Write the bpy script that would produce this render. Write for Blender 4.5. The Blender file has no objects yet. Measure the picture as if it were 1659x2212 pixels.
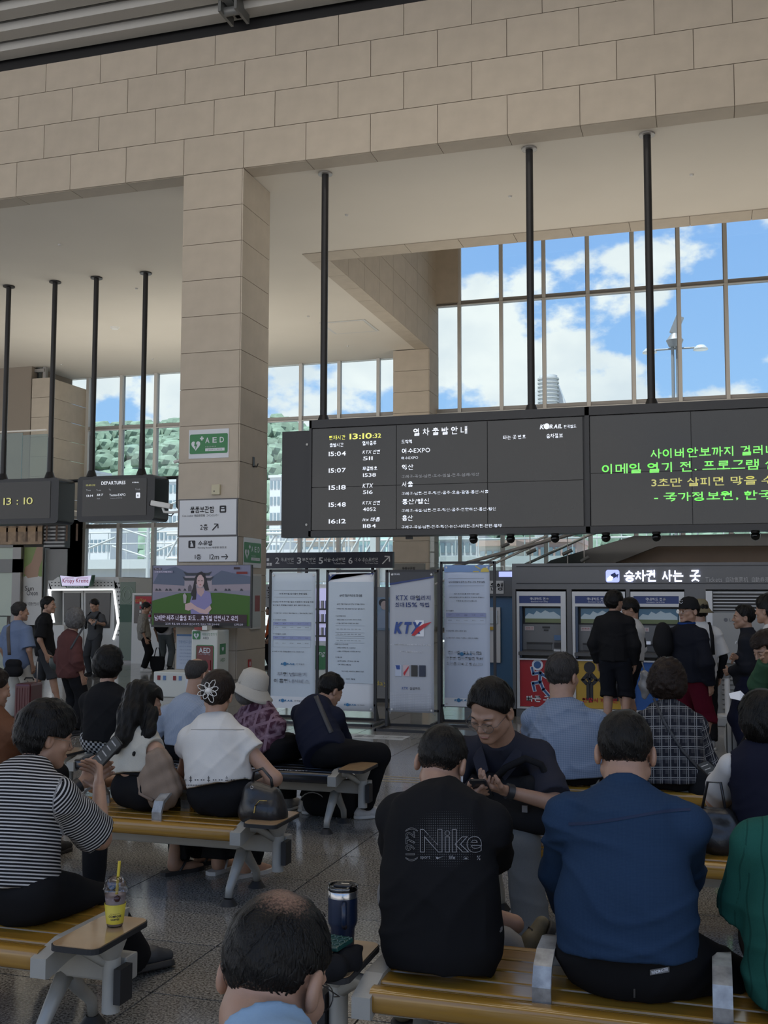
import bpy, bmesh, math, random
import numpy as np
from mathutils import Vector, Matrix, Euler
random.seed(7)
rng = np.random.default_rng(5)
C = bpy.context.scene.collection
SC = bpy.context.scene
PI = math.pi

# ------------------------------------------------------------ camera
FPX, CXP, CYP, EYE = 2285.0, 829.5, 1106.0, 1.635
_y, _p, _r = math.radians(-17.12), math.radians(4.49), math.radians(0.158)
_fw = Vector((math.sin(_y)*math.cos(_p), math.cos(_y)*math.cos(_p), math.sin(_p)))
_r0 = Vector((math.cos(_y), -math.sin(_y), 0)); _u0 = _r0.cross(_fw)
_rt = math.cos(_r)*_r0 + math.sin(_r)*_u0; _up = -math.sin(_r)*_r0 + math.cos(_r)*_u0
cam = bpy.data.objects.new('camera', bpy.data.cameras.new('camera')); C.objects.link(cam)
m3 = Matrix((_rt, _up, -_fw)).transposed()
cam.matrix_world = Matrix.Translation((0, 0, EYE)) @ m3.to_4x4()
cam.data.sensor_fit = 'HORIZONTAL'; cam.data.sensor_width = 36.0
cam.data.lens = 36.0*FPX/1659.0; cam.data.clip_end = 3000; cam.data.clip_start = .05
SC.camera = cam

def at(px, py, Y):
    "world point on the plane y=Y seen at photo pixel (px,py)"
    d = float(px-CXP)/FPX*_rt - float(py-CYP)/FPX*_up + _fw
    t = Y/d.y
    return Vector((d.x*t, Y, EYE+d.z*t))
def atz(px, py, z):
    d = (px-CXP)/FPX*_rt - (py-CYP)/FPX*_up + _fw
    t = (z-EYE)/d.z
    return Vector((d.x*t, d.y*t, z))
def atx(px, py, X):
    d = (px-CXP)/FPX*_rt - (py-CYP)/FPX*_up + _fw
    t = X/d.x
    return Vector((X, d.y*t, EYE+d.z*t))

# ------------------------------------------------------------ world: blue sky with cumulus
W = bpy.data.worlds.new('sky'); SC.world = W; W.use_nodes = True
n = W.node_tree.nodes; l = W.node_tree.links; n.clear()
out = n.new('ShaderNodeOutputWorld'); bg = n.new('ShaderNodeBackground'); l.new(bg.outputs[0], out.inputs[0])
tc = n.new('ShaderNodeTexCoord'); mp = n.new('ShaderNodeMapping'); l.new(tc.outputs['Generated'], mp.inputs[0])
mp.inputs['Scale'].default_value = (1, 1, 1.7); mp.inputs['Location'].default_value = (3.1, 0.4, 0.35)
nz = n.new('ShaderNodeTexNoise'); nz.inputs['Scale'].default_value = 4.2; nz.inputs['Detail'].default_value = 11; nz.inputs['Roughness'].default_value = .56
l.new(mp.outputs[0], nz.inputs['Vector'])
sep = n.new('ShaderNodeSeparateXYZ'); l.new(tc.outputs['Generated'], sep.inputs[0])
el = n.new('ShaderNodeMapRange'); el.inputs['From Min'].default_value = .05; el.inputs['From Max'].default_value = .42
el.inputs['To Min'].default_value = .145; el.inputs['To Max'].default_value = -.035; l.new(sep.outputs['Z'], el.inputs['Value'])
ad = n.new('ShaderNodeMath'); ad.operation = 'ADD'; l.new(nz.outputs['Fac'], ad.inputs[0]); l.new(el.outputs[0], ad.inputs[1])
cr = n.new('ShaderNodeMapRange'); cr.interpolation_type = 'SMOOTHSTEP'
cr.inputs['From Min'].default_value = .515; cr.inputs['From Max'].default_value = .565; l.new(ad.outputs[0], cr.inputs['Value'])
gr = n.new('ShaderNodeValToRGB'); l.new(sep.outputs['Z'], gr.inputs[0])
gr.color_ramp.elements[0].position = 0.0; gr.color_ramp.elements[0].color = (.60, .79, .98, 1)
gr.color_ramp.elements[1].position = .5; gr.color_ramp.elements[1].color = (.20, .40, .86, 1)
e = gr.color_ramp.elements.new(.16); e.color = (.36, .60, .97, 1)
n2 = n.new('ShaderNodeTexNoise'); n2.inputs['Scale'].default_value = 9; n2.inputs['Detail'].default_value = 8; l.new(mp.outputs[0], n2.inputs['Vector'])
cc = n.new('ShaderNodeValToRGB'); l.new(n2.outputs['Fac'], cc.inputs[0])
cc.color_ramp.elements[0].position = .35; cc.color_ramp.elements[0].color = (.80, .84, .90, 1)
cc.color_ramp.elements[1].position = .58; cc.color_ramp.elements[1].color = (1.0, 1.0, 1.0, 1)
mx = n.new('ShaderNodeMixRGB'); l.new(cr.outputs[0], mx.inputs[0]); l.new(gr.outputs[0], mx.inputs[1]); l.new(cc.outputs[0], mx.inputs[2])
l.new(mx.outputs[0], bg.inputs[0]); bg.inputs[1].default_value = 1.12

sun = bpy.data.objects.new('sun', bpy.data.lights.new('sun', 'SUN')); C.objects.link(sun)
sun.data.energy = 9.0; sun.data.angle = .01; sun.data.color = (1, .96, .9)
sun.rotation_euler = (math.radians(20), math.radians(-8), 0)
def fill_light(name, loc, sx, sy, watt, col):
    o = bpy.data.objects.new(name, bpy.data.lights.new(name, 'AREA')); C.objects.link(o)
    o.data.shape = 'RECTANGLE'; o.data.size = sx; o.data.size_y = sy; o.data.energy = watt; o.data.color = col
    o.location = loc; o.rotation_euler = (PI, 0, 0); return o
# unseen area lights added to brighten the plaster ceilings, not real fittings
fill_light('ceiling_fill', (-17, 30, 4.6), 12, 6, 290, (1, .93, .80))
fill_light('ceiling_fill', (-1, 22.5, 5.3), 15, 3, 130, (1, .93, .82))
fill_light('ceiling_fill', (-1, 30, 5.3), 12, 5, 300, (1, .86, .68))  # added warm fill for the walls of the light well
# warm fill added under the roof deck for the foreground, not real lamps
for yy_ in (1.5, 7.5, 13.5):
    o = fill_light('hall_fill', (-3.5, yy_, 12.7), 9, 1.4, 140, (1, .89, .74)); o.rotation_euler = (0, 0, 0)
SC.view_settings.view_transform = 'Standard'; SC.view_settings.look = 'None'; SC.view_settings.gamma = 1
SC.view_settings.use_curve_mapping = False; SC.view_settings.exposure = 0.26
SC.cycles.use_denoising = True
SC.cycles.max_bounces = 7; SC.cycles.diffuse_bounces = 4; SC.cycles.glossy_bounces = 3; SC.cycles.transparent_max_bounces = 12
SC.cycles.caustics_reflective = False; SC.cycles.caustics_refractive = False
SC.cycles.sample_clamp_indirect = 4

# ------------------------------------------------------------ helpers
MATS = {}
def mat(name, col, rough=.6, metal=0, emit=0, noise=0, nscale=20, bump=0, bscale=80, spec=.5, rand=0, coat=0, alpha=None, stretch=None):
    if name in MATS: return MATS[name]
    m = bpy.data.materials.new(name); m.use_nodes = True; MATS[name] = m
    t = m.node_tree; b = t.nodes['Principled BSDF']
    c = (*col, 1) if len(col) == 3 else col
    b.inputs['Base Color'].default_value = c; b.inputs['Roughness'].default_value = rough
    b.inputs['Metallic'].default_value = metal; b.inputs['Specular IOR Level'].default_value = spec
    b.inputs['Coat Weight'].default_value = coat; b.inputs['Coat Roughness'].default_value = .1
    if emit: b.inputs['Emission Color'].default_value = c; b.inputs['Emission Strength'].default_value = emit
    tcn = None
    if noise or bump or rand:
        tcn = t.nodes.new('ShaderNodeTexCoord'); src = tcn.outputs['Object']
        if stretch:
            mpn = t.nodes.new('ShaderNodeMapping'); mpn.inputs['Scale'].default_value = stretch; t.links.new(src, mpn.inputs[0]); src = mpn.outputs[0]
    if noise:
        nn = t.nodes.new('ShaderNodeTexNoise'); nn.inputs['Scale'].default_value = nscale; nn.inputs['Detail'].default_value = 5
        t.links.new(src, nn.inputs['Vector'])
        mr = t.nodes.new('ShaderNodeMapRange'); mr.inputs['From Min'].default_value = .3; mr.inputs['From Max'].default_value = .7
        mr.inputs['To Min'].default_value = 1-noise; mr.inputs['To Max'].default_value = 1+noise; t.links.new(nn.outputs['Fac'], mr.inputs['Value'])
        val = mr.outputs[0]
        if rand:
            oi = t.nodes.new('ShaderNodeObjectInfo'); m2 = t.nodes.new('ShaderNodeMapRange')
            m2.inputs['To Min'].default_value = 1-rand; m2.inputs['To Max'].default_value = 1+rand; t.links.new(oi.outputs['Random'], m2.inputs['Value'])
            mm = t.nodes.new('ShaderNodeMath'); mm.operation = 'MULTIPLY'; t.links.new(val, mm.inputs[0]); t.links.new(m2.outputs[0], mm.inputs[1]); val = mm.outputs[0]
        vm = t.nodes.new('ShaderNodeVectorMath'); vm.operation = 'SCALE'; vm.inputs[0].default_value = c[:3]; t.links.new(val, vm.inputs['Scale'])
        t.links.new(vm.outputs[0], b.inputs['Base Color'])
    if bump:
        nb = t.nodes.new('ShaderNodeTexNoise'); nb.inputs['Scale'].default_value = bscale; nb.inputs['Detail'].default_value = 4; t.links.new(src, nb.inputs['Vector'])
        bp = t.nodes.new('ShaderNodeBump'); bp.inputs['Strength'].default_value = bump; bp.inputs['Distance'].default_value = .01
        t.links.new(nb.outputs['Fac'], bp.inputs['Height']); t.links.new(bp.outputs[0], b.inputs['Normal'])
    return m

def glassmat(name, tint=(.9, .95, .95), refl=.08, rough=.02, clear=.93, fres=.8):
    if name in MATS: return MATS[name]
    m = bpy.data.materials.new(name); m.use_nodes = True; MATS[name] = m; t = m.node_tree; t.nodes.clear()
    o = t.nodes.new('ShaderNodeOutputMaterial'); tr = t.nodes.new('ShaderNodeBsdfTransparent'); tr.inputs[0].default_value = (*[clear*x for x in tint], 1)
    g = t.nodes.new('ShaderNodeBsdfGlossy'); g.inputs['Roughness'].default_value = rough
    fr = t.nodes.new('ShaderNodeFresnel'); fr.inputs[0].default_value = 1.45
    mr = t.nodes.new('ShaderNodeMath'); mr.operation = 'MULTIPLY_ADD'; mr.inputs[1].default_value = fres; mr.inputs[2].default_value = refl*.3; t.links.new(fr.outputs[0], mr.inputs[0])
    ms = t.nodes.new('ShaderNodeMixShader'); t.links.new(mr.outputs[0], ms.inputs[0]); t.links.new(tr.outputs[0], ms.inputs[1]); t.links.new(g.outputs[0], ms.inputs[2])
    t.links.new(ms.outputs[0], o.inputs[0]); return m

class MB:
    def __init__(s): s.v = []; s.f = []; s.m = []; s.sm = []
    def add(s, vs, fs, mi=0, smooth=False):
        b = len(s.v); s.v += [tuple(p) for p in vs]
        for f in fs: s.f.append([b+i for i in f]); s.m.append(mi); s.sm.append(smooth)
        return s
    def box(s, x0, x1, y0, y1, z0, z1, mi=0, R=None, o=(0, 0, 0)):
        vs = [(x, y, z) for z in (z0, z1) for y in (y0, y1) for x in (x0, x1)]
        if R is not None: vs = [R @ Vector(p)+Vector(o) for p in vs]
        return s.add(vs, [(0, 2, 3, 1), (4, 5, 7, 6), (0, 1, 5, 4), (2, 6, 7, 3), (0, 4, 6, 2), (1, 3, 7, 5)], mi)
    def cyl(s, a, b, ra, rb=None, n=12, mi=0, cap=True, smooth=True):
        rb = ra if rb is None else rb; a = Vector(a); b = Vector(b); d = (b-a).normalized()
        u = d.orthogonal().normalized(); w = d.cross(u)
        vs = [p+r*(math.cos(2*PI*i/n)*u+math.sin(2*PI*i/n)*w) for p, r in ((a, ra), (b, rb)) for i in range(n)]
        s.add(vs, [(i, (i+1) % n, n+(i+1) % n, n+i) for i in range(n)], mi, smooth)
        if cap: s.add([vs[i] for i in range(n)], [list(range(n))[::-1]], mi); s.add([vs[n+i] for i in range(n)], [list(range(n))], mi)
        return s
    def tube(s, pts, r, n=8, mi=0, closed=False):
        pts = [Vector(p) for p in pts]; k = len(pts); rs = r if isinstance(r, (list, tuple)) else [r]*k
        vs = []; u = None
        for i, p in enumerate(pts):
            a = pts[(i-1) % k] if closed or i else p; b = pts[(i+1) % k] if closed or i < k-1 else p
            d = (b-a).normalized()
            u = d.orthogonal().normalized() if u is None else (u-d*u.dot(d)).normalized()
            w = d.cross(u); vs += [p+rs[i]*(math.cos(2*PI*j/n)*u+math.sin(2*PI*j/n)*w) for j in range(n)]
        fs = [(i*n+j, i*n+(j+1) % n, ((i+1) % k)*n+(j+1) % n, ((i+1) % k)*n+j) for i in range(k if closed else k-1) for j in range(n)]
        if not closed: fs += [list(range(n))[::-1], [(k-1)*n+j for j in range(n)]]
        return s.add(vs, fs, mi, True)
    def prism(s, poly, o, ax, ay, dz, mi=0, smooth=False):
        "poly 2D in frame (o,ax,ay) extruded by vector dz"
        o = Vector(o); ax = Vector(ax); ay = Vector(ay); dz = Vector(dz); k = len(poly)
        A = [o+ax*p[0]+ay*p[1] for p in poly]; B = [p+dz for p in A]
        s.add(A+B, [list(range(k))[::-1], list(range(k, 2*k))], mi)
        return s.add(A+B, [(i, (i+1) % k, k+(i+1) % k, k+i) for i in range(k)], mi, smooth)
    def lathe(s, prof, o=(0, 0, 0), n=24, mi=0, closed=False):
        o = Vector(o); k = len(prof)
        vs = [o+Vector((r*math.cos(2*PI*j/n), r*math.sin(2*PI*j/n), z)) for r, z in prof for j in range(n)]
        fs = [(i*n+j, i*n+(j+1) % n, (i+1)*n+(j+1) % n, (i+1)*n+j) for i in range(k-1) for j in range(n)]
        return s.add(vs, fs, mi, True)
    def mesh(s, name):
        me = bpy.data.meshes.new(name); me.from_pydata(s.v, [], s.f); me.update()
        me.polygons.foreach_set('material_index', s.m); me.polygons.foreach_set('use_smooth', s.sm)
        return me
    def obj(s, name, m, parent=None, bevel=0, kind=None, label=None, loc=None):
        o = bpy.data.objects.new(name, s.mesh(name))
        for x in (m if isinstance(m, (list, tuple)) else [m]): o.data.materials.append(x)
        C.objects.link(o); o.parent = parent
        if bevel:
            bm = bmesh.new(); bm.from_mesh(o.data); bmesh.ops.remove_doubles(bm, verts=bm.verts, dist=1e-5)
            ed = [e for e in bm.edges if len(e.link_faces) == 2 and e.calc_face_angle(0) > .6]
            bmesh.ops.bevel(bm, geom=ed, offset=bevel, segments=2, affect='EDGES', profile=.6, clamp_overlap=True)
            bm.to_mesh(o.data); bm.free()
        if kind: o['kind'] = kind
        if label: o['label'] = label
        if loc: o.location = loc
        return o
def B(*a, **k): return MB().box(*a, **k)
def thing(name, label, cat, loc=(0, 0, 0), rz=0, group=None, kind=None):
    o = bpy.data.objects.new(name, None); C.objects.link(o); o.location = loc; o.rotation_euler = (0, 0, rz); o.empty_display_size = .1
    if label: o['label'] = label; o['category'] = cat
    if group: o['group'] = group
    if kind: o['kind'] = kind
    return o
def tag(o, label, cat, group=None):
    o['label'] = label; o['category'] = cat
    if group: o['group'] = group
    return o
def copy_tree(o, parent=None):
    c = o.copy(); C.objects.link(c); c.parent = parent
    for ch in list(o.children): copy_tree(ch, c)
    return c
# lettering: Hangul syllables are drawn stroke by stroke from their letters, other signs come from Blender's own font
_sq = [(0, 0), (0, 1), (1, 1), (1, 0), (0, 0)]
_ring = lambda cx, cy, rx, ry: [(cx+rx*math.cos(i*PI/7), cy+ry*math.sin(i*PI/7)) for i in range(15)]
CONS = {'g': [[(0, 1), (1, 1), (.92, .45), (.6, 0)]], 'n': [[(0, 1), (0, 0), (1, 0)]], 'd': [[(1, 1), (0, 1), (0, 0), (1, 0)]], 'r': [[(0, 1), (1, 1), (1, .5), (0, .5), (0, 0), (1, 0)]],
 'm': [_sq], 'b': [[(0, 1), (0, 0), (1, 0), (1, 1)], [(0, .52), (1, .52)]], 's': [[(.5, 1), (.45, .6), (0, 0)], [(.5, .62), (1, 0)]], 'o': [_ring(.5, .5, .5, .5)],
 'j': [[(0, 1), (1, 1)], [(.5, 1), (.45, .6), (0, 0)], [(.5, .62), (1, 0)]], 'c': [[(.5, 1.08), (.5, .86)], [(0, .8), (1, .8)], [(.5, .8), (.42, .45), (0, 0)], [(.5, .48), (1, 0)]],
 'k': [[(0, 1), (1, 1), (.92, .45), (.6, 0)], [(.02, .52), (.94, .56)]], 't': [[(1, 1), (0, 1), (0, 0), (1, 0)], [(0, .5), (.95, .5)]],
 'p': [[(0, 1), (1, 1)], [(0, 0), (1, 0)], [(.28, 1), (.28, 0)], [(.72, 1), (.72, 0)]], 'h': [[(.5, 1.1), (.5, .92)], [(0, .8), (1, .8)], _ring(.5, .3, .4, .32)]}
FIRST = ['g', 'gg', 'n', 'd', 'dd', 'r', 'm', 'b', 'bb', 's', 'ss', 'o', 'j', 'jj', 'c', 'k', 't', 'p', 'h']
LAST = ['', 'g', 'gg', 'gs', 'n', 'nj', 'nh', 'd', 'r', 'rg', 'rm', 'rb', 'rs', 'rt', 'rp', 'rh', 'm', 'b', 'bs', 's', 'ss', 'o', 'j', 'c', 'k', 't', 'p', 'h']
# vowels: ticks of the upright part (number, side), second upright, and the lying part (number of ticks, up or down)
VOW = [((1, 1), 0, None), ((1, 1), 1, None), ((2, 1), 0, None), ((2, 1), 1, None), ((1, -1), 0, None), ((1, -1), 1, None), ((2, -1), 0, None), ((2, -1), 1, None), (None, 0, (1, 1)), ((1, 1), 0, (1, 1)), ((1, 1), 1, (1, 1)),
 ((0, 1), 0, (1, 1)), (None, 0, (2, 1)), (None, 0, (1, -1)), ((1, -1), 0, (1, -1)), ((1, -1), 1, (1, -1)), ((0, 1), 0, (1, -1)), (None, 0, (2, -1)), (None, 0, (0, 1)), ((0, 1), 0, (0, 1)), ((0, 1), 0, None)]
def syllable(ch):
    k = ord(ch)-0xAC00; first, vow, last = FIRST[k//588], VOW[k % 588//28], LAST[k % 28]
    y0, y1 = (.40, 1.0) if last else (.0, 1.0); H = y1-y0; out_ = []
    def put(name, x0, x1, a, b):
        m_ = len(name)
        for i, c_ in enumerate(name):
            w_ = (x1-x0)/m_; xa = x0+w_*i+(.03 if i else 0); xb = x0+w_*(i+1)-(.03 if i < m_-1 else 0)
            out_.extend([[(xa+(xb-xa)*p, a+(b-a)*q) for p, q in st_] for st_ in CONS[c_]])
    up, two, low = vow
    if up and not low: put(first, .04, .50 if not two else .42, y0+H*.22, y0+H*.88)
    elif low and not up: put(first, .2, .8, y0+H*.54, y1-H*.05)
    else: put(first, .06, .50, y0+H*.56, y1-H*.06)
    if low:
        n_, d_ = low; xa, xb = (.02, .98) if not up else (.0, .60); yy = y0+H*(.14 if d_ > 0 else .34) if not last else y0+H*(.14 if d_ > 0 else .36)
        out_.append([(xa, yy), (xb, yy)]); xm = (xa+xb)/2
        for x_ in ([xm] if n_ == 1 else [xm-.14, xm+.14] if n_ == 2 else []): out_.append([(x_, yy), (x_, yy+H*.26*d_)])
    if up:
        n_, d_ = up; xv = .74 if not two else (.68 if d_ > 0 else .70); x2 = .90
        out_.append([(xv, y0+H*.0), (xv, y1+.02)])
        if two: out_.append([(x2, y0-.0), (x2, y1+.02)])
        ym = y0+H*.55
        for y_ in ([ym] if n_ == 1 else [ym-H*.12, ym+H*.12] if n_ == 2 else []):
            out_.append([(xv, y_), ((x2 if two else .95) if d_ > 0 else xv-.2, y_)])
    if last: put(last, .2, .84, .0, .29)
    return out_
_cc = {}
def char_mesh(ch, bold, thin):
    key = (ch, round(bold, 3))
    if key in _cc: return _cc[key]
    if 0xAC00 <= ord(ch) <= 0xD7A3:
        t = .034+bold*.75; V = []; F = []
        for st_ in syllable(ch):
            P = [Vector((p*.86+.05, q*.80-.06)) for p, q in st_]; loop = (P[0]-P[-1]).length < 1e-6
            for i, (a, b) in enumerate(zip(P, P[1:])):
                d = (b-a).normalized(); n_ = Vector((-d.y, d.x))*t; e = d*t*.8; k = len(V)
                V += [a-e-n_, b+e-n_, b+e+n_, a-e+n_]; F.append((k, k+1, k+2, k+3))
        r = (.96, np.array([v[:] for v in V]), F)
    else:
        cu = bpy.data.curves.new('t', 'FONT'); cu.body = ch; cu.offset = bold*.6; cu.resolution_u = 3
        o = bpy.data.objects.new('t', cu); me = bpy.data.meshes.new_from_object(o); n_ = len(me.vertices)
        co = np.empty(n_*3); me.vertices.foreach_get('co', co); co = co.reshape(-1, 3)[:, :2]
        F = [tuple(p.vertices) for p in me.polygons]; bpy.data.objects.remove(o); bpy.data.curves.remove(cu); bpy.data.meshes.remove(me)
        if n_ == 0: r = (.3, co, [])
        else: lo = co[:, 0].min(); co = co-[lo-.04, 0]; r = (max(co[:, 0].max()+.05, .2), co, F)
    _cc[key] = r; return r
def text_mesh(s, bold=0.0, shear=0):
    V = []; F = []; x = 0; k = 0
    for ch in s:
        if ch == ' ': x += .3; continue
        adv, co, f = char_mesh(ch, bold, 0)
        if len(co): V.append(co+[x, 0]); F += [tuple(i+k for i in q) for q in f]; k += len(co)
        x += adv
    V = np.concatenate(V); V = np.c_[V[:, 0]+shear*V[:, 1], V[:, 1], V[:, 0]*0]
    me = bpy.data.meshes.new('lettering'); me.from_pydata(V.tolist(), [], F); me.update(); return me
def text(s, c, w, h, m, parent=None, ax=(1, 0, 0), ay=(0, 0, 1), bold=0.0, name='lettering', shear=0, label=None):
    "letters centred at c (parent space), w wide and h high"
    me = text_mesh(s, bold=bold, shear=shear); n_ = len(me.vertices); co = np.empty(n_*3); me.vertices.foreach_get('co', co); co = co.reshape(-1, 3)
    lo = co.min(0); hi = co.max(0); dx, dy = hi[0]-lo[0], hi[1]-lo[1]
    sy = h/dy if h else w/dx; sx = w/dx if w else sy
    u = (co[:, 0]-(lo[0]+hi[0])/2)*sx; v = (co[:, 1]-(lo[1]+hi[1])/2)*sy
    P = np.array(c)[None]+u[:, None]*np.array(ax)[None]+v[:, None]*np.array(ay)[None]
    me.vertices.foreach_set('co', P.ravel()); me.materials.clear(); me.materials.append(m); me.name = name; me.update()
    o = bpy.data.objects.new(name, me); C.objects.link(o); o.parent = parent
    if label: o['label'] = label
    return o
def flat(poly, o, m, parent, name, ax=(1, 0, 0), ay=(0, 0, 1), t=.002, label=None):
    "thin printed shape"
    ax = Vector(ax); ay = Vector(ay); nn = ax.cross(ay)
    return MB().prism(poly, o, ax, ay, nn*t).obj(name, m, parent, label=label)
def rrect(x0, x1, y0, y1, r, n=4):
    p = []
    for cx, cy, a in ((x1-r, y1-r, 0), (x0+r, y1-r, 90), (x0+r, y0+r, 180), (x1-r, y0+r, 270)):
        for i in range(n+1):
            t = math.radians(a+90*i/n); p.append((cx+r*math.cos(t), cy+r*math.sin(t)))
    return p
def circ(cx, cy, rx, ry=None, n=20, a0=0, a1=360):
    ry = ry or rx; k = n if a1-a0 >= 360 else n+1
    return [(cx+rx*math.cos(math.radians(a0+(a1-a0)*i/n)), cy+ry*math.sin(math.radians(a0+(a1-a0)*i/n))) for i in range(k)]
# ------------------------------------------------------------ structure
STONE = mat('stone_panel', (.455, .40, .33), .75, noise=.05, nscale=3, rand=.035, bump=.08, bscale=60)
JOINT = mat('stone_joint', (.27, .23, .19), .9)
PLASTER = mat('ceiling_plaster', (.66, .62, .555), .9, noise=.02, nscale=.6)
ALU = mat('window_aluminium', (.30, .29, .28), .45, .3)
ALUL = mat('pale_aluminium', (.55, .54, .52), .5, .2)
DARK = mat('dark_metal', (.022, .022, .024), .45, .3)
GREY = mat('grey_cladding', (.105, .105, .11), .5, .1)
GLASS = glassmat('window_glass')
Y0, Y1, YC0 = 18.8, 20.15, 19.3
ZB = 10.14
beam = thing('beam', None, None, kind='structure'); beam['kind'] = 'structure'
B(-27, 9, Y0+.03, YC0, ZB+.012, 12.98).obj('beam_core', JOINT, beam)
def panel(name, x0, x1, y0, y1, z0, z1, parent, cache={}):
    k = (round(x1-x0, 3), round(y1-y0, 3), round(z1-z0, 3))
    if k not in cache: cache[k] = B(0, k[0], 0, k[1], 0, k[2]).mesh('panel'); cache[k].materials.append(STONE)
    o = bpy.data.objects.new(name, cache[k]); o.location = (x0, y0, z0); o.parent = parent; C.objects.link(o); return o
G = .013
rows = [(10.14, 10.90, -14.078), (10.90, 11.64, -13.412), (11.64, 12.372, -14.078), (12.372, 13.0, -13.412)]
for z0, z1, xr in rows:
    k0 = -9
    for k in range(-9, 18):
        x = xr+1.332*k
        if x > 7.5: break
        panel('panel', x+G/2, x+1.332-G/2, Y0, Y0+.04, z0+G/2, z1-G/2, beam)
for k in range(-9, 17):
    x = -14.078+1.332*k
    if abs(x+10.05) < .3: continue
    panel('panel', x+G/2, x+1.332-G/2, Y0+.045, YC0, ZB, ZB+.015, beam)
# main stone column
col = thing('column', None, None, kind='structure')
B(-10.04, -8.76, Y0+.02, Y1-.01, 0, ZB).obj('column_core', JOINT, col)
for k in range(14):
    z1 = ZB-.7375*k; z0 = max(z1-.7375, 0)
    if z1 <= .05: break
    panel('panel', -10.05, -8.75-.03, Y0, Y0+.03, z0+G/2, z1-G/2, col)
    panel('panel', -8.775, -8.75, Y0+.006, Y1, z0+G/2, z1-G/2, col)
    panel('panel', -10.075, -10.05, Y0+.006, Y1, z0+G/2, z1-G/2, col)
# ceilings with a rectangular light well on the right
ce = thing('ceiling', None, None, kind='structure')
B(-40, -9.6, YC0, 36.2, ZB+.004, ZB+.35).obj('ceiling_slab', PLASTER, ce)
B(-9.6, 9, YC0, 24.15, ZB+.004, ZB+.35).obj('ceiling_slab', PLASTER, ce)
B(-9.1, 9, 24.8, 36.2, 17.2, 17.5).obj('ceiling_slab', PLASTER, ce)
well = thing('beam', None, None, kind='structure')
B(-9.6, -9.13, 24.15, 36.2, ZB, 17.2).obj('beam_core', JOINT, well)
B(-9.6, 9, 24.15, 24.78, ZB, 17.2).obj('beam_core', JOINT, well)
for i in range(8):
    y = 24.83+1.4*i
    for j in range(10):
        z = ZB+.7375*j
        if z > 17: break
        panel('panel', -9.13, -9.1, y+G/2, min(y+1.4, 36)-G/2, z+G/2, z+.7375-G/2, well)
for k in range(9):
    y = 24.8+1.25*k
    panel('panel', -9.6, -9.1, y+G/2, y+1.25-G/2, ZB-.016, ZB-.001, well)
for k in range(13):
    x = -9.6+1.332*k
    panel('panel', x+G/2, x+1.332-G/2, 24.15, 24.8-G, ZB-.016, ZB-.001, well)
p2c = thing('column', None, None, kind='structure')
B(-10.36, -9.14, 34.84, 36.1, 0, ZB-.02).obj('column_core', JOINT, p2c)
for k in range(14):
    z1 = ZB-.02-.7375*k; z0 = max(z1-.7375, 0)
    if z1 < .05: break
    panel('panel', -10.4, -9.13, 34.8, 34.84, z0+G/2, z1-G/2, p2c)
    panel('panel', -9.14, -9.1, 34.81, 36.1, z0+G/2, z1-G/2, p2c)
# roof over the hall: ribbed metal deck and a steel bracket
RIB = mat('roof_deck', (.40, .395, .38), .5, .2); RIBD = mat('roof_deck_shadow_gap', (.10, .10, .10), .7)
roof = thing('roof', None, None, kind='structure')
B(-40, 12, -7, Y0+3, 14.6, 14.8).obj('roof_slab', RIBD, roof)
B(-27, 9, Y0+.05, Y0+.3, 12.98, 14.6).obj('gutter', DARK, roof)
for k in range(40):
    y = Y0-.1-.62*k
    zz = 13.18+min(k*.035, 1.2)
    MB().prism([(0, 0), (.34, 0), (.42, .12), (.42, .16), (-.08, .16), (-.08, .12)], (-34, y-.34, zz), (0, 1, 0), (0, 0, 1), (44, 0, 0)).obj('roof_rib', RIB, roof)
br = thing('roof_bracket', 'grey steel bracket holding the ribbed roof above the stone wall', 'bracket', (at(500, 60, 18.2).x, 18.3, 13.0))
STEEL = mat('painted_steel', (.16, .165, .165), .5, .3)
B(-.09, .09, -.42, .35, .18, 1.0).obj('plate', STEEL, br)
MB().cyl((-.16, -.1, .08), (.16, -.1, .08), .09, n=16).obj('pin', STEEL, br)
for sx in (-.2, .14): B(sx, sx+.06, -.3, .3, -.0, .42).obj('gusset', STEEL, br)
B(-.2, .2, -3.0, .3, .75, .82).obj('flange', STEEL, br)
# solid end walls so the hall is enclosed as in a station (open behind the photographer)
B(9, 9.3, 4, 36.2, 0, 17.3).obj('wall_right', STONE, kind='structure')
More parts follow.
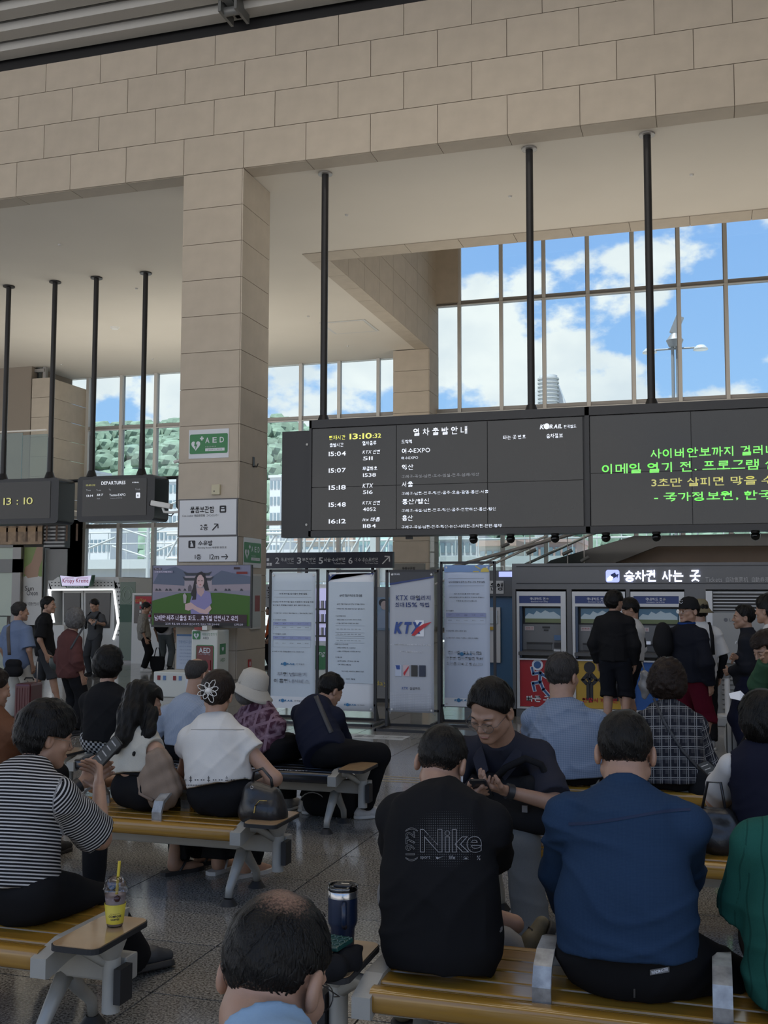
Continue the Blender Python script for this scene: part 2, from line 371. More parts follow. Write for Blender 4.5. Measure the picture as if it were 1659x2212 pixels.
# floor tiles
def granite():
    m = bpy.data.materials.new('granite_tile'); m.use_nodes = True; t = m.node_tree; b = t.nodes['Principled BSDF']
    tcn = t.nodes.new('ShaderNodeNewGeometry'); n1 = t.nodes.new('ShaderNodeTexNoise'); n1.inputs['Scale'].default_value = 95; n1.inputs['Detail'].default_value = 3; n1.inputs['Roughness'].default_value = .75
    t.links.new(tcn.outputs['Position'], n1.inputs['Vector'])
    r = t.nodes.new('ShaderNodeValToRGB'); t.links.new(n1.outputs['Fac'], r.inputs[0])
    r.color_ramp.elements[0].position = .40; r.color_ramp.elements[0].color = (.055, .052, .047, 1)
    r.color_ramp.elements[1].position = .60; r.color_ramp.elements[1].color = (.33, .315, .285, 1)
    oi = t.nodes.new('ShaderNodeObjectInfo'); m2 = t.nodes.new('ShaderNodeMapRange'); m2.inputs['To Min'].default_value = .9; m2.inputs['To Max'].default_value = 1.1
    t.links.new(oi.outputs['Random'], m2.inputs['Value'])
    vm = t.nodes.new('ShaderNodeVectorMath'); vm.operation = 'SCALE'; t.links.new(r.outputs[0], vm.inputs[0]); t.links.new(m2.outputs[0], vm.inputs['Scale'])
    t.links.new(vm.outputs[0], b.inputs['Base Color']); b.inputs['Roughness'].default_value = .11; b.inputs['Specular IOR Level'].default_value = .5
    bp = t.nodes.new('ShaderNodeBump'); bp.inputs['Strength'].default_value = .05; bp.inputs['Distance'].default_value = .002
    t.links.new(n1.outputs['Fac'], bp.inputs['Height']); t.links.new(bp.outputs[0], b.inputs['Normal'])
    return m
GRAN = granite()
fl = thing('floor', None, None, kind='structure')
B(-40, 12, -12, 36, -.3, -.012).obj('floor_bed', mat('floor_grout', (.06, .058, .055), .8), fl)
tiles = []
for i in range(-40, 14):
    for j in range(-22, 54):
        x = -2.235+.9*i; y = 4.02+.6*j
        if x < -39 or x > 9 or y > 35.9: continue
        v = Vector((x+.45, y+.3, -EYE)); d = v.dot(_fw)
        vis = False
        if d > 1.5:
            px = CXP+FPX*v.dot(_rt)/d; py = CYP-FPX*v.dot(_up)/d; vis = -60 < px < 1720 and py < 2280
        tiles.append((not vis, d if vis else 99, x, y))
tiles.sort()
tm = B(.004, .896, .004, .596, -.02, 0).mesh('floor_tile'); tm.materials.append(GRAN)
for q in tiles[:300]:
    o = bpy.data.objects.new('floor_tile', tm); o.location = (q[2], q[3], 0); o.parent = fl; C.objects.link(o)
mb = MB()
for q in tiles[300:]: mb.box(q[2]+.004, q[2]+.896, q[3]+.004, q[3]+.596, -.012, 0)
mb.obj('floor_tiles_beyond', GRAN, fl, kind='stuff')
TAN = mat('brass_inlay', (.33, .27, .17), .4, .2)
for y in (9.05, 9.17, 9.29): B(-12, 6, y, y+.035, .0003, .002).obj('floor_inlay', TAN, fl)
# glass wall
wn = thing('window_1', None, None, kind='structure')
X0 = -8.318; PX = 1.495; ZT = [0, .44, 4.27, 8.1, 11.94, 15.8, 17.2]
for i in range(-10, 12):
    x = X0+PX*(i-0)
    if x > 9: break
    top = 17.2 if x > -9.1 else ZB
    if -10.4 < x < -9.1: continue
    if x < -24.05: continue
    B(x-.05, x+.05, 35.92, 36.12, 0, top).obj('mullion', ALU, wn)
    B(x-.02, x+.1, 35.80, 35.92, 0, top).obj('mullion_cap', ALUL, wn)
for z in ZT[1:-1]:
    a, b_ = (-24.1, 9) if z < ZB else (-9.1, 9)
    B(a, b_, 35.86, 36.1, z-.075, z+.075).obj('transom', ALU, wn)
    B(a, b_, 35.78, 35.86, z-.10, z-.075).obj('transom_sill', ALUL, wn)
pane = B(0, PX-.1, 0, .02, 0, 1).mesh('pane'); pane.materials.append(GLASS)
for i in range(-11, 12):
    x = X0+PX*i
    if x > 8 or x < -25: continue
    for z0, z1 in zip(ZT, ZT[1:]):
        if z0 >= 11 and x < -9: continue
        if x < -9.1 and z0 > ZB: continue
        z1 = min(z1, ZB) if x+PX*.5 < -9.1 else z1
        o = bpy.data.objects.new('pane', pane); o.location = (x+.05, 36, z0); o.scale = (1, 1, z1-z0); o.parent = wn; C.objects.link(o)
B(-9.12, -8.30, 35.7, 36.1, 11.94, 17.2).obj('wall_back', STONE, kind='structure')
# ceiling fittings
def disc(px, py, r=.05, z=ZB): 
    p = atz(px, py, z); tag(MB().cyl((p.x, p.y, z-.03), (p.x, p.y, z+.01), r*.6, r, n=14).obj('sprinkler_head', ALUL), DISCL.pop(0), 'sprinkler', 'ceiling sprinklers')
DISCL = ['small round ceiling sprinkler right of the left hanging pole of the train board', 'small round ceiling sprinkler between the middle and right board poles', 'small round ceiling sprinkler right of the rightmost board pole',
 'small dark ceiling sprinkler above the leftmost monitor poles', 'small dark ceiling sprinkler right of the fourth monitor pole top', 'small dark ceiling sprinkler close to the far window left of the column',
 'small dark ceiling sprinkler low on the ceiling beside the beige left wall', 'small dark ceiling sprinkler right of the column, above the access hatch', 'small dark ceiling sprinkler below the ceiling access hatch']
for q in ((749, 464), (1102, 424), (1494, 377), (129, 528), (295, 623), (329, 775), (133, 787), (666, 683), (751, 747)): disc(*q)
p = atz(248, 707, ZB); o = MB().cyl((0, 0, -.06), (0, 0, .01), .1, .16, n=18).obj('smoke_detector', mat('white_plastic', (.7, .7, .68), .4), loc=(p.x, p.y, ZB)); tag(o, 'white round smoke detector on the ceiling behind the monitor poles', 'detector')
p = atz(755, 706, ZB); hd = thing('ceiling_hatch', 'square access hatch with pale rim in the ceiling right of the column', 'hatch', (p.x, p.y, ZB))
B(-.75, .75, -.75, .75, -.01, .002).obj('hatch_frame', ALUL, hd); B(-.66, .66, -.66, .66, -.016, -.009).obj('hatch_panel', PLASTER, hd)
# ------------------------------------------------------------ exterior
GRD = mat('bounce_paving', (.62, .59, .54), .9, noise=.1, nscale=.2)
B(-600, 400, 36.3, 900, -1.2, -1.0).obj('ground_outside', mat('outside_ground', (.43, .43, .41), .9, noise=.15, nscale=.2), kind='structure')
B(-600, 400, -500, -12, -.5, -.3).obj('bounce_ground', GRD, kind='structure')  # unseen ground behind the camera, added to bounce warm sunlight into the hall
# wooded hill
def hill():
    nx, ny = 150, 46; xs = np.linspace(-420, 260, nx); ys = np.linspace(330, 560, ny)
    X, Yg = np.meshgrid(xs, ys); t = (Yg-330)/230
    prof = 40+52*np.exp(-((X+300)/200)**2)+5*np.sin(X/37.+1)+3*np.sin(X/13.)
    Z = prof*np.clip(np.sin(np.clip(t, 0, 1)*PI*.62), 0, 1)**.8
    Z += (np.sin(X*.9+Yg*.4)*np.sin(Yg*.7-X*.2)+rng.normal(0, .55, X.shape))*1.1*np.clip(t*6, 0, 1)
    v = np.stack([X, Yg, Z-2], -1).reshape(-1, 3)
    f = [(j*nx+i, j*nx+i+1, (j+1)*nx+i+1, (j+1)*nx+i) for j in range(ny-1) for i in range(nx-1)]
    return MB().add(v.tolist(), f, 0, False)
hill().obj('hill', mat('hill_forest', (.15, .22, .17), .95, noise=.45, nscale=.12), kind='structure')
FOL = mat('foliage_far', (.15, .235, .14), .9, noise=.4, nscale=1.5)
def blob(r, n=2, seed=0, squash=1):
    bm = bmesh.new(); bmesh.ops.create_icosphere(bm, subdivisions=n, radius=r)
    rr = random.Random(seed)
    for v in bm.verts: v.co *= 1+rr.uniform(-.22, .22); v.co.z *= squash
    me = bpy.data.meshes.new('crown'); bm.to_mesh(me); bm.free(); me.materials.append(FOL); return me
crowns = [blob(1, 2, s, .85) for s in range(4)]
# ridge trees (a forest nobody could count)
v = []; f = []; base = crowns[0]; bv = np.array([p.co[:] for p in base.vertices]); bf = np.array([list(p.vertices) for p in base.polygons])
for i in range(1500):
    x = rng.uniform(-400, 60); y = rng.uniform(335, 535); t = (y-330)/230
    prof = 40+52*math.exp(-((x+300)/200)**2)+5*math.sin(x/37.+1)+3*math.sin(x/13.)
    z = prof*max(math.sin(t*PI*.62), 0)**.8-2
    s = rng.uniform(3.0, 5.5)
    f.append(bf+len(bv)*i); v.append(bv*s*np.array([1, 1, rng.uniform(.9, 1.5)])+[x, y, z+s*.4])
me = bpy.data.meshes.new('hill_forest_trees'); me.from_pydata(np.concatenate(v).tolist(), [], np.concatenate(f).tolist()); me.materials.append(mat('hill_trees', (.15, .22, .165), .95, noise=.35, nscale=.15))
o = bpy.data.objects.new('forest', me); C.objects.link(o); o['kind'] = 'stuff'; o['label'] = 'dense green forest covering the hill outside the windows'; o['category'] = 'forest'
WHT = mat('building_white', (.52, .54, .56), .8); WIN = mat('building_window', (.16, .22, .26), .25); CREAM = mat('building_cream', (.50, .46, .40), .8)
PINK = mat('building_pink', (.46, .33, .30), .8); BRK = mat('roof_brown', (.40, .28, .23), .8); CONC = mat('concrete_pale', (.40, .41, .41), .85); TEAL = mat('building_teal', (.45, .62, .60), .7)
def building(x0, x1, y, z1, nf, nc, m, label, roof_m=None, depth=12, z0=-1.2):
    b = thing('building', label, 'building', ((x0+x1)/2, y, z0))
    w = (x1-x0)/2; h = z1-z0
    B(-w, w, 0, depth, 0, h).obj('wall', m, b)
    B(-w-.3, w+.3, -.3, depth+.3, h, h+.6).obj('roof', roof_m or m, b)
    fh = h/nf; cw = 2*w/nc; wm = B(0, cw*.66, -.12, 0, 0, fh*.5).mesh('window'); wm.materials.append(WIN)
    for i in range(nf):
        for j in range(nc):
            o = bpy.data.objects.new('window', wm); o.location = (-w+cw*(j+.17), 0, fh*(i+.3)); o.parent = b; C.objects.link(o)
    return b
def bldg_px(pl, pr, pt, Y, nf, nc, m, label, **k):
    a = at(pl, pt, Y); b = at(pr, pt, Y); return building(a.x, b.x, Y, a.z, nf, nc, m, label, **k)
bldg_px(150, 182, 1018, 230, 8, 3, WHT, 'white apartment tower beyond the window behind the left monitors')
bldg_px(338, 392, 1042, 230, 8, 6, WHT, 'white slab apartment block beyond the window left of the column')
bldg_px(186, 240, 1105, 210, 4, 6, WHT, 'low white housing block beyond the window under the departures monitor')
bldg_px(583, 606, 1032, 230, 8, 3, WHT, 'white apartment block seen between the column and the train board')
bldg_px(640, 760, 1172, 150, 3, 7, CREAM, 'low cream house row behind the tracks, left of the far pillar', roof_m=BRK)
bldg_px(775, 850, 1168, 120, 3, 5, TEAL, 'small teal building beyond the window, left of the far pillar')
bldg_px(950, 1030, 1165, 130, 4, 6, WHT, 'white shop building beyond the window behind the stair rails')
bldg_px(1035, 1110, 1180, 110, 3, 5, CREAM, 'cream building beyond the window behind the stair glass', roof_m=BRK)
bldg_px(1118, 1245, 1172, 124, 3, 8, PINK, 'pink fronted shop row beyond the window above the ticket machines')
bldg_px(580, 700, 1205, 75, 2, 6, WHT, 'long white shed beside the tracks right of the column', depth=5)
bldg_px(150, 345, 1240, 95, 2, 10, CREAM, 'low beige wall building beyond the window above the doughnut kiosk', roof_m=CONC)
# distant tower with a crown structure
tw = thing('tower_block', 'tall white tower block under construction against the clouds', 'building', (at(1187, 1100, 300).x, 300, -1))
tz = at(1187, 812, 300).z; tb = -1; hh = tz-tb
MB().cyl((0, 0, 0), (0, 0, hh), 2.6, n=14).obj('core', WHT, tw)
MB().prism([(-4.6, 0), (5.2, 0), (5.2, hh-10), (2.2, hh-1.5), (-2.2, hh-1), (-4.6, hh-5)], (0, 2, 0), (1, 0, 0), (0, 0, 1), (0, 6, 0)).obj('wall', WHT, tw)
for k in range(9):
    z = hh-9+k*1.1-1; MB().cyl((0, 0, z), (0, 0, z+.4), 3.1, n=14).obj('balcony', CONC, tw)
for k in range(7): B(-4.4+.1, 5.1, 1.8, 2.0, hh-12-2*k, hh-11.2-2*k).obj('window_band', WIN, tw)
# elevated railway truss
TR = mat('truss_paint', (.42, .45, .46), .7)
vd = thing('viaduct', 'pale elevated railway deck with railing outside the windows', 'bridge', (0, 60, 0))
za = at(300, 1215, 60).z; zb2 = at(300, 1150, 60).z
B(-70, 30, 0, 6, za-1.2, za).obj('deck', CONC, vd); B(-70, 30, -.3, 0, za-.4, za+.2).obj('kerb', TR, vd)
for z in (za+1.2, zb2): MB().cyl((-70, -.1, z), (30, -.1, z), .05, n=6).obj('rail', TR, vd)
for k in range(56): MB().cyl((-60+k*1.35, -.1, za), (-60+k*1.35, -.1, zb2), .035, n=5).obj('post', TR, vd)
for k in range(9): B(-62+k*9, -60.8+k*9, 1, 5, -1.2, za-1.2).obj('pier', CONC, vd)
tr = thing('rail_gantry', 'pale lattice gantry over the tracks outside, right of the column', 'gantry', (0, 52, 0))
x0, x1 = at(578, 1190, 52).x, at(850, 1190, 52).x; z0, z1 = at(600, 1205, 52).z, at(600, 1150, 52).z
for z in (z0, z1): MB().cyl((x0-6, 0, z), (x1, 0, z*.97), .09, n=6).obj('chord', TR, tr)
for k in range(16):
    xa = x0-6+(x1-x0+6)*k/16; xb = x0-6+(x1-x0+6)*(k+1)/16
    MB().cyl((xa, 0, z0), (xb, 0, z1), .06, n=5).obj('brace', TR, tr); MB().cyl((xb, 0, z0), (xb, 0, z1), .05, n=5).obj('brace', TR, tr)
for x in (x0-5, x1-1): B(x-.2, x+.2, -.2, .2, -1.2, z1).obj('mast', TR, tr)
t2 = thing('catenary_mast', 'pale overhead line mast with brackets outside left of the column', 'mast', tuple(at(318, 1290, 55)*1))
MB().cyl((0, 0, -3.5), (0, 0, 6.5), .14, .1, n=8).obj('pole', TR, t2)
for z in (3.0, 4.2, 5.4): MB().cyl((-2.4, 0, z), (0, 0, z-.7), .06, n=6).obj('bracket', TR, t2); MB().cyl((0, 0, z-.5), (2.0, 0, z+.2), .06, n=6).obj('bracket', TR, t2)
t3 = copy_tree(t2); t3.location = tuple(at(176, 1290, 50)); t3['label'] = 'pale overhead line mast outside behind the doughnut kiosk'
for i, (px, Y) in enumerate([(165, 80), (208, 88), (252, 80), (292, 82), (365, 86)]):
    p = at(px, 1240, Y); t = thing('tree', ['round green tree beyond the window at the far left', 'low bushy tree outside behind the kiosk sign', 'green tree outside above the kiosk roof', 'green tree outside behind the overhead mast', 'green tree outside just left of the column'][i], 'tree', (p.x, Y, -1.1))
    MB().cyl((0, 0, 0), (0, 0, 2.4), .16, n=6).obj('trunk', BRK, t)
    for k in range(5):
        o = bpy.data.objects.new('crown', crowns[k % 4]); o.location = (random.uniform(-1.4, 1.4), random.uniform(-1, 1), 2.8+random.uniform(-.6, 1)); o.scale = (1.4,)*3; o.parent = t; C.objects.link(o)
# floodlight mast
lm = thing('floodlight_mast', 'grey mast with camera and two floodlights outside the upper window', 'mast', (at(1464, 900, 60).x, 57, -1))
zt = at(1464, 745, 57).z+1; MST = mat('mast_steel', (.22, .23, .24), .5, .4)
for dx in (-.12, .12): MB().cyl((dx, 0, -1), (dx, 0, zt), .085, n=8).obj('pole', MST, lm)
MB().cyl((0, 0, zt-.1), (0, 0, zt+.25), .3, .45, n=16).obj('collar', MST, lm); MB().cyl((0, 0, zt+.25), (0, 0, zt+.6), .45, .2, n=16).obj('collar', MST, lm)
for s in (-1, 1):
    MB().cyl((0, 0, zt-.2), (s*1.1, 0, zt-.2), .05, n=8).obj('arm', MST, lm)
    MB().lathe([(.02, .14), (.2, .1), (.36, -.06), (.38, -.14), (.02, -.14)], (s*1.3, 0, zt-.2), 16).obj('floodlight', mat('lamp_glass', (.55, .57, .58), .3, .3), lm)
B(-.28, .12, -.1, .15, .0, .95, R=Matrix.Rotation(.4, 3, 'Y'), o=(0, 0, zt+.6)).obj('camera_head', MST, lm)
# ------------------------------------------------------------ left wall: office front, banners, doors
LW = thing('wall_left', None, None, kind='structure')
YL = 33.4
DG = mat('cladding_grey', (.23, .23, .225), .55, .2, noise=.03, nscale=2); OFF = mat('office_glass', (.05, .06, .065), .08, spec=.8); SLAT = mat('louver_blade', (.33, .33, .33), .5, .3)
a = at(108, 790, YL)
B(-26.2, -24.12, YL+.05, 36.1, 4.5, ZB).obj('pier_core', JOINT, LW)
for k in range(9):
    z0 = 4.5+.7375*k
    if z0 > 9.5: break
    panel('panel', a.x-.75, a.x, YL, YL+.05, z0+G/2, z0+.7375-G/2, LW)
    panel('panel', a.x-.02, a.x+.005, YL+.01, 36.1, z0+G/2, z0+.7375-G/2, LW)
B(-34, a.x-.0, YL+.3, 36.1, 0, 4.5).obj('base_cladding', DG, LW)
B(a.x-.02, a.x, YL, 36.1, 0, 4.5).obj('base_cladding', DG, LW)
B(-36, a.x-.76, YL+.4, YL+.6, 4.3, ZB).obj('office_glazing', OFF, LW)
b = at(85, 795, YL)
for px in (20, 84):
    x = at(px, 900, YL).x; B(x-.06, x+.06, YL+.25, YL+.4, 6, ZB).obj('office_mullion', ALU, LW)
for pz in (800, 848, 962): 
    z = at(40, pz, YL).z; B(-36, b.x+.05, YL+.22, YL+.4, z-.06, z+.06).obj('office_transom', ALU, LW)
B(-36, b.x, YL+.8, YL+.82, 8.0, 8.12).obj('office_light', mat('office_tube', (.9, .95, 1), .4, emit=1.2), LW)
BAL = glassmat('balustrade_glass', (.78, .9, .86), .2, .03, .7)
for i, (pa, pb) in enumerate(((-60, 46), (48, 100))):
    p, q = at(pa, 940, 31), at(pb, 1045, 31); B(p.x, q.x, 31, 31.02, q.z, p.z).obj('balustrade_pane', BAL, LW)
p = at(100, 930, 31); B(-30, p.x, 30.97, 31.05, p.z, p.z+.05).obj('handrail', ALUL, LW)
B(-34, p.x, 31, YL, 4.42, 4.62).obj('landing_slab', PLASTER, LW)
z0, z1 = at(120, 1183, YL).z, at(120, 1048, YL).z; x0, x1 = at(97, 1100, YL).x, at(143, 1100, YL).x
lv = thing('louver_vent', 'grey horizontal louvre grille beside the left monitor', 'vent', (0, 33.0, 0)); 
x0, x1 = at(97, 1100, 33).x, at(141, 1100, 33).x; z0, z1 = at(120, 1183, 33).z, at(120, 1048, 33).z
B(x0, x1, .05, .35, z0, z1).obj('vent_box', DARK, lv)
for k in range(17):
    z = z0+(z1-z0)*(k+.5)/17; B(x0, x1, -.02, .06, z-.035, z+.03, R=Matrix.Rotation(0, 3, 'X')).obj('slat', SLAT, lv)
ap = thing('wall_picture', 'brown landscape photo panel with railings, lower left wall', 'picture', (0, 32.9, 0))
x0, x1 = at(-20, 1150, 32.9).x, at(91, 1150, 32.9).x; z0, z1 = at(40, 1176, 32.9).z, at(40, 1128, 32.9).z
B(x0, x1, 0, .05, z0, z1).obj('print', mat('landscape_print', (.33, .22, .13), .5, noise=.5, nscale=3), ap)
for k in range(9): B(x0+.25+k*.42, x0+.33+k*.42, -.01, 0, z0+.1, z1-.1).obj('printed_post', mat('print_brown', (.10, .055, .03), .6), ap)
B(x0, x1, -.01, 0, z1-.35, z1-.2).obj('printed_beam', mat('print_tan', (.42, .28, .16), .6), ap)
bn = thing('wall_banner', 'tall white city banner showing an open hand, far left wall', 'banner', (0, 32.9, 0))
x0, x1 = at(49, 1200, 32.9).x, at(92, 1200, 32.9).x; z0, z1 = at(70, 1350, 32.9).z, at(70, 1182, 32.9).z; w = x1-x0; h = z1-z0
B(x0, x1, 0, .04, z0, z1).obj('cloth', mat('banner_white', (.62, .62, .61), .6), bn)
flat([(0, h*.62), (w, h*.62), (w, h), (0, h)], (x0, -.002, z0), mat('banner_green', (.25, .33, .12), .6), bn, 'printed_background')
flat([(.1*w, .66*h), (.3*w, .60*h), (.8*w, .62*h), (.86*w, .74*h), (1*w, .84*h), (w, h), (.7*w, h), (.45*w, .8*h), (.15*w, .74*h)], (x0, -.006, z0), mat('banner_hand', (.42, .27, .19), .6), bn, 'printed_hand')
flat([(0, .60*h), (.5*w, .68*h), (w, .60*h), (w, .52*h), (0, .52*h)], (x0, -.004, z0), MATS['banner_white'], bn, 'printed_edge')
BLK = mat('print_black', (.02, .02, .025), .6)
text('Sun', ((x0+x1)/2-.1, -.006, z0+.47*h), w*.45, .17, BLK, bn); text('Cheon', ((x0+x1)/2+.03, -.006, z0+.41*h), w*.55, .17, BLK, bn)
text('순천시 시정홍보관입니다', ((x0+x1)/2, -.006, z0+.27*h), w*.8, .12, BLK, bn)
# automatic doors with green tinted glass
dr = thing('door_1', None, None, kind='structure')
DGL = mat('door_pale_glass', (.42, .50, .43), .15)
x1 = at(46, 1300, 32.8).x; 
for pa, pb in ((1182, 1208), (1237, 1330)):
    B(-30, x1, 32.8, 32.83, at(10, pb, 32.8).z, at(10, pa, 32.8).z).obj('pane', DGL, dr)
B(-30, x1, 32.84, 32.87, 0, at(10, 1332, 32.8).z).obj('pane', DGL, dr)
for a_, b_ in ((1208, 1237), (1178, 1183)): B(-30, x1, 32.7, 32.85, at(10, b_, 32.8).z, at(10, a_, 32.8).z).obj('door_rail', DG, dr)
B(x1-.35, x1, 32.7, 32.9, 0, at(10, 1178, 32.8).z).obj('door_post', ALU, dr); B(-30, x1, 32.75, 32.85, 0, .25).obj('door_rail', DG, dr)
x = at(33, 1300, 32.8).x; B(x-.05, x+.05, 32.72, 32.8, 0, at(10, 1237, 32.8).z).obj('door_stile', ALU, dr)
B(at(96, 1200, 33).x, at(141, 1200, 33).x, 33.1, 33.15, 0, at(120, 1186, 33).z).obj('wall_panel', DG, LW)
# ------------------------------------------------------------ stairs on the right behind the ticket wall
st = thing('stairs', 'grey staircase with glass balustrade rising to the right behind the ticket wall', 'stairs')
SY = 30.0
pts = [at(x, y, SY) for x, y in ((1060, 1300), (1190, 1210), (1368, 1158), (1760, 1150), (1760, 1178), (1420, 1180), (1330, 1215), (1250, 1300))]
MB().prism([(p.x, p.z) for p in pts], (0, SY, 0), (1, 0, 0), (0, 0, 1), (0, .25, 0)).obj('stringer', mat('stringer_grey', (.12, .12, .12), .6), st)
q = [at(x, y, SY+.6) for x, y in ((1200, 1300), (1330, 1215), (1420, 1179), (1760, 1176), (1760, 1300))]
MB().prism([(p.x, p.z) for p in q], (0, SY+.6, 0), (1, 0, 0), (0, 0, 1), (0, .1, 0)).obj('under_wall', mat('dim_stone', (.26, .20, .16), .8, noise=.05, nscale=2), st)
for k in range(14):
    p0 = at(1060, 1300, SY); p1 = at(1368, 1158, SY); t = k/14
    xa = p0.x+(p1.x-p0.x)*t; za_ = p0.z+(p1.z-p0.z)*t
    B(xa, xa+.38, SY+.25, SY+2.6, za_-.1, za_+.05).obj('tread', CONC, st)
for a_, b_, r, yy in (((930, 1237), (1250, 1150), .05, SY-.4), ((1040, 1230), (1215, 1150), .035, SY-.35), ((940, 1262), (1180, 1158), .03, SY-.3), ((1090, 1240), (1285, 1150), .04, SY)):
    MB().cyl(at(*a_, yy), at(*b_, yy), r, n=8).obj('handrail', ALUL if r < .05 else ALU, st)
for k, px in enumerate((1090, 1145, 1226, 1262)):
    B(at(px, 1200, SY-.3).x-.012, at(px, 1200, SY-.3).x+.012, SY-.32, SY-.28, at(px, 1300, SY).z, at(px, 1145, SY).z).obj('glass_post', ALUL, st)
for a_, b_ in (((1083, 1181), (1100, 1174)), ((1138, 1196), (1158, 1187)), ((1215, 1198), (1236, 1188)), ((1255, 1213), (1272, 1203))):
    MB().cyl(at(*a_, SY-.45), at(*b_, SY-.45), .05, n=8).obj('rail_bracket', STEEL, st)
B(at(935, 1200, SY).x, at(1262, 1200, SY).x, SY-.3, SY-.29, .6, at(1262, 1150, SY).z).obj('balustrade_pane', glassmat('stair_glass', (.93, .97, .97), .15, .02, .9), st)
# ------------------------------------------------------------ hanging train information board
LCD = mat('lcd_panel', (.016, .016, .017), .13, spec=.6, noise=.2, nscale=.7, bump=.25, bscale=1.6); BOARD = mat('board_casing', (.028, .028, .03), .4, .2)
TW = mat('led_white', (.80, .84, .92), .5, emit=.55); TY = mat('led_yellow', (.85, .85, .20), .5, emit=.5); TG = mat('led_green', (.25, .85, .18), .5, emit=.6); TYD = mat('led_dim_yellow', (.62, .60, .22), .5, emit=.4)
TWD = mat('led_dim', (.42, .44, .48), .5, emit=.25)
YB = 19.35
bd = thing('train_board', 'huge black hanging train board with green and white LED text', 'display board', (0, YB, 0))
BX0, BZ0, BZ1 = -7.5, 2.77, 5.07
Xs = lambda px: at(px, 1000, YB).x
xm = Xs(1269)
B(BX0, 3.2, .05, .5, BZ0, BZ1).obj('casing', BOARD, bd)
for x0, x1, z0, z1 in ((BX0, 3.2, BZ1-.16, BZ1+.0), (BX0, 3.2, BZ0, BZ0+.11), (BX0, BX0+.05, BZ0, BZ1), (xm-.04, xm+.04, BZ0, BZ1)):
    B(x0, x1, -.03, .06, z0, z1).obj('bezel', BOARD, bd)
B(BX0-.66, BX0-.0, .18, .45, BZ0+.0, BZ1-.17).obj('side_box', BOARD, bd)
for z in (BZ0+.25, BZ1-.45): MB().cyl((BX0-.12, .18, z), (BX0-.12, .165, z), .025, n=8).obj('screw', ALUL, bd)
za, zc = BZ0+.12, BZ1-.17; zm = at(860, 1048, YB).z
cx = [Xs(672), Xs(856), Xs(1053), Xs(1260)]
for a, b in zip(cx, cx[1:]):
    for z0, z1 in ((za, zm), (zm, zc)): B(a+.006, b-.006, .0, .05, z0+.006, z1-.006).obj('display_panel', LCD, bd)
cx = [xm+.05, Xs(1494), Xs(1494)+2.3, 3.15]
for a, b in zip(cx, cx[1:]):
    for z0, z1 in ((za, at(1494, 1016, YB).z), (at(1494, 1016, YB).z, zc)): B(a+.006, b-.006, .0, .05, z0+.006, z1-.006).obj('display_panel', LCD, bd)
def lt(s, px0, px1, py, hpx, m=TW, bold=.012, **k):
    "board lettering spanning px0..px1 in the photo, centre row py"
    a = at(px0, py, YB-.01); b = at(px1, py, YB-.01); c = (a+b)/2
    return text(s, (c.x, -.008, c.z), b.x-a.x, hpx*19.9/FPX, m, bd, bold=bold, **k)
lt('현재시간', 711, 746, 945, 10, TY); lt('13:10', 755, 803, 942, 13, TY, .03); lt(':32', 805, 823, 941, 10, TY, .03)
lt('출발시간', 712, 742, 961, 9); lt('열차종류', 783, 813, 957, 10); lt('열 차 출 발 안 내', 893, 1009, 931, 17, bold=.02)
lt('도착역', 867, 890, 954, 9); lt('타는 곳 번호', 1087, 1136, 944, 9); lt('승차정보', 1180, 1216, 941, 10)
lt('K', 1166, 1176, 922, 10, bold=.05, shear=.2); lt('RAIL', 1187, 1214, 921, 9, bold=.05, shear=.2); lt('한국철도', 1218, 1245, 921, 7)
gl = at(1181, 921, YB-.01); flat(circ(0, 0, .055), (gl.x, -.012, gl.z), TW, bd, 'logo_globe')
for r_, t_, ln, no, dest, sub, d1, w2, dim in (
    (980, '15:04', 'KTX 산천', '511', '여수EXPO', '여수EXPO', 929, 903, 0), (1016, '15:07', '무궁화호', '1538', '익산', '구례구-곡성-남원-오수-임실-전주-삼례-익산', 893, 1035, 1),
    (1053, '15:18', 'KTX', '516', '서울', '구례구-남원-전주-익산-공주-오송-광명-용산-서울', 892, 1055, 0), (1090, '15:48', 'KTX 산천', '4052', '용산/행신', '구례구-곡성-남원-전주-익산-공주-천안아산-용산-행신', 927, 1071, 0),
    (1126, '16:12', 'itx 마음', '1184', '용산', '구례구-곡성-남원-전주-익산-논산-서대전-조치원-천안-평택', 892, 1083, 0)):
    lt(t_, 710, 747, r_, 10, bold=.02); lt(ln, 783, {'KTX': 806, '무궁화호': 815}.get(ln, 821), r_-4, 9, bold=.02, shear=0 if ln[0] == '무' else .2)
    lt(no, 784, 784+7*len(no), r_+10, 8, bold=.015); lt(dest, 868, d1, r_-7, 12); lt(sub, 867, w2, r_+9+(2 if w2 > 950 else 0)-0, 7, TWD if dim else TW, .0)
lt('사이버안보까지 걸러내는 스마트한', 1405, 1830, 973, 20, TG, .02); lt('이메일 열기 전. 프로그램 설치 전에', 1300, 1790, 1006, 21, TG, .02)
lt('3초만 살피면 막을 수 있습니다', 1407, 1800, 1038, 18, TYD, .02); lt('- 국가정보원, 한국철도공사', 1413, 1800, 1070, 19, TG, .02)
def pole(px, pytop, Y, zbot, parent, r=.065):
    t = atz(px, pytop, ZB); MB().cyl((t.x, Y-parent.location.y, zbot), (t.x, Y-parent.location.y, ZB), r, n=14).obj('pole', DARK, parent)
    MB().cyl((t.x, Y-parent.location.y, ZB-.03), (t.x, Y-parent.location.y, ZB), r*2.1, n=18).obj('ceiling_flange', ALU, parent)
    MB().cyl((t.x, Y-parent.location.y, zbot), (t.x, Y-parent.location.y, zbot+.14), r*1.9, r*1.2, n=14).obj('pole_foot', DARK, parent); return t.x
for px, py in ((703, 375), (1142, 318), (1397, 287)): pole(px, py, 19.53, BZ1-.02, bd, .07)
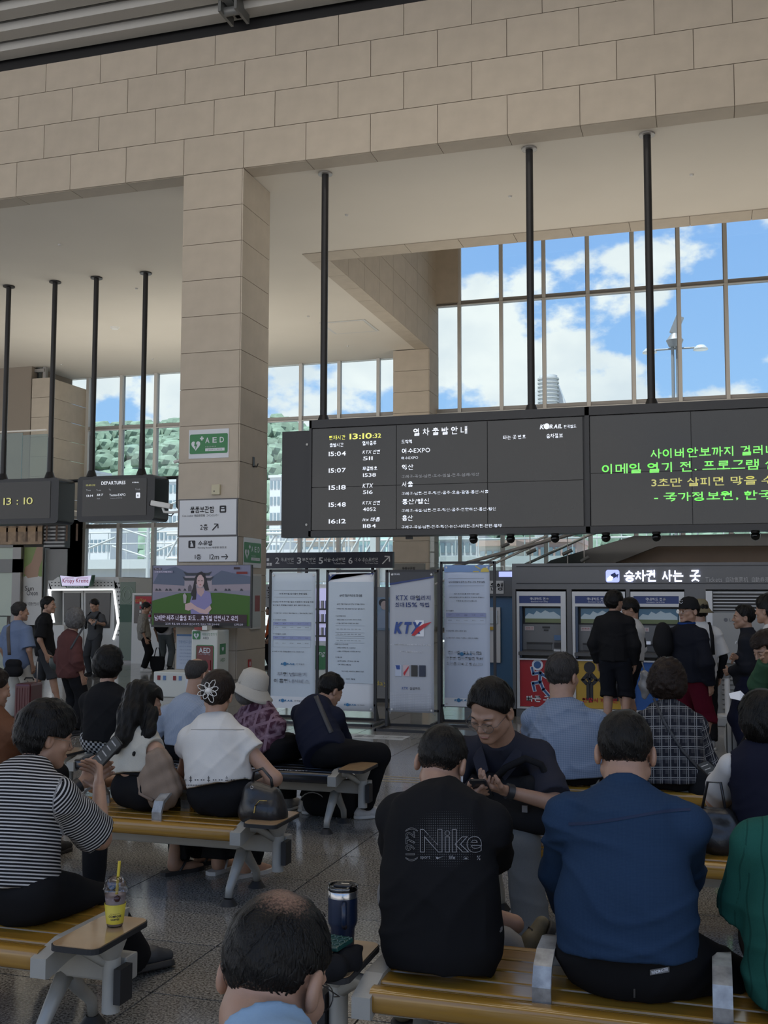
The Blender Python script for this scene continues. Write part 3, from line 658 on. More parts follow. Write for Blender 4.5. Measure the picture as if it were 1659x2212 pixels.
for k, px in enumerate((1023, 1103, 1199, 1309, 1418, 1632)):
    x = at(px, 1160, 19.6).x; t = thing('dome_camera', ['first', 'second', 'third', 'fourth', 'fifth', 'last'][k]+' small black dome camera from the left under the train board', 'camera', (x, 19.6, BZ0), group='dome cameras under the board')
    MB().cyl((0, 0, -.03), (0, 0, 0), .075, n=16).obj('mount', DARK, t); MB().lathe([(.06, -.03), (.082, -.06), (.085, -.09), (.07, -.13), (.04, -.155), (.001, -.165)], n=18).obj('dome', mat('smoked_dome', (.01, .01, .01), .1), t)
o = B(at(884, 1163, 19.6).x-.06, at(884, 1163, 19.6).x+.06, 19.55, 19.65, BZ0-.06, BZ0).obj('sensor_box', DARK); tag(o, 'small black sensor box under the board beside the far pillar', 'sensor')
# ------------------------------------------------------------ left hanging monitors
def monitor(pl, pr, pt, pb, Y, label, poles):
    a = at(pl, pt, Y); b = at(pr, pb, Y); m = thing('hanging_monitor', label, 'monitor', ((a.x+b.x)/2, Y, 0)); w = (b.x-a.x)/2; z0, z1 = b.z, a.z
    MB().prism(rrect(-w, w, z0, z1, .12), (0, 0, 0), (1, 0, 0), (0, 0, 1), (0, .75, 0)).obj('casing', BOARD, m)
    MB().prism(rrect(-w*.86, w*.80, z0+.14, z1-.09, .02), (0, -.012, 0), (1, 0, 0), (0, 0, 1), (0, .02, 0)).obj('screen', mat('dark_screen', (.01, .01, .012), .12), m)
    for px, py in poles:
        t = atz(px, py, ZB); x = t.x-m.location.x
        MB().cyl((x, .1, z1), (x, .1, z1+1.1), .085, .075, n=12).obj('lower_pole', DARK, m); MB().cyl((x, .1, z1+1.0), (x, .1, ZB), .068, n=12).obj('pole', DARK, m)
        MB().cyl((x, .1, ZB-.03), (x, .1, ZB), .16, n=16).obj('ceiling_flange', DARK, m); MB().cyl((x, .1, z1-.01), (x, .1, z1+.16), .15, .09, n=12).obj('pole_foot', DARK, m)
    return m, w, z0, z1
mm, w, z0, z1 = monitor(168, 333, 1030, 1124, 24.3, 'black hanging departures monitor on two poles just left of the column', ((209, 600), (316, 590)))
def mt(s, px0, px1, py, h, m=TW, **k):
    a = at(px0, py, 24.28); b = at(px1, py, 24.28); text(s, ((a.x+b.x)/2-mm.location.x, -.02, (a.z+b.z)/2), b.x-a.x, h*25/FPX, m, mm, **k)
mt('DEPARTURES', 219, 271, 1043, 8, TW, bold=.02); mt('Time', 186, 196, 1059, 4, TWD); mt('Train', 208, 218, 1059, 4, TWD); mt('To', 235, 240, 1058, 4, TWD); mt('Track', 292, 303, 1057, 4, TWD)
mt('13:14', 187, 201, 1071, 5); mt('SRT', 209, 223, 1069, 5, shear=.2, bold=.03); mt('Yeosu-EXPO', 236, 271, 1069, 6); mt('461', 209, 216, 1077, 3, TWD); mt('Yeosu-EXPO', 237, 264, 1076, 2.5, TWD)
mt('13:10:32', 186, 206, 1048, 4, TYD); mt('KORAIL', 286, 300, 1042, 3, bold=.03)
a = at(298, 1070, 24.28); flat(rrect(-.06, .06, -.07, .07, .02), (a.x-mm.location.x, -.016, a.z), TW, mm, 'track_tile'); mt('6', 296, 300, 1070, 6, BLK, bold=.02)
m2, w, z0, z1 = monitor(-42, 125, 1037, 1130, 24.3, 'black hanging monitor showing 13:10 at the far left', ((12, 615), (112, 605)))
a = at(8, 1083, 24.28); b = at(71, 1082, 24.28); text('13 : 10', ((a.x+b.x)/2-m2.location.x, -.03, (a.z+b.z)/2), b.x-a.x, .19, TYD, m2)
m3, w, z0, z1 = monitor(381, 430, 1026, 1100, 24.9, 'edge of a black monitor half hidden behind the left of the column', ((415, 600),))
o = MB().cyl((at(123, 1036, 24.7).x, 25.12, at(123, 1036, 24.7).z), (at(400, 1029, 24.7).x, 25.12, at(123, 1036, 24.7).z), .045, n=8).obj('tie_rail', DARK); tag(o, 'thin black rail joining the left hanging monitors', 'rail')
# CCTV on the column's left side
cc_ = thing('cctv_camera', 'beige bullet CCTV camera on an arm at the column, right of the departures monitor', 'camera', tuple(at(350, 1092, 19.4)))
WPL = MATS['white_plastic']
MB().box(-.24, .22, -.07, .07, -.04, .07, R=Matrix.Rotation(.18, 3, 'Y')).obj('housing', WPL, cc_, bevel=.02)
MB().cyl((-.27, 0, .05), (-.22, 0, .04), .055, n=14).obj('lens', DARK, cc_); MB().tube([(.02, 0, -.05), (.05, 0, -.13), (.2, 0, -.15), (-10.07-cc_.location.x, -.2, -.14)], .028).obj('arm', WPL, cc_); B(-10.10-cc_.location.x, -10.074-cc_.location.x, -.27, -.12, -.22, -.06).obj('bracket', WPL, cc_)
MB().tube([(.1, 0, -.1), (.13, 0, -.2), (.22, 0, -.22), (.28, .02, -.14)], .012).obj('cable', DARK, cc_)
cc2 = thing('cctv_camera', 'small dark CCTV camera on the left edge of the column above the monitors', 'camera', tuple(at(383, 998, 19.3)))
MB().cyl((-.07, 0, 0), (.06, 0, .03), .035, n=10).obj('housing', WPL, cc2); MB().cyl((.03, 0, 0), (-10.074-cc2.location.x, .1, -.02), .03, n=8).obj('mount', DARK, cc2)
# ------------------------------------------------------------ signs on the column
SW = mat('sign_white', (.62, .65, .70), .35); SG = mat('sign_green', (.035, .20, .07), .45); SF = mat('sign_frame', (.10, .10, .11), .5); SWG = mat('sign_pale_green', (.50, .58, .48), .45)
def heart(s): return [(s*.9*math.sin(t)**3, s*(.8*math.cos(t)-.32*math.cos(2*t)-.12*math.cos(3*t)-.05*math.cos(4*t))) for t in [2*PI*i/26 for i in range(26)]]
BOLT = [(-.1, .5), (.12, .5), (.02, .1), (.22, .1), (-.06, -.55), (-.02, -.1), (-.2, -.1)]
def aed(parent, o, ax, w, h, mw=SW, full=True):
    ax = Vector(ax); nn = ax.cross(Vector((0, 0, 1)))
    P = lambda u, v, k: Vector(o)+ax*u+Vector((0, 0, 1))*v+nn*k
    MB().prism([(-w/2, -h/2), (w/2, -h/2), (w/2, h/2), (-w/2, h/2)], P(0, 0, 0), ax, (0, 0, 1), nn*.006).obj('plate', mw, parent)
    flat(rrect(-w*.475, w*.475, -h*.34, h*.34, .03), P(0, 0, .008), SG, parent, 'green_field', ax)
    flat(heart(h*.19), P(-w*.32, -h*.04, .011), mw, parent, 'heart', ax); flat([(a*h*.3, b*h*.3) for a, b in BOLT], P(-w*.32, -h*.04, .014), SG, parent, 'bolt', ax)
    flat([(a*h*.07, b*h*.07) for a, b in ((-.35, -1), (.35, -1), (.35, -.35), (1, -.35), (1, .35), (.35, .35), (.35, 1), (-.35, 1), (-.35, .35), (-1, .35), (-1, -.35), (-.35, -.35))], P(-w*.17, h*.19, .011), mw, parent, 'cross', ax)
    for i_, c_ in enumerate('AED'): text(c_, P(w*(-.03+.18*i_), h*.12, .012), w*.105, h*.19, mw, parent, ax, bold=.03)
    text('자동심장충격기', P(w*.05, -h*.11, .012), w*.27, h*.05, mw, parent, ax)
    flat([(-.24*w, -.05*h), (.24*w, -.05*h), (.24*w, .05*h), (-.24*w, .05*h)], P(w*.16, -h*.21, .011), mw, parent, 'strip', ax); text('설치(위치) : 맞이방', P(w*.16, -h*.21, .014), w*.36, h*.06, BLK, parent, ax)
CY = Y0-.004
s = thing('aed_sign', 'white and green AED sign high on the column face', 'sign', (-9.416, CY, 4.607)); aed(s, (0, 0, 0), (1, 0, 0), .87, .575)
s = thing('aed_sign', 'white and green AED sign on the right side face of the column', 'sign', (-8.742, 19.44, 2.47)); aed(s, (0, 0, 0), (0, 1, 0), .86, .59)
s = thing('junction_box', 'small cream junction box on the column below the AED sign', 'box', tuple(at(468, 1058, CY)))
B(-.09, .09, -.05, .0, -.1, .1).obj('cover', mat('cream_plastic', (.52, .48, .34), .5), s, bevel=.006); MB().cyl((-.03, -.055, -.03), (-.03, -.045, -.03), .012, n=8).obj('screw', DARK, s)
s = thing('sign_board', 'white coin locker sign with arrow to the second floor on the column', 'sign', (-9.4, CY, 3.15))
B(-.64, .64, -.03, 0, -.375, .365).obj('frame', SF, s); B(-.615, .615, -.036, -.02, -.35, .34).obj('face', SW, s)
text('물품보관함', (-.12, -.04, .15), .52, .13, BLK, s, bold=.03); text('Coin Locker 物品保管箱  コインロッカー', (-.15, -.04, .035), .8, .05, BLK, s)
text('2층', (-.07, -.04, -.2), .17, .12, BLK, s, bold=.02)
def arrow(parent, o, s_, ang, m=BLK, ax=(1, 0, 0), t=.14):
    c, sn = math.cos(ang), math.sin(ang); R = lambda p: (c*p[0]-sn*p[1], sn*p[0]+c*p[1]); k = s_
    pts = [(-1, -t), (.72, -t), (.2, -.62), (.42, -.78), (1.1, 0), (.42, .78), (.2, .62), (.72, t), (-1, t)]
    flat([tuple(k*v for v in R(p)) for p in pts], o, m, parent, 'arrow', ax)
arrow(s, (.17, -.04, -.2), .085, PI/4)
MB().prism(rrect(-.07, .07, -.07, .07, .02), (.33, -.038, .15), (1, 0, 0), (0, 0, 1), (0, -.003, 0)).obj('pictogram', BLK, s); B(.29, .37, -.045, -.04, .11, .15).obj('pictogram_bag', SW, s); B(.30, .36, -.045, -.04, .17, .19).obj('pictogram_bag', SW, s)
s = thing('sign_board', 'white nursing room sign with arrow right, lowest sign on the column face', 'sign', (-9.39, CY, 2.52))
B(-.64, .64, -.03, 0, -.25, .25).obj('frame', SF, s); B(-.625, .625, -.036, -.02, -.24, .24).obj('face', SW, s)
text('수유방', (-.05, -.04, .12), .31, .11, BLK, s, bold=.03); text('Nursing Room 母嬰室 授乳室', (.1, -.04, .03), .62, .045, BLK, s)
text('1층', (-.2, -.04, -.15), .14, .1, BLK, s, bold=.02); text('12m', (.15, -.04, -.15), .2, .1, BLK, s, bold=.01); arrow(s, (.37, -.04, -.15), .07, 0)
MB().prism(rrect(-.075, .075, -.075, .075, .02), (-.34, -.038, .1), (1, 0, 0), (0, 0, 1), (0, -.003, 0)).obj('pictogram', BLK, s); flat(circ(-.01, .04, .018), (-.34, -.044, .1), SW, s, 'pictogram_person'); flat([(-.03, -.05), (.04, -.05), (.02, .02), (-.02, .02)], (-.34, -.044, .1), SW, s, 'pictogram_person')
s = thing('wall_bracket', 'small black empty bracket on the right side of the column', 'bracket', (-8.75, 19.45, 4.3)); B(0, .015, -.04, .04, -.1, .1).obj('plate', DARK, s); MB().tube([(.01, 0, -.09), (.07, .02, -.1), (.10, .02, -.03)], .012).obj('hook', DARK, s)
s = thing('poster_frame', 'silver framed poster with a small red picture on the right side of the column', 'poster', (-8.75, 19.62, 1.5))
B(0, .03, -.24, .24, -.55, .55).obj('frame', ALUL, s); B(.03, .034, -.21, .21, -.51, .51).obj('print', mat('poster_grey', (.40, .42, .42), .4), s); B(.034, .037, -.08, .16, -.2, .12).obj('printed_picture', mat('poster_red', (.25, .05, .05), .5), s)
s = thing('extinguisher_label', 'tiny red fire extinguisher label on the column side above the hat', 'sign', (-8.745, 19.38, .27)); B(0, .01, -.07, .07, -.09, .09).obj('plate', mat('label_red', (.4, .02, .02), .5), s); flat(circ(0, 0, .02, .05, 10), (.012, 0, 0), SW, s, 'pictogram', (0, 1, 0))
# ------------------------------------------------------------ television on the column
TV = thing('television', 'large wall television with a news presenter, mounted on the column', 'television', (-9.235, 18.2, 1.61))
w, h = 1.045, .585
B(-w, w, 0, .06, -h-.012, h).obj('bezel', mat('tv_black', (.01, .01, .01), .3), TV); B(-.3, .3, .06, .6, -.25, .25).obj('wall_mount', DARK, TV)
def em(name, c, e=.55): return mat(name, tuple(x*.45 for x in c), .5, emit=e)
def tvp(pts, m, name, k): flat([((x-436)/107.5*w, (1288-y)/67*h) for x, y in pts], (0, -.001-.0022*k, 0), m, TV, name)
tvp([(331, 1222), (541, 1222), (541, 1352), (331, 1352)], em('tv_sky', (.16, .17, .27), .6), 'picture_sky', 0)
tvp([(331, 1262), (345, 1235), (380, 1224), (420, 1244), (455, 1250), (480, 1233), (510, 1240), (541, 1246), (541, 1275), (331, 1275)], em('tv_hills', (.085, .11, .18)), 'picture_hills', 1)
tvp([(331, 1262), (400, 1266), (541, 1262), (541, 1290), (331, 1290)], em('tv_wall', (.27, .24, .30)), 'picture_wall', 2)
tvp([(331, 1280), (541, 1276), (541, 1292), (331, 1300)], em('tv_road', (.20, .20, .28)), 'picture_road', 3)
tvp([(331, 1299), (392, 1282), (480, 1281), (541, 1288), (541, 1352), (331, 1352)], em('tv_lawn', (.035, .11, .008)), 'picture_lawn', 4)
tvp([(401, 1245), (460, 1245), (460, 1278), (401, 1278)], em('tv_gate', (.30, .27, .33)), 'picture_gate', 5)
for y, x0, x1 in ((1235, 398, 460), (1246, 396, 464)): tvp([(x0, y), (x0+8, y+3), (x1-8, y+3), (x1, y), (x1-6, y+9), (x0+6, y+9)], em('tv_roof', (.03, .035, .05)), 'picture_roof', 6)
tvp([(409, 1278), (409, 1268), (413, 1263), (417, 1268), (417, 1278)], em('tv_arch', (.10, .09, .12)), 'picture_arch', 7)
for x in (340, 347, 362, 370, 390, 402, 468, 490, 497, 523): tvp([(x-3, 1277), (x-1, 1272), (x+2, 1273), (x+4, 1277)], MATS['tv_roof'], 'picture_car', 7)
tvp([(416, 1327), (414, 1300), (420, 1281), (432, 1276), (446, 1276), (458, 1282), (461, 1303), (455, 1310), (456, 1330), (418, 1330)], em('tv_dress', (.21, .20, .42)), 'presenter_dress', 8)
tvp([(428, 1271), (444, 1271), (444, 1281), (438, 1290), (430, 1283)], em('tv_skin_neck', (.42, .30, .32)), 'presenter_neck', 9)
tvp([(420, 1290), (415, 1285), (420, 1270), (424, 1248), (430, 1238), (438, 1235), (445, 1240), (450, 1256), (455, 1276), (447, 1277), (440, 1262), (426, 1262), (428, 1280), (427, 1296), (418, 1297)], em('tv_hair', (.012, .01, .015)), 'presenter_hair', 10)
tvp([((436+8*math.cos(t)), (1256+14*math.sin(t))) for t in [2*PI*i/18 for i in range(18)]], em('tv_skin', (.50, .36, .38)), 'presenter_face', 11)
tvp([(428, 1248), (436, 1240), (444, 1250), (443, 1244), (437, 1238), (430, 1242)], MATS['tv_hair'], 'presenter_hair', 12)
for x in (432.5, 439.5): tvp([(x-2, 1254.5), (x+2, 1254.5), (x+1.5, 1256), (x-1.5, 1256)], MATS['tv_hair'], 'presenter_eye', 12)
tvp([(433.5, 1263), (438.5, 1263), (436, 1265.5)], em('tv_lips', (.38, .08, .12)), 'presenter_lips', 12)
tvp([(404, 1318), (404, 1306), (416, 1302), (430, 1312), (446, 1318), (458, 1308), (461, 1316), (452, 1327), (436, 1325), (420, 1316), (412, 1320)], MATS['tv_skin'], 'presenter_arm', 12)
tvp([(399, 1286), (403, 1282), (407, 1288), (406, 1304), (401, 1304)], em('tv_mic', (.35, .33, .38)), 'microphone', 13)
tvp([(336, 1326), (536, 1328), (536, 1345), (336, 1346)], em('tv_caption', (.035, .012, .018), .4), 'caption_band', 14)
tvp([(336, 1346), (536, 1345), (536, 1352), (336, 1352)], em('tv_ticker', (.012, .01, .014), .4), 'ticker_band', 14)
for q, m in (((334, 1227, 351, 1232), 'tv_caption'), ((334, 1233, 376, 1238), 'tv_tagpale'), ((507, 1226, 520, 1231), 'tv_caption'), ((513, 1236, 536, 1241), 'tv_tagred')):
    tvp([(q[0], q[1]), (q[2], q[1]), (q[2], q[3]), (q[0], q[3])], em(m, {'tv_tagpale': (.2, .2, .3), 'tv_tagred': (.16, .01, .01)}.get(m, (.03, .01, .01))), 'tag', 14)
TVT = em('tv_letters', (.62, .60, .78), .8)
def tvt(s_, x0, x1, y, hp, m=TVT, **k): text(s_, (((x0+x1)/2-436)/107.5*w, -.036, (1288-y)/67*h), (x1-x0)/107.5*w, hp/67*h, m, TV, **k)
tvt('남해안·제주 너울성 파도 …휴가철 안전사고 유의', 338, 517, 1336, 12, bold=.02); tvt('김건희 특검, 양평 고속도로 김선교 의원, 김여사 가족 압수수색', 362, 478, 1349, 4.5); tvt('YTN 뉴스특보', 336, 350, 1229.5, 3.4); tvt('고용 증가, 7개월 최대', 337, 372, 1235.5, 3)
tvt('1,375.20', 510, 528, 1349, 4)
# AED cabinet and notice beside it
ac = thing('aed_cabinet', 'white standing AED cabinet with green logo and red door by the column', 'cabinet', (-9.02, 17.95, 0))
B(-.27, .27, 0, .5, 0, .98).obj('body', mat('cabinet_white', (.62, .64, .60), .35), ac, bevel=.03)
flat(rrect(-.245, -.08, .80, .955, .02), (0, -.002, 0), SG, ac, 'logo_field'); flat(heart(.06), (-.163, -.006, .87), SW, ac, 'heart'); flat([(a*.08, b*.08) for a, b in BOLT], (-.163, -.009, .87), SG, ac, 'bolt')
text('자동심장충격기', (.1, -.004, .90), .3, .05, SG, ac); text('AED', (.03, -.004, .83), .12, .045, SF, ac)
flat(rrect(-.17, .2, .05, .70, .04), (0, -.002, 0), SG, ac, 'door_rim'); B(-.155, .185, -.012, -.002, .06, .685).obj('door', mat('aed_red', (.13, .01, .012), .25), ac); B(-.1, .14, -.03, -.012, .2, .42).obj('device', mat('aed_red_dark', (.22, .015, .02), .4), ac)
text('AED', (.015, -.016, .60), .24, .1, SW, ac, bold=.03); text('누구나 사용할 수 있는', (.015, -.016, .53), .24, .03, SW, ac); text('PAD', (.05, -.034, .12), .12, .05, mat('pad_orange', (.6, .2, .05), .5), ac)
B(.27, .272, .1, .35, .52, .72).obj('side_logo', SG, ac); text('AED', (.274, .22, .42), .2, .06, SG, ac, ax=(0, 1, 0)); flat(heart(.05), (.274, .22, .62), SW, ac, 'heart', (0, 1, 0))
B(-.16, .0, -.1, .1, .98, 1.03).obj('alarm_lamp', mat('lamp_red', (.25, .01, .01), .3), ac); B(0, .1, -.1, .1, .98, 1.06).obj('alarm_base', WPL, ac)
s = thing('notice_poster', 'pale blue notice about fast wheelchair charging on the lower column', 'poster', (-9.79, CY, .52)); B(-.25, .25, -.006, 0, -.34, .34).obj('sheet', mat('paper_blue', (.48, .54, .64), .6), s)
B(-.25, .25, -.009, -.005, .30, .34).obj('header_band', mat('band_blue', (.12, .22, .42), .6), s); text('전동보장구 급속 충전기', (0, -.008, .19), .42, .06, mat('ink_blue', (.12, .2, .38), .6), s)
for k in range(6): text('- 이용 시간 및 사용 방법 안내 문구', (-.01, -.008, .10-.065*k), .4-.03*(k % 3), .022, MATS['ink_blue'], s)
text('순천역장', (.02, -.008, -.29), .16, .03, BLK, s)
s = thing('charger_cabinet', 'low white wheelchair charging cabinet in front of the column', 'cabinet', (-8.1, 15.3, 0)); B(-.48, .42, 0, .5, 0, .40).obj('body', MATS['cabinet_white'], s, bevel=.02)
for x, m in ((-.38, 'aed_red_dark'), (-.28, 'band_blue'), (-.1, 'aed_red_dark'), (0, 'band_blue')): B(x-.025, x+.025, -.01, 0, .27, .34).obj('button', MATS[m], s)
B(.1, .38, -.01, 0, .1, .34).obj('panel', MATS['sign_white'], s)
# ------------------------------------------------------------ direction sign (hangs behind)
NAVY = mat('sign_navy', (.010, .014, .035), .4); PW = mat('print_white', (.72, .74, .78), .5)
ds = thing('direction_sign', 'long navy platform direction sign with arrow between the column and far pillar', 'sign', (0, 23, 0))
xa, xb = at(574, 1200, 23).x, at(848, 1200, 23).x; B(xa, xb, 0, .15, 2.25, 2.62).obj('panel', NAVY, ds)
for x in (xa+1.0, xb-.5): MB().cyl((x, .08, 0), (x, .08, 2.3), .04, n=8).obj('post', DARK, ds)
def dt(s_, p0, p1, py, hp, m=PW, **k):
    a = at(p0, py, 23); b = at(p1, py, 23); text(s_, ((a.x+b.x)/2, -.012, (a.z+b.z)/2), b.x-a.x, hp*24/FPX, m, ds, **k)
for n_, k_, e_, x0, xk, x1 in (('2', '목포방면', 'To Mokpo', 595, 607, 635), ('3', '부전방면', 'To Bujeon', 642, 653, 682), ('5', '서울·수서방면', 'To Seoul·Suseo', 689, 700, 746), ('6', '여수엑스포방면', 'To Yeosu Expo', 753, 766, 817)):
    dt(n_, x0, x0+9, 1211, 14, bold=.02); dt(k_, xk, x1, 1209, 9, bold=.02); dt(e_, x1-(x1-xk)*.55, x1, 1217, 4)
a = at(834, 1210, 23); arrow(ds, (a.x, -.012, a.z), .12, PI/4, PW, t=.1)
for px, py in ((579, 1209), (579, 1219), (585, 1219)): a = at(px, py, 23); B(a.x-.03, a.x+.03, -.01, 0, a.z-.035, a.z+.035).obj('pictogram', PW, ds)
# small white sign on the far pillar
s = thing('sign_board', 'small grey hanging sign behind the third banner at the far pillar', 'sign', (0, 27, 0)); a = at(849, 1217, 27); b = at(917, 1237, 27)
B(a.x, b.x, 0, .1, b.z-.2, a.z).obj('panel', mat('sign_grey', (.22, .22, .21), .5), s); text('물품보관함', ((a.x+b.x)/2, -.01, (a.z+b.z)/2-.02), .36, .1, BLK, s, bold=.02)
MB().cyl(((a.x+b.x)/2, .05, 0), ((a.x+b.x)/2, .05, b.z), .04, n=8).obj('post', DARK, s)
# ------------------------------------------------------------ banner stands
FR = mat('stand_frame', (.03, .03, .032), .5, .3); INK = mat('banner_ink', (.04, .045, .06), .6); INKB = mat('banner_ink_navy', (.03, .05, .16), .6); INKF = mat('banner_ink_faint', (.36, .40, .47), .6)
PB = mat('banner_pale_blue', (.50, .565, .62), .55, noise=.03, nscale=3); PG = mat('banner_white_cloth', (.66, .68, .70), .55); PM = mat('table_head_blue', (.27, .31, .50), .6); KB = mat('logo_blue', (.03, .16, .33), .6)
def stand(px0, px1, pyt, Y, f, label, feet=.33):
    a = at(px0, pyt, Y); b = at(px1, pyt, Y); t = thing('banner_stand', label, 'banner stand', ((a.x+b.x)/2, Y, 0)); w = (b.x-a.x)/2; z = a.z
    for s_ in (-1, 1):
        MB().box(s_*w-.016, s_*w+.016, -.016, .016, .03, z).obj('post', FR, t); MB().box(s_*(w+.06)-.016, s_*(w+.06)+.016, -feet, feet, 0, .03).obj('base_bar', FR, t)
        MB().prism([(0, 0), (.12, 0), (0, .22)], (s_*w-.01, .02, .03), (0, 1, 0), (0, 0, 1), (.02, 0, 0)).obj('gusset', FR, t)
    B(-w, w, -.016, .016, z-.032, z).obj('top_bar', FR, t); B(-w, w, -.016, .016, .22, .25).obj('lower_bar', FR, t)
    for y in (-feet, feet-.03): B(-w-.06, w+.06, y, y+.03, 0, .03).obj('base_bar', FR, t)
    x0, y0, x1, y1 = f; p = at(x0, y0, Y); q = at(x1, y1, Y); X0_ = p.x-t.location.x; X1_ = q.x-t.location.x
    return t, X0_, X1_, q.z, p.z, w, z
def cloth(t, X0_, X1_, Z0_, Z1_, m):
    n_ = 14; k_ = 8; v = []; 
    for j in range(n_+1):
        for i in range(k_+1):
            v.append((X0_+(X1_-X0_)*i/k_, -.03+.004*math.sin(9*j/n_+i), Z0_+(Z1_-Z0_)*j/n_))
    f = [(j*(k_+1)+i, j*(k_+1)+i+1, (j+1)*(k_+1)+i+1, (j+1)*(k_+1)+i) for j in range(n_) for i in range(k_)]
    o = MB().add(v, f, 0, True).obj('banner', m, t); md = o.modifiers.new('s', 'SOLIDIFY'); md.thickness = .003
    for x in (X0_+.03, X1_-.03):
        for z in (Z0_+.03, Z1_-.03): MB().cyl((x, -.042, z), (x, -.03, z), .013, n=10).obj('eyelet', ALUL, t); MB().tube([(x, -.03, z), (x+(.035 if x > 0 else -.035), 0, z+(.05 if z > 1 else -.06))], .004, 5).obj('tie', PG, t)
def blt(t, X0_, X1_, Z0_, Z1_, s_, u, v, wf, hf, m=INK, k=0, **kw):
    W_ = X1_-X0_; H_ = Z1_-Z0_
    text(s_, (X0_+W_*u, -.044-k, Z1_-H_*v), W_*wf if wf else None, H_*hf, m, t, **kw)
def korail(t, bx, u, v, sc=1, m=KB):
    X0_, X1_, Z0_, Z1_ = bx; W_ = X1_-X0_; H_ = Z1_-Z0_
    blt(t, *bx, 'K', u-.12*sc, v, .045*sc, .0115*sc, m, bold=.06, shear=.2); blt(t, *bx, 'RAIL', u+.03*sc, v, .15*sc, .0105*sc, m, bold=.05, shear=.2); blt(t, *bx, '한국철도', u+.2*sc, v, .14*sc, .009*sc, INK)
    flat(circ(0, 0, .018*sc), (X0_+W_*(u-.072*sc), -.044, Z1_-H_*v), m, t, 'logo_globe')
def table(t, bx, u0, u1, v0, v1, hv, cols):
    X0_, X1_, Z0_, Z1_ = bx; W_ = X1_-X0_; H_ = Z1_-Z0_; xx0, xx1 = X0_+W_*u0, X0_+W_*u1; zz1, zz0 = Z1_-H_*v0, Z1_-H_*v1; zh = Z1_-H_*hv
    B(xx0, xx1, -.039, -.037, zh, zz1).obj('table_head', PM, t)
    mb = MB()
    for z in (zz0, zh, zz1): mb.box(xx0, xx1, -.041, -.039, z-.001, z+.001)
    for x in (xx0, xx1): mb.box(x-.001, x+.001, -.041, -.039, zz0, zz1)
    mb.obj('table_rules', INKF, t)
    for c_ in range(cols):
        u = u0+(u1-u0)*(c_+.5)/cols; blt(t, *bx, random.choice(['구 분', '열차', '출발', '도착', '비 고']), u, (v0+hv)/2, .07, .006, INK); blt(t, *bx, random.choice(['1503', '용산', '여수EXPO', '07:12']), u, (hv+v1)/2, .08, .006, INK)
t, *bx = stand(585, 687, 1230, 13.0, (589, 1238, 682, 1531), 'pale blue holiday train notice banner on black stand, nearest the column'); w, z = bx[4:]; bx = bx[:4]; cloth(t, *bx, PB)
X0_, X1_, Z0_, Z1_ = bx
B(X0_, X1_, -.038, -.036, Z0_, Z0_+.085*(Z1_-Z0_)).obj('printed_foot', PG, t)
for q in (('하계 휴가철 임시열차 운행 알림', .5, .155, .62, .014, INK), ('2025년 하계 휴가철 철도 이용편의 향상을 위한', .5, .215, .93, .011, INK), ('임시열차 운행을 다음과 같이 알려드립니다.', .46, .24, .84, .011, INK), ('○ 운행기간 : 2025년 7월 30일(수) ~ 7월 31일(목), 2일간', .5, .30, .88, .010, INK), ('○ 대상열차 (하행)', .2, .35, .3, .010, INK), ('○ 대상열차 (상행)', .2, .455, .3, .010, INK), ('※ 자세한 시각은 코레일 홈페이지 및 고객센터 참조', .4, .585, .72, .009, INK),
          ('무인발매기', .48, .75, .66, .03, INKF), ('이용안내서비스', .48, .80, .8, .03, INKF)): blt(t, *bx, q[0], q[1], q[2], q[3], q[4], q[5], bold=.02 if q[5] is INK else .03)
mb = MB()
for v_ in (.13, .18): mb.box(X0_+.04, X1_-.06, -.041, -.039, Z1_-(Z1_-Z0_)*v_-.001, Z1_-(Z1_-Z0_)*v_+.001)
mb.obj('printed_rule', INK, t); table(t, bx, .05, .9, .365, .42, .39, 5); table(t, bx, .05, .9, .47, .55, .495, 5); korail(t, bx, .42, .675, 1.3); korail(t, bx, .38, .945, 1.3)
t, *bx = stand(708, 812, 1231, 13.0, (712, 1238, 808, 1537), 'pale refund fee notice banner on black stand, second from the column'); bx = bx[:4]; cloth(t, *bx, PG); X0_, X1_, Z0_, Z1_ = bx; H_ = Z1_-Z0_
B(X0_, X1_, -.038, -.036, Z1_-.8*H_, Z1_-.065*H_).obj('printed_field', PB, t); flat([(0, 0), (X1_-X0_, 0), (X1_-X0_, .02), (.12, .005), (.05, -.03), (.02, -.07), (0, -.09)][::1], (X0_, -.038, Z1_-.02), INKB, t, 'printed_swoosh')
for q in (('승차권 환불 위약금 등 조정 알림', .5, .165, .5, .018), ('승차권 환불 위약금 및 부가운임 기준 등을 조정하는', .5, .228, .62, .010), ('여객운송 약관, 개정 내용을 다음과 같이 알려드립니다', .5, .262, .62, .010), ('□ 승차권 환불 위약금', .28, .315, .22, .010), ('- (평일) 출발 3시간 전까지 무료 이후 10%', .46, .342, .56, .010), ('- (주말) 2일전부터 운임의 5% 공제', .42, .368, .5, .010), ('□ 승차권 미소지 고객 부가운임', .3, .52, .3, .010), ('- (현행) 기준운임 1배 + 0.5배 이상', .4, .546, .42, .010), ('- (개정) 기준운임 1배 + 부가운임 1배 이상', .46, .572, .52, .010), ('□ 시행 시점', .24, .615, .14, .010), ('- (승차권) 발매일 기준 2025년 5월 28일', .44, .642, .5, .010), ('- (부가운임) 10월 1일', .36, .668, .3, .010), ('기타 자세한 사항은 역, 홈페이지 참조', .55, .715, .5, .010), ('2025년 4월 1일', .5, .77, .2, .010)): blt(t, *bx, *q, INK, bold=.02)
mb = MB()
for v_ in (.385, .435, .46, .475, .51): mb.box(X0_+.1, X1_-.12, -.041, -.039, Z1_-H_*v_-.001, Z1_-H_*v_+.001)
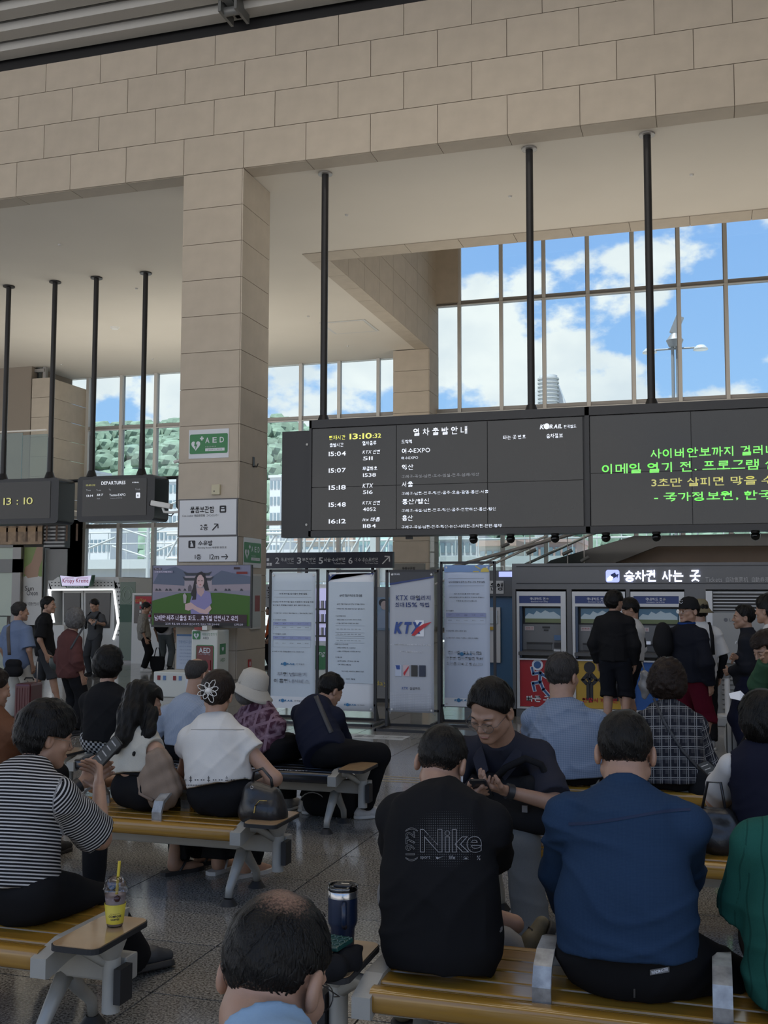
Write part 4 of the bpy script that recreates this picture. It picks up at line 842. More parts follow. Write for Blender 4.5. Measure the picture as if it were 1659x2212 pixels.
mb.obj('printed_rule', INK, t)
for r_ in (.41, .447, .493): 
    for c_ in range(7): blt(t, *bx, random.choice(['출발전', '5%', '10%', '15%', '20%', '40%', '70%']), .22+.08*c_, r_, .055, .006, INK)
korail(t, bx, .52, .955, 1.1)
t, *bx = stand(836, 948, 1231, 12.6, (844, 1236, 939, 1540), 'silver mileage card banner with blue and red logo on black stand', .3); bx = bx[:4]; cloth(t, *bx, mat('banner_silver', (.40, .42, .46), .5)); X0_, X1_, Z0_, Z1_ = bx; W_ = X1_-X0_; H_ = Z1_-Z0_
flat([(0, 0), (W_, 0), (W_, -.03*H_), (0, -.08*H_)], (X0_, -.038, Z1_), mat('banner_black', (.02, .022, .03), .4), t, 'printed_band'); flat([(0, -.08*H_), (W_, -.03*H_), (W_, -.04*H_), (0, -.095*H_)], (X0_, -.04, Z1_), INKB, t, 'printed_stripe')
LB = mat('logo_navy', (.02, .06, .25), .5); LR = mat('logo_red', (.45, .02, .03), .5)
for q in (('KORAIL', .15, .015, .17, .012, PW), ('KTX', .28, .185, .27, .036, INKB), ('마일리지', .70, .185, .45, .036, INKB), ('최대', .23, .235, .2, .034, INKB), ('15%', .5, .235, .25, .034, INKB), ('적립', .79, .235, .22, .034, INKB), ('KTX 이용 시 이용금액 최대 10% + 5% 코레일 멤버십 적립', .48, .52, .9, .011, PW), ('국내외 가맹점 최대 5% 적립', .48, .57, .5, .011, PW), ('KTX', .35, .83, .14, .018, LB), ('삼성카드', .58, .83, .24, .020, INK)): blt(t, *bx, q[0], q[1], q[2], q[3], q[4], q[5], bold=.025, shear=.2 if q[2] == .83 and q[0] == 'KTX' else 0)
blt(t, *bx, 'KTX', .42, .40, .64, .085, LB, bold=.09, shear=.25); B(X0_+.58*W_, X0_+.78*W_, -.041, -.038, Z1_-.46*H_, Z1_-.345*H_).obj('printed_card', PW, t)
flat([(.5*W_, -.455*H_), (.62*W_, -.40*H_), (.78*W_, -.37*H_), (.96*W_, -.355*H_), (.82*W_, -.39*H_), (.70*W_, -.42*H_), (.58*W_, -.455*H_)], (X0_, -.047, Z1_), LR, t, 'logo_swoosh')
for k, c_ in enumerate(((.45, .5, .6), (.5, .4, .42), (.02, .02, .02), (.01, .02, .05))):
    u = .13+.18*k; B(X0_+u*W_, X0_+(u+.145)*W_, -.041, -.038, Z1_-.745*H_, Z1_-.665*H_).obj('printed_card', mat('card_%d' % k, c_, .4), t)
flat([(0, 0), (.1*W_, 0), (.1*W_, -.03*H_), (.03*W_, -.03*H_)], (X0_+.135*W_, -.043, Z1_-.668*H_), LB, t, 'printed_logo'); flat([(0, -.05*H_), (.12*W_, .0), (.12*W_, -.015*H_), (.02*W_, -.07*H_)], (X0_+.315*W_, -.043, Z1_-.672*H_), LR, t, 'printed_logo')
for k in range(11): blt(t, *bx, '카드 발급 및 이용 관련 유의사항 안내 상품설명서 및 약관을 반드시 확인하시기 바랍니다', .48, .868+.0115*k, .92, .006, PW)
t, *bx = stand(953, 1068, 1213, 13.25, (961, 1221, 1060, 1528), 'pale blue schedule notice banner with a sun drawing, on black stand behind the seated person', .28); bx = bx[:4]; cloth(t, *bx, mat('banner_blue_cloth', (.48, .545, .66), .55)); X0_, X1_, Z0_, Z1_ = bx; W_ = X1_-X0_; H_ = Z1_-Z0_
B(X0_, X1_, -.038, -.036, Z1_-.05*H_, Z1_).obj('printed_sky', mat('banner_sky', (.17, .28, .50), .55), t); B(X0_, X1_, -.038, -.036, Z0_, Z0_+.06*H_).obj('printed_foot', PG, t)
YEL = mat('sun_yellow', (.58, .46, .10), .6); flat(circ(0, 0, .055, n=16, a0=0, a1=180), (X0_+.9*W_, -.041, Z1_-.05*H_), YEL, t, 'printed_sun'); B(X0_+.64*W_, X0_+.77*W_, -.042, -.039, Z1_-.05*H_, Z1_-.043*H_).obj('sun_ray', YEL, t); flat([(0, 0), (.07, -.04), (.075, -.03), (.01, .01)], (X0_+.68*W_, -.041, Z1_-.01*H_), YEL, t, 'sun_ray')
for q in (('남도해양열차(경전선) 편성 조정 운행 알림', .5, .122, .8, .015), ('열차 정기정비를 위해 다음과 같이', .5, .205, .55, .010), ('남도해양열차(경전선)를 편성 조정하여 운행하니', .5, .23, .76, .010), ('이용에 참고하시기 바랍니다.', .5, .255, .46, .010), ('○ 대상열차', .13, .325, .17, .010), ('○ 대상차량 : 1호차, 2호차 감차', .27, .468, .45, .010), ('○ 행사기간 : 2025. 7. 1(화) ~ 2025. 8. 31(일)', .4, .518, .7, .010)): blt(t, *bx, *q, INK, bold=.02)
for q in (('전국 철도역', .45, .62, .75, .022), ('편안한 열차운행을 위해', .45, .66, .8, .022), ('최선을 다하고 있습니다', .45, .70, .8, .022)): blt(t, *bx, *q, INKF, bold=.03)
mb = MB()
for v_ in (.095, .147): mb.box(X0_+.05, X1_-.07, -.041, -.039, Z1_-H_*v_-.001, Z1_-H_*v_+.001)
mb.obj('printed_rule', INK, t); table(t, bx, .04, .92, .34, .415, .37, 5); korail(t, bx, .48, .63, 1.3); korail(t, bx, .42, .955, 1.4)
# ------------------------------------------------------------ ticket wall
YT = 14.4
TWM = mat('ticket_wall_grey', (.12, .12, .122), .55, .1, noise=.03, nscale=3)
tk = thing('wall_partition', None, None, kind='structure'); zt = 2.07; XT0 = -2.596
B(XT0, 4, YT, YT+.9, 1.72, zt).obj('header', TWM, tk)
edges = [(-2.596, -2.55), (-1.855, -1.79), (-1.075, -1.025), (-.325, -.06)]
for a, b in edges: B(a, b, YT, YT+.9, 0, 1.72).obj('pier', TWM, tk)
B(XT0, -.06, YT+.0, YT+.9, 0, .10).obj('plinth', TWM, tk); B(XT0, 4, YT+.85, YT+.9, 0, 1.72).obj('back', DARK, tk)
for z in (1.80, 2.03): B(XT0+.06, 4, YT-.006, YT, z-.006, z+.004).obj('groove_trim', DARK, tk)
LIT = mat('lit_sign_white', (.80, .84, 1.0), .5, emit=1.6); LBX = mat('lit_sign_blue', (.35, .40, .85), .5, emit=.9)
def tt(s_, p0, p1, py, hp, m, Y=YT, parent=None, dy=-.01, **k):
    a = at(p0, py, Y); b = at(p1, py, Y); c = (a+b)/2; L = parent.location if parent else Vector((0, 0, 0))
    return text(s_, (c.x-L.x, Y+dy-L.y, c.z-L.z), b.x-a.x, hp*15.2/FPX, m, parent, **k)
hs = thing('ticket_sign', 'illuminated white ticket buying sign on the grey header of the ticket wall', 'sign', (0, YT, 0))
tt('승차권', 1348, 1417, 1244, 23, LIT, parent=hs, bold=.035, dy=-.02); tt('사는', 1430, 1476, 1244, 23, LIT, parent=hs, bold=.035, dy=-.02); tt('곳', 1490, 1513, 1244, 23, LIT, parent=hs, bold=.035, dy=-.02)
GT = mat('grey_letters', (.36, .36, .36), .6); tt('Tickets', 1524, 1560, 1252, 9, GT, parent=hs); tt('自动售票机', 1568, 1616, 1252, 10, GT, parent=hs); tt('自動券売機', 1624, 1672, 1252, 10, GT, parent=hs)
a = at(1309, 1258, YT); b = at(1338, 1231, YT); MB().prism(rrect(a.x, b.x, a.z, b.z, .03), (0, -.012, 0), (1, 0, 0), (0, 0, 1), (0, .012, 0)).obj('icon_plate', LBX, hs)
cx_, cz_ = (a.x+b.x)/2, (a.z+b.z)/2; flat([(-.01, -.05), (.05, -.02), (.035, .04), (-.025, .01)], (cx_+.0, -.016, cz_+.01), INKB, hs, 'icon_ticket'); flat([(-.07, -.06), (-.01, -.05), (.01, -.01), (-.03, .01), (-.07, -.03)], (cx_-.0, -.018, cz_-.005), LIT, hs, 'icon_hand'); flat([(.02, .045), (.05, .02), (.08, .03), (.06, -.03), (.05, .0)], (cx_, -.02, cz_), INKB, hs, 'icon_arrow')
MW = mat('machine_white', (.52, .53, .54), .35); MG = mat('machine_grey', (.07, .072, .075), .45); MGL = mat('machine_grey_light', (.13, .135, .14), .4); SC1 = mat('screen_sky', (.025, .06, .10), .4, emit=.5); SC2 = mat('screen_cloud', (.15, .19, .22), .4, emit=.5); SC3 = mat('screen_field', (.05, .065, .03), .4, emit=.4)
def machine(x0, x1, label, pcol, kind):
    t = thing('ticket_machine', label, 'ticket machine', ((x0+x1)/2, YT-.02, 0), group='ticket machines in the wall'); w = (x1-x0)/2
    X = lambda f: -w+2*w*f
    B(X(0), X(1), .2, .7, .10, 1.69).obj('cabinet', MG, t)
    for a, b, c, d in ((0, .055, .11, 1.69), (.9, 1, .11, 1.69), (.055, .9, 1.63, 1.69), (.055, .9, 1.49, 1.53), (.055, .9, .11, .135), (.055, .9, .765, .785)): B(X(a), X(b), 0, .14, c, d).obj('front_frame', MW, t)
    B(X(.055), X(.9), .01, .1, 1.53, 1.63).obj('title_plate', INKB, t)
    text('국내카드 전용', (X(.47), 0, 1.59), .26, .04, PW, t, bold=.02); text('Domestic Card Only', (X(.47), 0, 1.55), .23, .02, PW, t)
    B(X(.055), X(.1), .02, .12, .80, 1.49).obj('side_trim', mat('machine_navy', (.03, .06, .12), .4), t)
    B(X(.1), X(.9), .16, .2, 1.25, 1.48).obj('screen_bezel', DARK, t)
    zz = 1.265; B(X(.14), X(.88), .15, .16, zz, 1.46).obj('screen', SC1, t)
    cl = [(0, .06), (.05, .11), (.12, .09), (.16, .14), (.22, .11), (.28, .15), (.34, .12), (.4, .13), (.46, .09), (.49, .07), (.49, .03), (0, .03)]
    flat([(p[0]*w*1.5*.98/.49*.98, p[1]) for p in cl], (X(.14), .148, zz+.02), SC2, t, 'screen_clouds'); B(X(.14), X(.88), .142, .146, zz, zz+.055).obj('screen_field', SC3, t)
    B(X(.08), X(.9), .12, .2, .88, 1.245).obj('control_panel', MGL, t)
    B(X(.14), X(.33), .112, .12, 1.16, 1.215).obj('price_label', mat('label_pink', (.40, .36, .36), .5), t); text('천원권', (X(.235), .11, 1.187), .1, .03, mat('label_ink_red', (.35, .03, .03), .5), t)
    B(X(.5), X(.65), .108, .12, 1.19, 1.215).obj('slot', DARK, t); B(X(.53), X(.62), .108, .12, 1.155, 1.175).obj('slot', DARK, t)
    B(X(.18), X(.7), .09, .12, .98, 1.0).obj('tray_lip', DARK, t); B(X(.18), X(.68), .1, .12, .90, .975).obj('ticket_tray', MG, t)
    B(X(.74), X(.88), .09, .12, 1.03, 1.1).obj('card_reader', mat('reader_blue', (.05, .12, .24), .4), t); B(X(.74), X(.88), .09, .12, .93, 1.0).obj('keypad', DARK, t); B(X(.74), X(.88), .05, .12, .885, .91).obj('receipt_slot', MW, t)
    MB().prism([(0, 0), (.16, -.03), (.16, -.07), (0, -.07)], (X(.04), .13, .90), (0, -1, 0), (0, 0, 1), (X(.92)-X(.04), 0, 0)).obj('shelf', MG, t)
    B(X(.055), X(.9), .03, .1, .14, .765).obj('poster', pcol, t)
    return t, X, w
RED = mat('poster_red_field', (.36, .012, .02), .5); YLW = mat('poster_yellow_field', (.46, .29, .03), .5); BLU = mat('poster_blue_field', (.02, .09, .30), .5)
t, X, w = machine(-2.534, -1.867, 'ticket machine with the red running figure poster, leftmost in the wall', RED, 0)
PBL = mat('picto_blue', (.03, .10, .27), .5)
def stick(t, X, segs, head, m, edge, zc, xc, s_, rr=.05):
    for k_, (mm_, r_) in enumerate(((edge, rr*1.1), (m, rr*.62))):
        flat(circ(head[0]*s_, head[1]*s_, rr*.62 if k_ else rr*.95, n=14), (xc, .028-.003*k_, zc), mm_, t, 'pictogram_head')
        for a, b in segs:
            d = Vector((b[0]-a[0], b[1]-a[1])); n_ = Vector((-d.y, d.x)).normalized()*r_*.9; d = d.normalized()*r_*.6
            flat([((a[0]-d.x+n_.x)*s_, (a[1]-d.y+n_.y)*s_), ((a[0]-d.x-n_.x)*s_, (a[1]-d.y-n_.y)*s_), ((b[0]+d.x-n_.x)*s_, (b[1]+d.y-n_.y)*s_), ((b[0]+d.x+n_.x)*s_, (b[1]+d.y+n_.y)*s_)][::-1], (xc, .028-.003*k_-.0003, zc), mm_, t, 'pictogram_limb')
stick(t, X, [((.0, .3), (-.02, -.1)), ((0, .3), (-.3, .25)), ((-.3, .25), (-.35, .5)), ((0, .28), (.3, .1)), ((-.02, -.1), (-.32, -.15)), ((-.32, -.15), (-.25, -.45)), ((0, -.1), (.12, -.4)), ((.12, -.4), (.35, -.65))], (-.12, .62), PBL, PW, .50, -.02, .32, .08)
for k_ in range(3): B(.08+.02*k_, .2, .018, .022, .56-.06*k_, .575-.06*k_).obj('speed_line', PW, t)
text('빠른 구매', (0, .02, .245), .42, .085, PW, t, bold=.06)
t, X, w = machine(-1.781, -1.086, 'ticket machine with the yellow standing figure poster, middle of the wall', YLW, 1)
stick(t, X, [((0, .3), (0, -.1)), ((-.1, .28), (-.3, .05)), ((-.3, .05), (-.15, -.1)), ((.1, .28), (.3, .05)), ((.3, .05), (.15, -.1)), ((-.07, -.1), (-.07, -.8)), ((.07, -.1), (.07, -.8)), ((-.08, .1), (.08, .1))], (0, .6), BLK, BLK, .50, -.13, .30, .08)
arrow(t, (.03, .02, .52), .05, PI, BLK); arrow(t, (.07, .02, .52), .05, 0, BLK); text('한줄서기 화면', (0, .02, .25), .46, .06, LR, t, bold=.04)
stick(t, X, [((0, .3), (0, -.1)), ((-.1, .28), (-.3, .05)), ((.1, .28), (.3, .05)), ((-.07, -.1), (-.07, -.8)), ((.07, -.1), (.07, -.8))], (0, .6), BLK, BLK, .50, .2, .30, .08)
t, X, w = machine(-1.014, -.329, 'ticket machine with the blue poster behind the standing people', BLU, 2)
# air conditioner tower + louvres
acx = thing('air_conditioner', 'tall grey floor standing air conditioner with louvres, right end of the ticket wall', 'air conditioner', (.62, YT-.05, 0))
BEI = mat('aircon_grey', (.26, .26, .25), .5)
B(-.68, 1.3, .1, .7, .12, 1.70).obj('body', BEI, acx); B(-.68, -.60, -.0, .2, .12, 1.70).obj('side_post', MW, acx); B(-.6, 1.3, -.01, .12, .78, 1.42).obj('front_panel', BEI, acx)
for k in range(6): B(-.59, 1.3, .04, .10, 1.46+.042*k, 1.472+.042*k).obj('louver_slat', MW, acx)
B(-.59, 1.3, .09, .11, 1.44, 1.69).obj('grille_back', DARK, acx)
for k in range(9): MB().prism([(0, 0), (.04, .012), (.04, .052), (0, .04)], (-.5, .1, .18+.062*k), (0, -1, 0), (0, 0, 1), (1.7, 0, 0)).obj('louver_slat', BEI, acx)
text('LG', (-.36, -.014, 1.33), .07, .04, SF, acx, bold=.03); flat(circ(0, 0, .025), (-.44, -.012, 1.33), SF, acx, 'logo_dot')
B(-.72, 1.4, -.25, .7, 0, .12).obj('plinth', BEI, acx, bevel=.02)
bo = thing('barrier_post', 'short silver barrier post on a round base before the air conditioner', 'post', (atz(1570, 1556, .12).x+.02, YT-.16, .12)); MB().cyl((0, 0, .012), (0, 0, .62), .035, n=14).obj('pole', ALUL, bo); MB().cyl((0, 0, 0), (0, 0, .02), .14, n=20).obj('base', ALUL, bo); MB().cyl((0, 0, .48), (0, 0, .64), .05, n=14).obj('belt_head', STEEL, bo)
# bank machine left of the ticket wall
bk = thing('cash_machine', 'grey and blue cash machine kiosk just left of the ticket wall', 'cash machine', (-3.0, 16.2, 0))
B(-.75, .12, 0, .9, 1.62, 2.02).obj('canopy', MG, bk); B(-.7, .12, .1, .9, 0, 1.62).obj('body', mat('kiosk_blue', (.03, .10, .20), .4), bk); B(-.62, -.05, -.02, 0, 1.66, 1.86).obj('name_panel', mat('panel_grey_white', (.42, .42, .41), .5), bk); text('은행', (-.16, -.03, 1.77), .2, .12, BLK, bk, bold=.02); B(-.12, .12, -.03, .02, 1.92, 2.0).obj('corner_cap', LBX, bk)
B(-.35, -.12, .05, .1, .6, 1.45).obj('front_panel', MW, bk); B(-.3, -.16, .03, .05, 1.2, 1.4).obj('screen', PB, bk); B(-.3, -.2, .03, .05, 1.1, 1.15).obj('yellow_label', YLW, bk)
# vending machine behind the banners
vm_ = thing('vending_machine', 'drinks vending machine with lit shelves behind the gap between the first two banners', 'vending machine', (-7.1, 19.2, 0))
x0, x1 = at(655, 1300, 19.2).x+7.1, at(712, 1300, 19.2).x+7.1; zt_ = at(690, 1262, 19.2).z; B(x0, x1, .1, .8, 0, zt_).obj('cabinet', MATS['cabinet_white'], vm_); B(x0+.04, x1-.02, .06, .1, .75, zt_-.08).obj('window_back', mat('vending_light', (.45, .45, .70), .5, emit=.5), vm_)
for r_ in range(3):
    z = at(690, 1312+29*r_, 19.2).z; B(x0+.04, x1-.02, -.02, .06, z-.05, z-.02).obj('shelf', DARK, vm_)
    for k in range(5): MB().cyl((x0+.12+.09*k, .02, z-.02), (x0+.12+.09*k, .02, z+.13), .03, n=10).obj('can', mat('can_%d' % (k % 3), [(.3, .3, .32), (.05, .1, .3), (.16, .2, .17)][k % 3], .3, .4), vm_)
flat(rrect(x0+.08, x1-.05, .2, .66, .1), (0, .09, 0), mat('bag_green', (.04, .18, .07), .5), vm_, 'green_panel'); text('ing', ((x0+x1)/2+.08, .08, .5), .16, .12, PW, vm_, shear=.2)
# white wheelchair / bicycle notice behind first banner
s = thing('notice_board', 'white notice board with black Korean letters between the column and first banner', 'sign', (0, 21, 0)); a = at(560, 1262, 21); b = at(622, 1312, 21); B(a.x, b.x, 0, .04, b.z, a.z).obj('panel', SW, s); B(a.x, a.x+.04, .01, .05, 0, b.z).obj('leg', ALU, s); B(b.x-.04, b.x, .01, .05, 0, b.z).obj('leg', ALU, s)
text('전동', (at(585, 1275, 21).x-.1, -.01, at(585, 1275, 21).z), .42, .16, BLK, s, bold=.01); text('자전', (at(585, 1290, 21).x-.1, -.01, at(585, 1292, 21).z), .42, .16, BLK, s, bold=.01)
# grey partition with poster behind 2nd / 3rd banners
s = thing('photo_booth', 'grey booth panel with a blue photo of a person, behind the silver banner', 'booth', (0, 15.6, 0)); a = at(806, 1268, 15.6); b = at(852, 1523, 15.6); B(a.x, b.x+.25, 0, .7, .06, a.z).obj('panel', mat('booth_grey', (.17, .175, .18), .5), s); B(a.x, b.x+.25, .04, .6, 0, .06).obj('plinth', DARK, s)
c = at(806, 1290, 15.6); d = at(850, 1362, 15.6); B(c.x+.02, d.x+.05, -.01, 0, d.z, c.z).obj('print', mat('print_blue_grey', (.14, .20, .27), .5, noise=.4, nscale=5), s); xx = (c.x+d.x)/2; zz = (c.z+d.z)/2
flat(circ(0, 0, .055, .07), (xx+.02, -.014, zz+.13), mat('print_skin', (.34, .27, .25), .5), s, 'printed_face'); flat(circ(0, 0, .07, .06), (xx+.0, -.012, zz+.17), BLK, s, 'printed_hair'); flat([(-.13, -.22), (.13, -.22), (.1, .0), (.04, .06), (-.04, .05), (-.12, -.05)], (xx+.02, -.012, zz), mat('print_shirt', (.20, .25, .33), .5), s, 'printed_shirt')
text('day', (a.x+.14, -.01, at(820, 1477, 15.6).z), .2, .09, YEL, s)
# ------------------------------------------------------------ doughnut kiosk
kd = thing('doughnut_kiosk', 'white perforated doughnut kiosk with lit edge and sign, left side', 'kiosk', (0, 23.0, 0)); YK = 23.0
KW = mat('kiosk_white', (.58, .58, .56), .5); KD = mat('kiosk_dark', (.015, .015, .017), .2); LED = mat('led_strip', (.95, .97, 1), .5, emit=1.1); KDOT = mat('kiosk_hole', (.05, .05, .05), .7)
K = lambda px, py, Y=YK: (at(px, py, Y).x, at(px, py, Y).z)
def kp(pts, m, name, dy=0, t=.05, Y=YK):
    q = [K(x, y, Y) for x, y in pts]; return MB().prism([(a_, b_) for a_, b_ in q], (0, dy, 0), (1, 0, 0), (0, 0, 1), (0, t, 0)).obj(name, m, kd)
kp([(104, 1254), (246, 1252), (256, 1270), (246, 1272), (108, 1273)], KW, 'roof_fascia', 0, 2.2)
kp([(246, 1252), (256, 1247), (270, 1345), (257, 1400), (244, 1383), (256, 1346)], KW, 'side_frame', 0, 2.2)
kp([(104, 1254), (96, 1345), (104, 1440), (112, 1440), (106, 1345), (112, 1273)], KW, 'side_frame', 0, 2.2)
kp([(257, 1400), (244, 1383), (236, 1440), (252, 1440)], KW, 'side_frame', 0, 2.2)
kp([(104, 1254), (115, 1246), (256, 1246), (246, 1253)], KW, 'roof_cap', .2, 1.8)
for pts in (((106, 1273), (246, 1272), (246, 1275), (106, 1276)), ((245, 1273), (248, 1273), (258, 1346), (247, 1382), (244, 1381), (254, 1346)), ((105, 1273), (109, 1273), (119, 1345), (115, 1345))): kp(pts, LED, 'light_strip', -.03, .03)
kp([(110, 1276), (244, 1275), (253, 1346), (242, 1440), (112, 1440)], KD, 'opening', .5, .05)
mb = MB()
for i in range(18):
    for j in range(2): x, z = K(112+i*7.6, 1258+j*7); mb.box(x-.016, x+.016, -.006, 0, z-.012, z+.012)
for i in range(13):
    for j in range(2): x, z = K(252+i*1.1+j*5-(max(i-7, 0)*3), 1260+i*9.3); mb.box(x-.016, x+.016, -.006, 0, z-.02, z+.02)
mb.obj('perforations', KDOT, kd, kind='stuff')
kp([(120, 1276), (165, 1276), (165, 1440), (120, 1440)], KW, 'door_frame', .3, .1); kp([(125, 1281), (160, 1281), (160, 1345), (125, 1345)], KD, 'door_glass', .26, .04)
kp([(167, 1276), (234, 1276), (230, 1440), (167, 1440)], KW, 'door_frame', .3, .1); kp([(172, 1281), (226, 1281), (223, 1357), (172, 1357)], KD, 'door_glass', .26, .04)
sx0, sz0 = K(134, 1270, YK-.3); sx1, sz1 = K(206, 1241, YK-.3); ww = sx1-sx0; hh = sz1-sz0
bow = [(.05, .1), (.18, .1), (.22, 0), (.78, 0), (.82, .1), (.95, .1), (1, .95), (.72, .85), (.5, .80), (.28, .85), (0, .95)]
flat([(a_*ww, b_*hh) for a_, b_ in bow], (sx0, -.3, sz0), mat('sign_deep_green', (.01, .07, .03), .4), kd, 'sign_back', t=.12)
flat([(.03*ww+a_*ww*.94, .16*hh+b_*hh*.76) for a_, b_ in ((.07, 0), (.93, 0), (1, 1), (.5, .86), (0, 1))], (sx0, -.425, sz0), mat('sign_lilac', (.62, .58, .78), .5, emit=.5), kd, 'sign_face', t=.01)
CR = mat('sign_crimson', (.42, .02, .06), .5); text('Krispy Kreme', (sx0+ww*.5, -.44, sz0+hh*.50), ww*.78, hh*.42, CR, kd, bold=.02); B(sx0+.18*ww, sx0+.45*ww, -.44, -.436, sz0+hh*.72, sz0+hh*.75).obj('sign_flourish', CR, kd); B(sx0+.56*ww, sx0+.88*ww, -.44, -.436, sz0+hh*.72, sz0+hh*.75).obj('sign_flourish', CR, kd)
text('DOUGHNUTS', (sx0+ww*.5, -.43, sz0+hh*.08), ww*.5, hh*.1, PW, kd, bold=.03)
kc = thing('kiosk_counter', 'white counter box beside the kiosk door, behind the person in maroon', 'counter', (0, 22.4, 0)); a = at(122, 1350, 22.4); b = at(152, 1440, 22.4); B(a.x, b.x, -.3, .3, 0, a.z).obj('body', KW, kc, bevel=.02)
gb = thing('coffee_banner', 'green roll-up banner with a round outline logo right of the kiosk', 'banner', (0, 22.6, 0)); a = at(260, 1257, 22.6); b = at(289, 1430, 22.6); GB = mat('banner_grey_green', (.15, .19, .15), .5)
B(a.x, b.x, 0, .02, .05, a.z).obj('cloth', GB, gb); B(a.x, b.x, -.002, 0, a.z*.50, a.z*.72).obj('printed_band', mat('banner_dark_green', (.03, .08, .05), .5), gb); B(a.x-.02, b.x+.02, -.1, .1, 0, .06).obj('base', ALU, gb)
c = at(275, 1285, 22.6); LG = mat('logo_line_green', (.30, .38, .30), .5)
for r_ in (.17, .09): MB().tube([(c.x+r_*math.cos(t_*PI/12), -.005, c.z+1.25*r_*math.sin(t_*PI/12)) for t_ in range(24)], .008, 4, closed=True).obj('logo_ring', LG, gb)
v2 = thing('vending_machine', 'red fronted coffee vending machine beside the television', 'vending machine', (0, 22.4, 0)); a = at(286, 1281, 22.4); b = at(372, 1440, 22.4); B(a.x, b.x, 0, .8, 0, a.z).obj('cabinet', KW, v2); B(a.x+.06, b.x-.5, -.01, 0, .95, a.z-.05).obj('window', mat('vend_dark', (.03, .02, .02), .2), v2)
B(a.x+.1, b.x-.5, -.02, -.01, a.z-.25, a.z-.08).obj('red_header', RED, v2); text('coffee', (at(305, 1296, 22.4).x, -.03, at(300, 1296, 22.4).z), .3, .09, mat('coffee_letters', (.5, .3, .06), .5), v2, shear=.2)
for r_ in range(5):
    for k in range(4): MB().cyl((a.x+.25+.12*k, -.03, 1.0+.1*r_), (a.x+.25+.12*k, -.03, 1.06+.1*r_), .03, n=8).obj('cup', WPL if (r_+k) % 3 else MATS['sign_crimson'], v2)
flat([(.10*math.cos(t_)*(1 if i_ < 9 else .5), .18*math.sin(t_)*(1 if i_ < 9 else .5)) for i_, t_ in enumerate([PI*.6+i*PI*.1 for i in range(9)]+[PI*1.4-i*PI*.1 for i in range(9)])], (at(322, 1425, 22.4).x, -.01, at(322, 1425, 22.4).z), mat('orange_logo', (.55, .14, .04), .5), v2, 'printed_logo')
# floor sticker band
fs = thing('floor_sticker', 'worn white floor sticker band with grey letters before the banners', 'sticker', (0, 11.9, 0)); a = atz(745, 1592, 0); b = atz(895, 1578, 0)
B(a.x, b.x+.1, a.y-11.9-.05, a.y-11.9+.28, .0005, .002).obj('sheet', mat('sticker_white', (.40, .41, .40), .4, noise=.15, nscale=6), fs); text('여기서 한 줄로 서 주세요', ((a.x+b.x)/2-.1, a.y-11.9+.12, .0035), 1.5, .15, mat('sticker_ink', (.18, .18, .18), .5), fs, ay=(0, 1, 0))
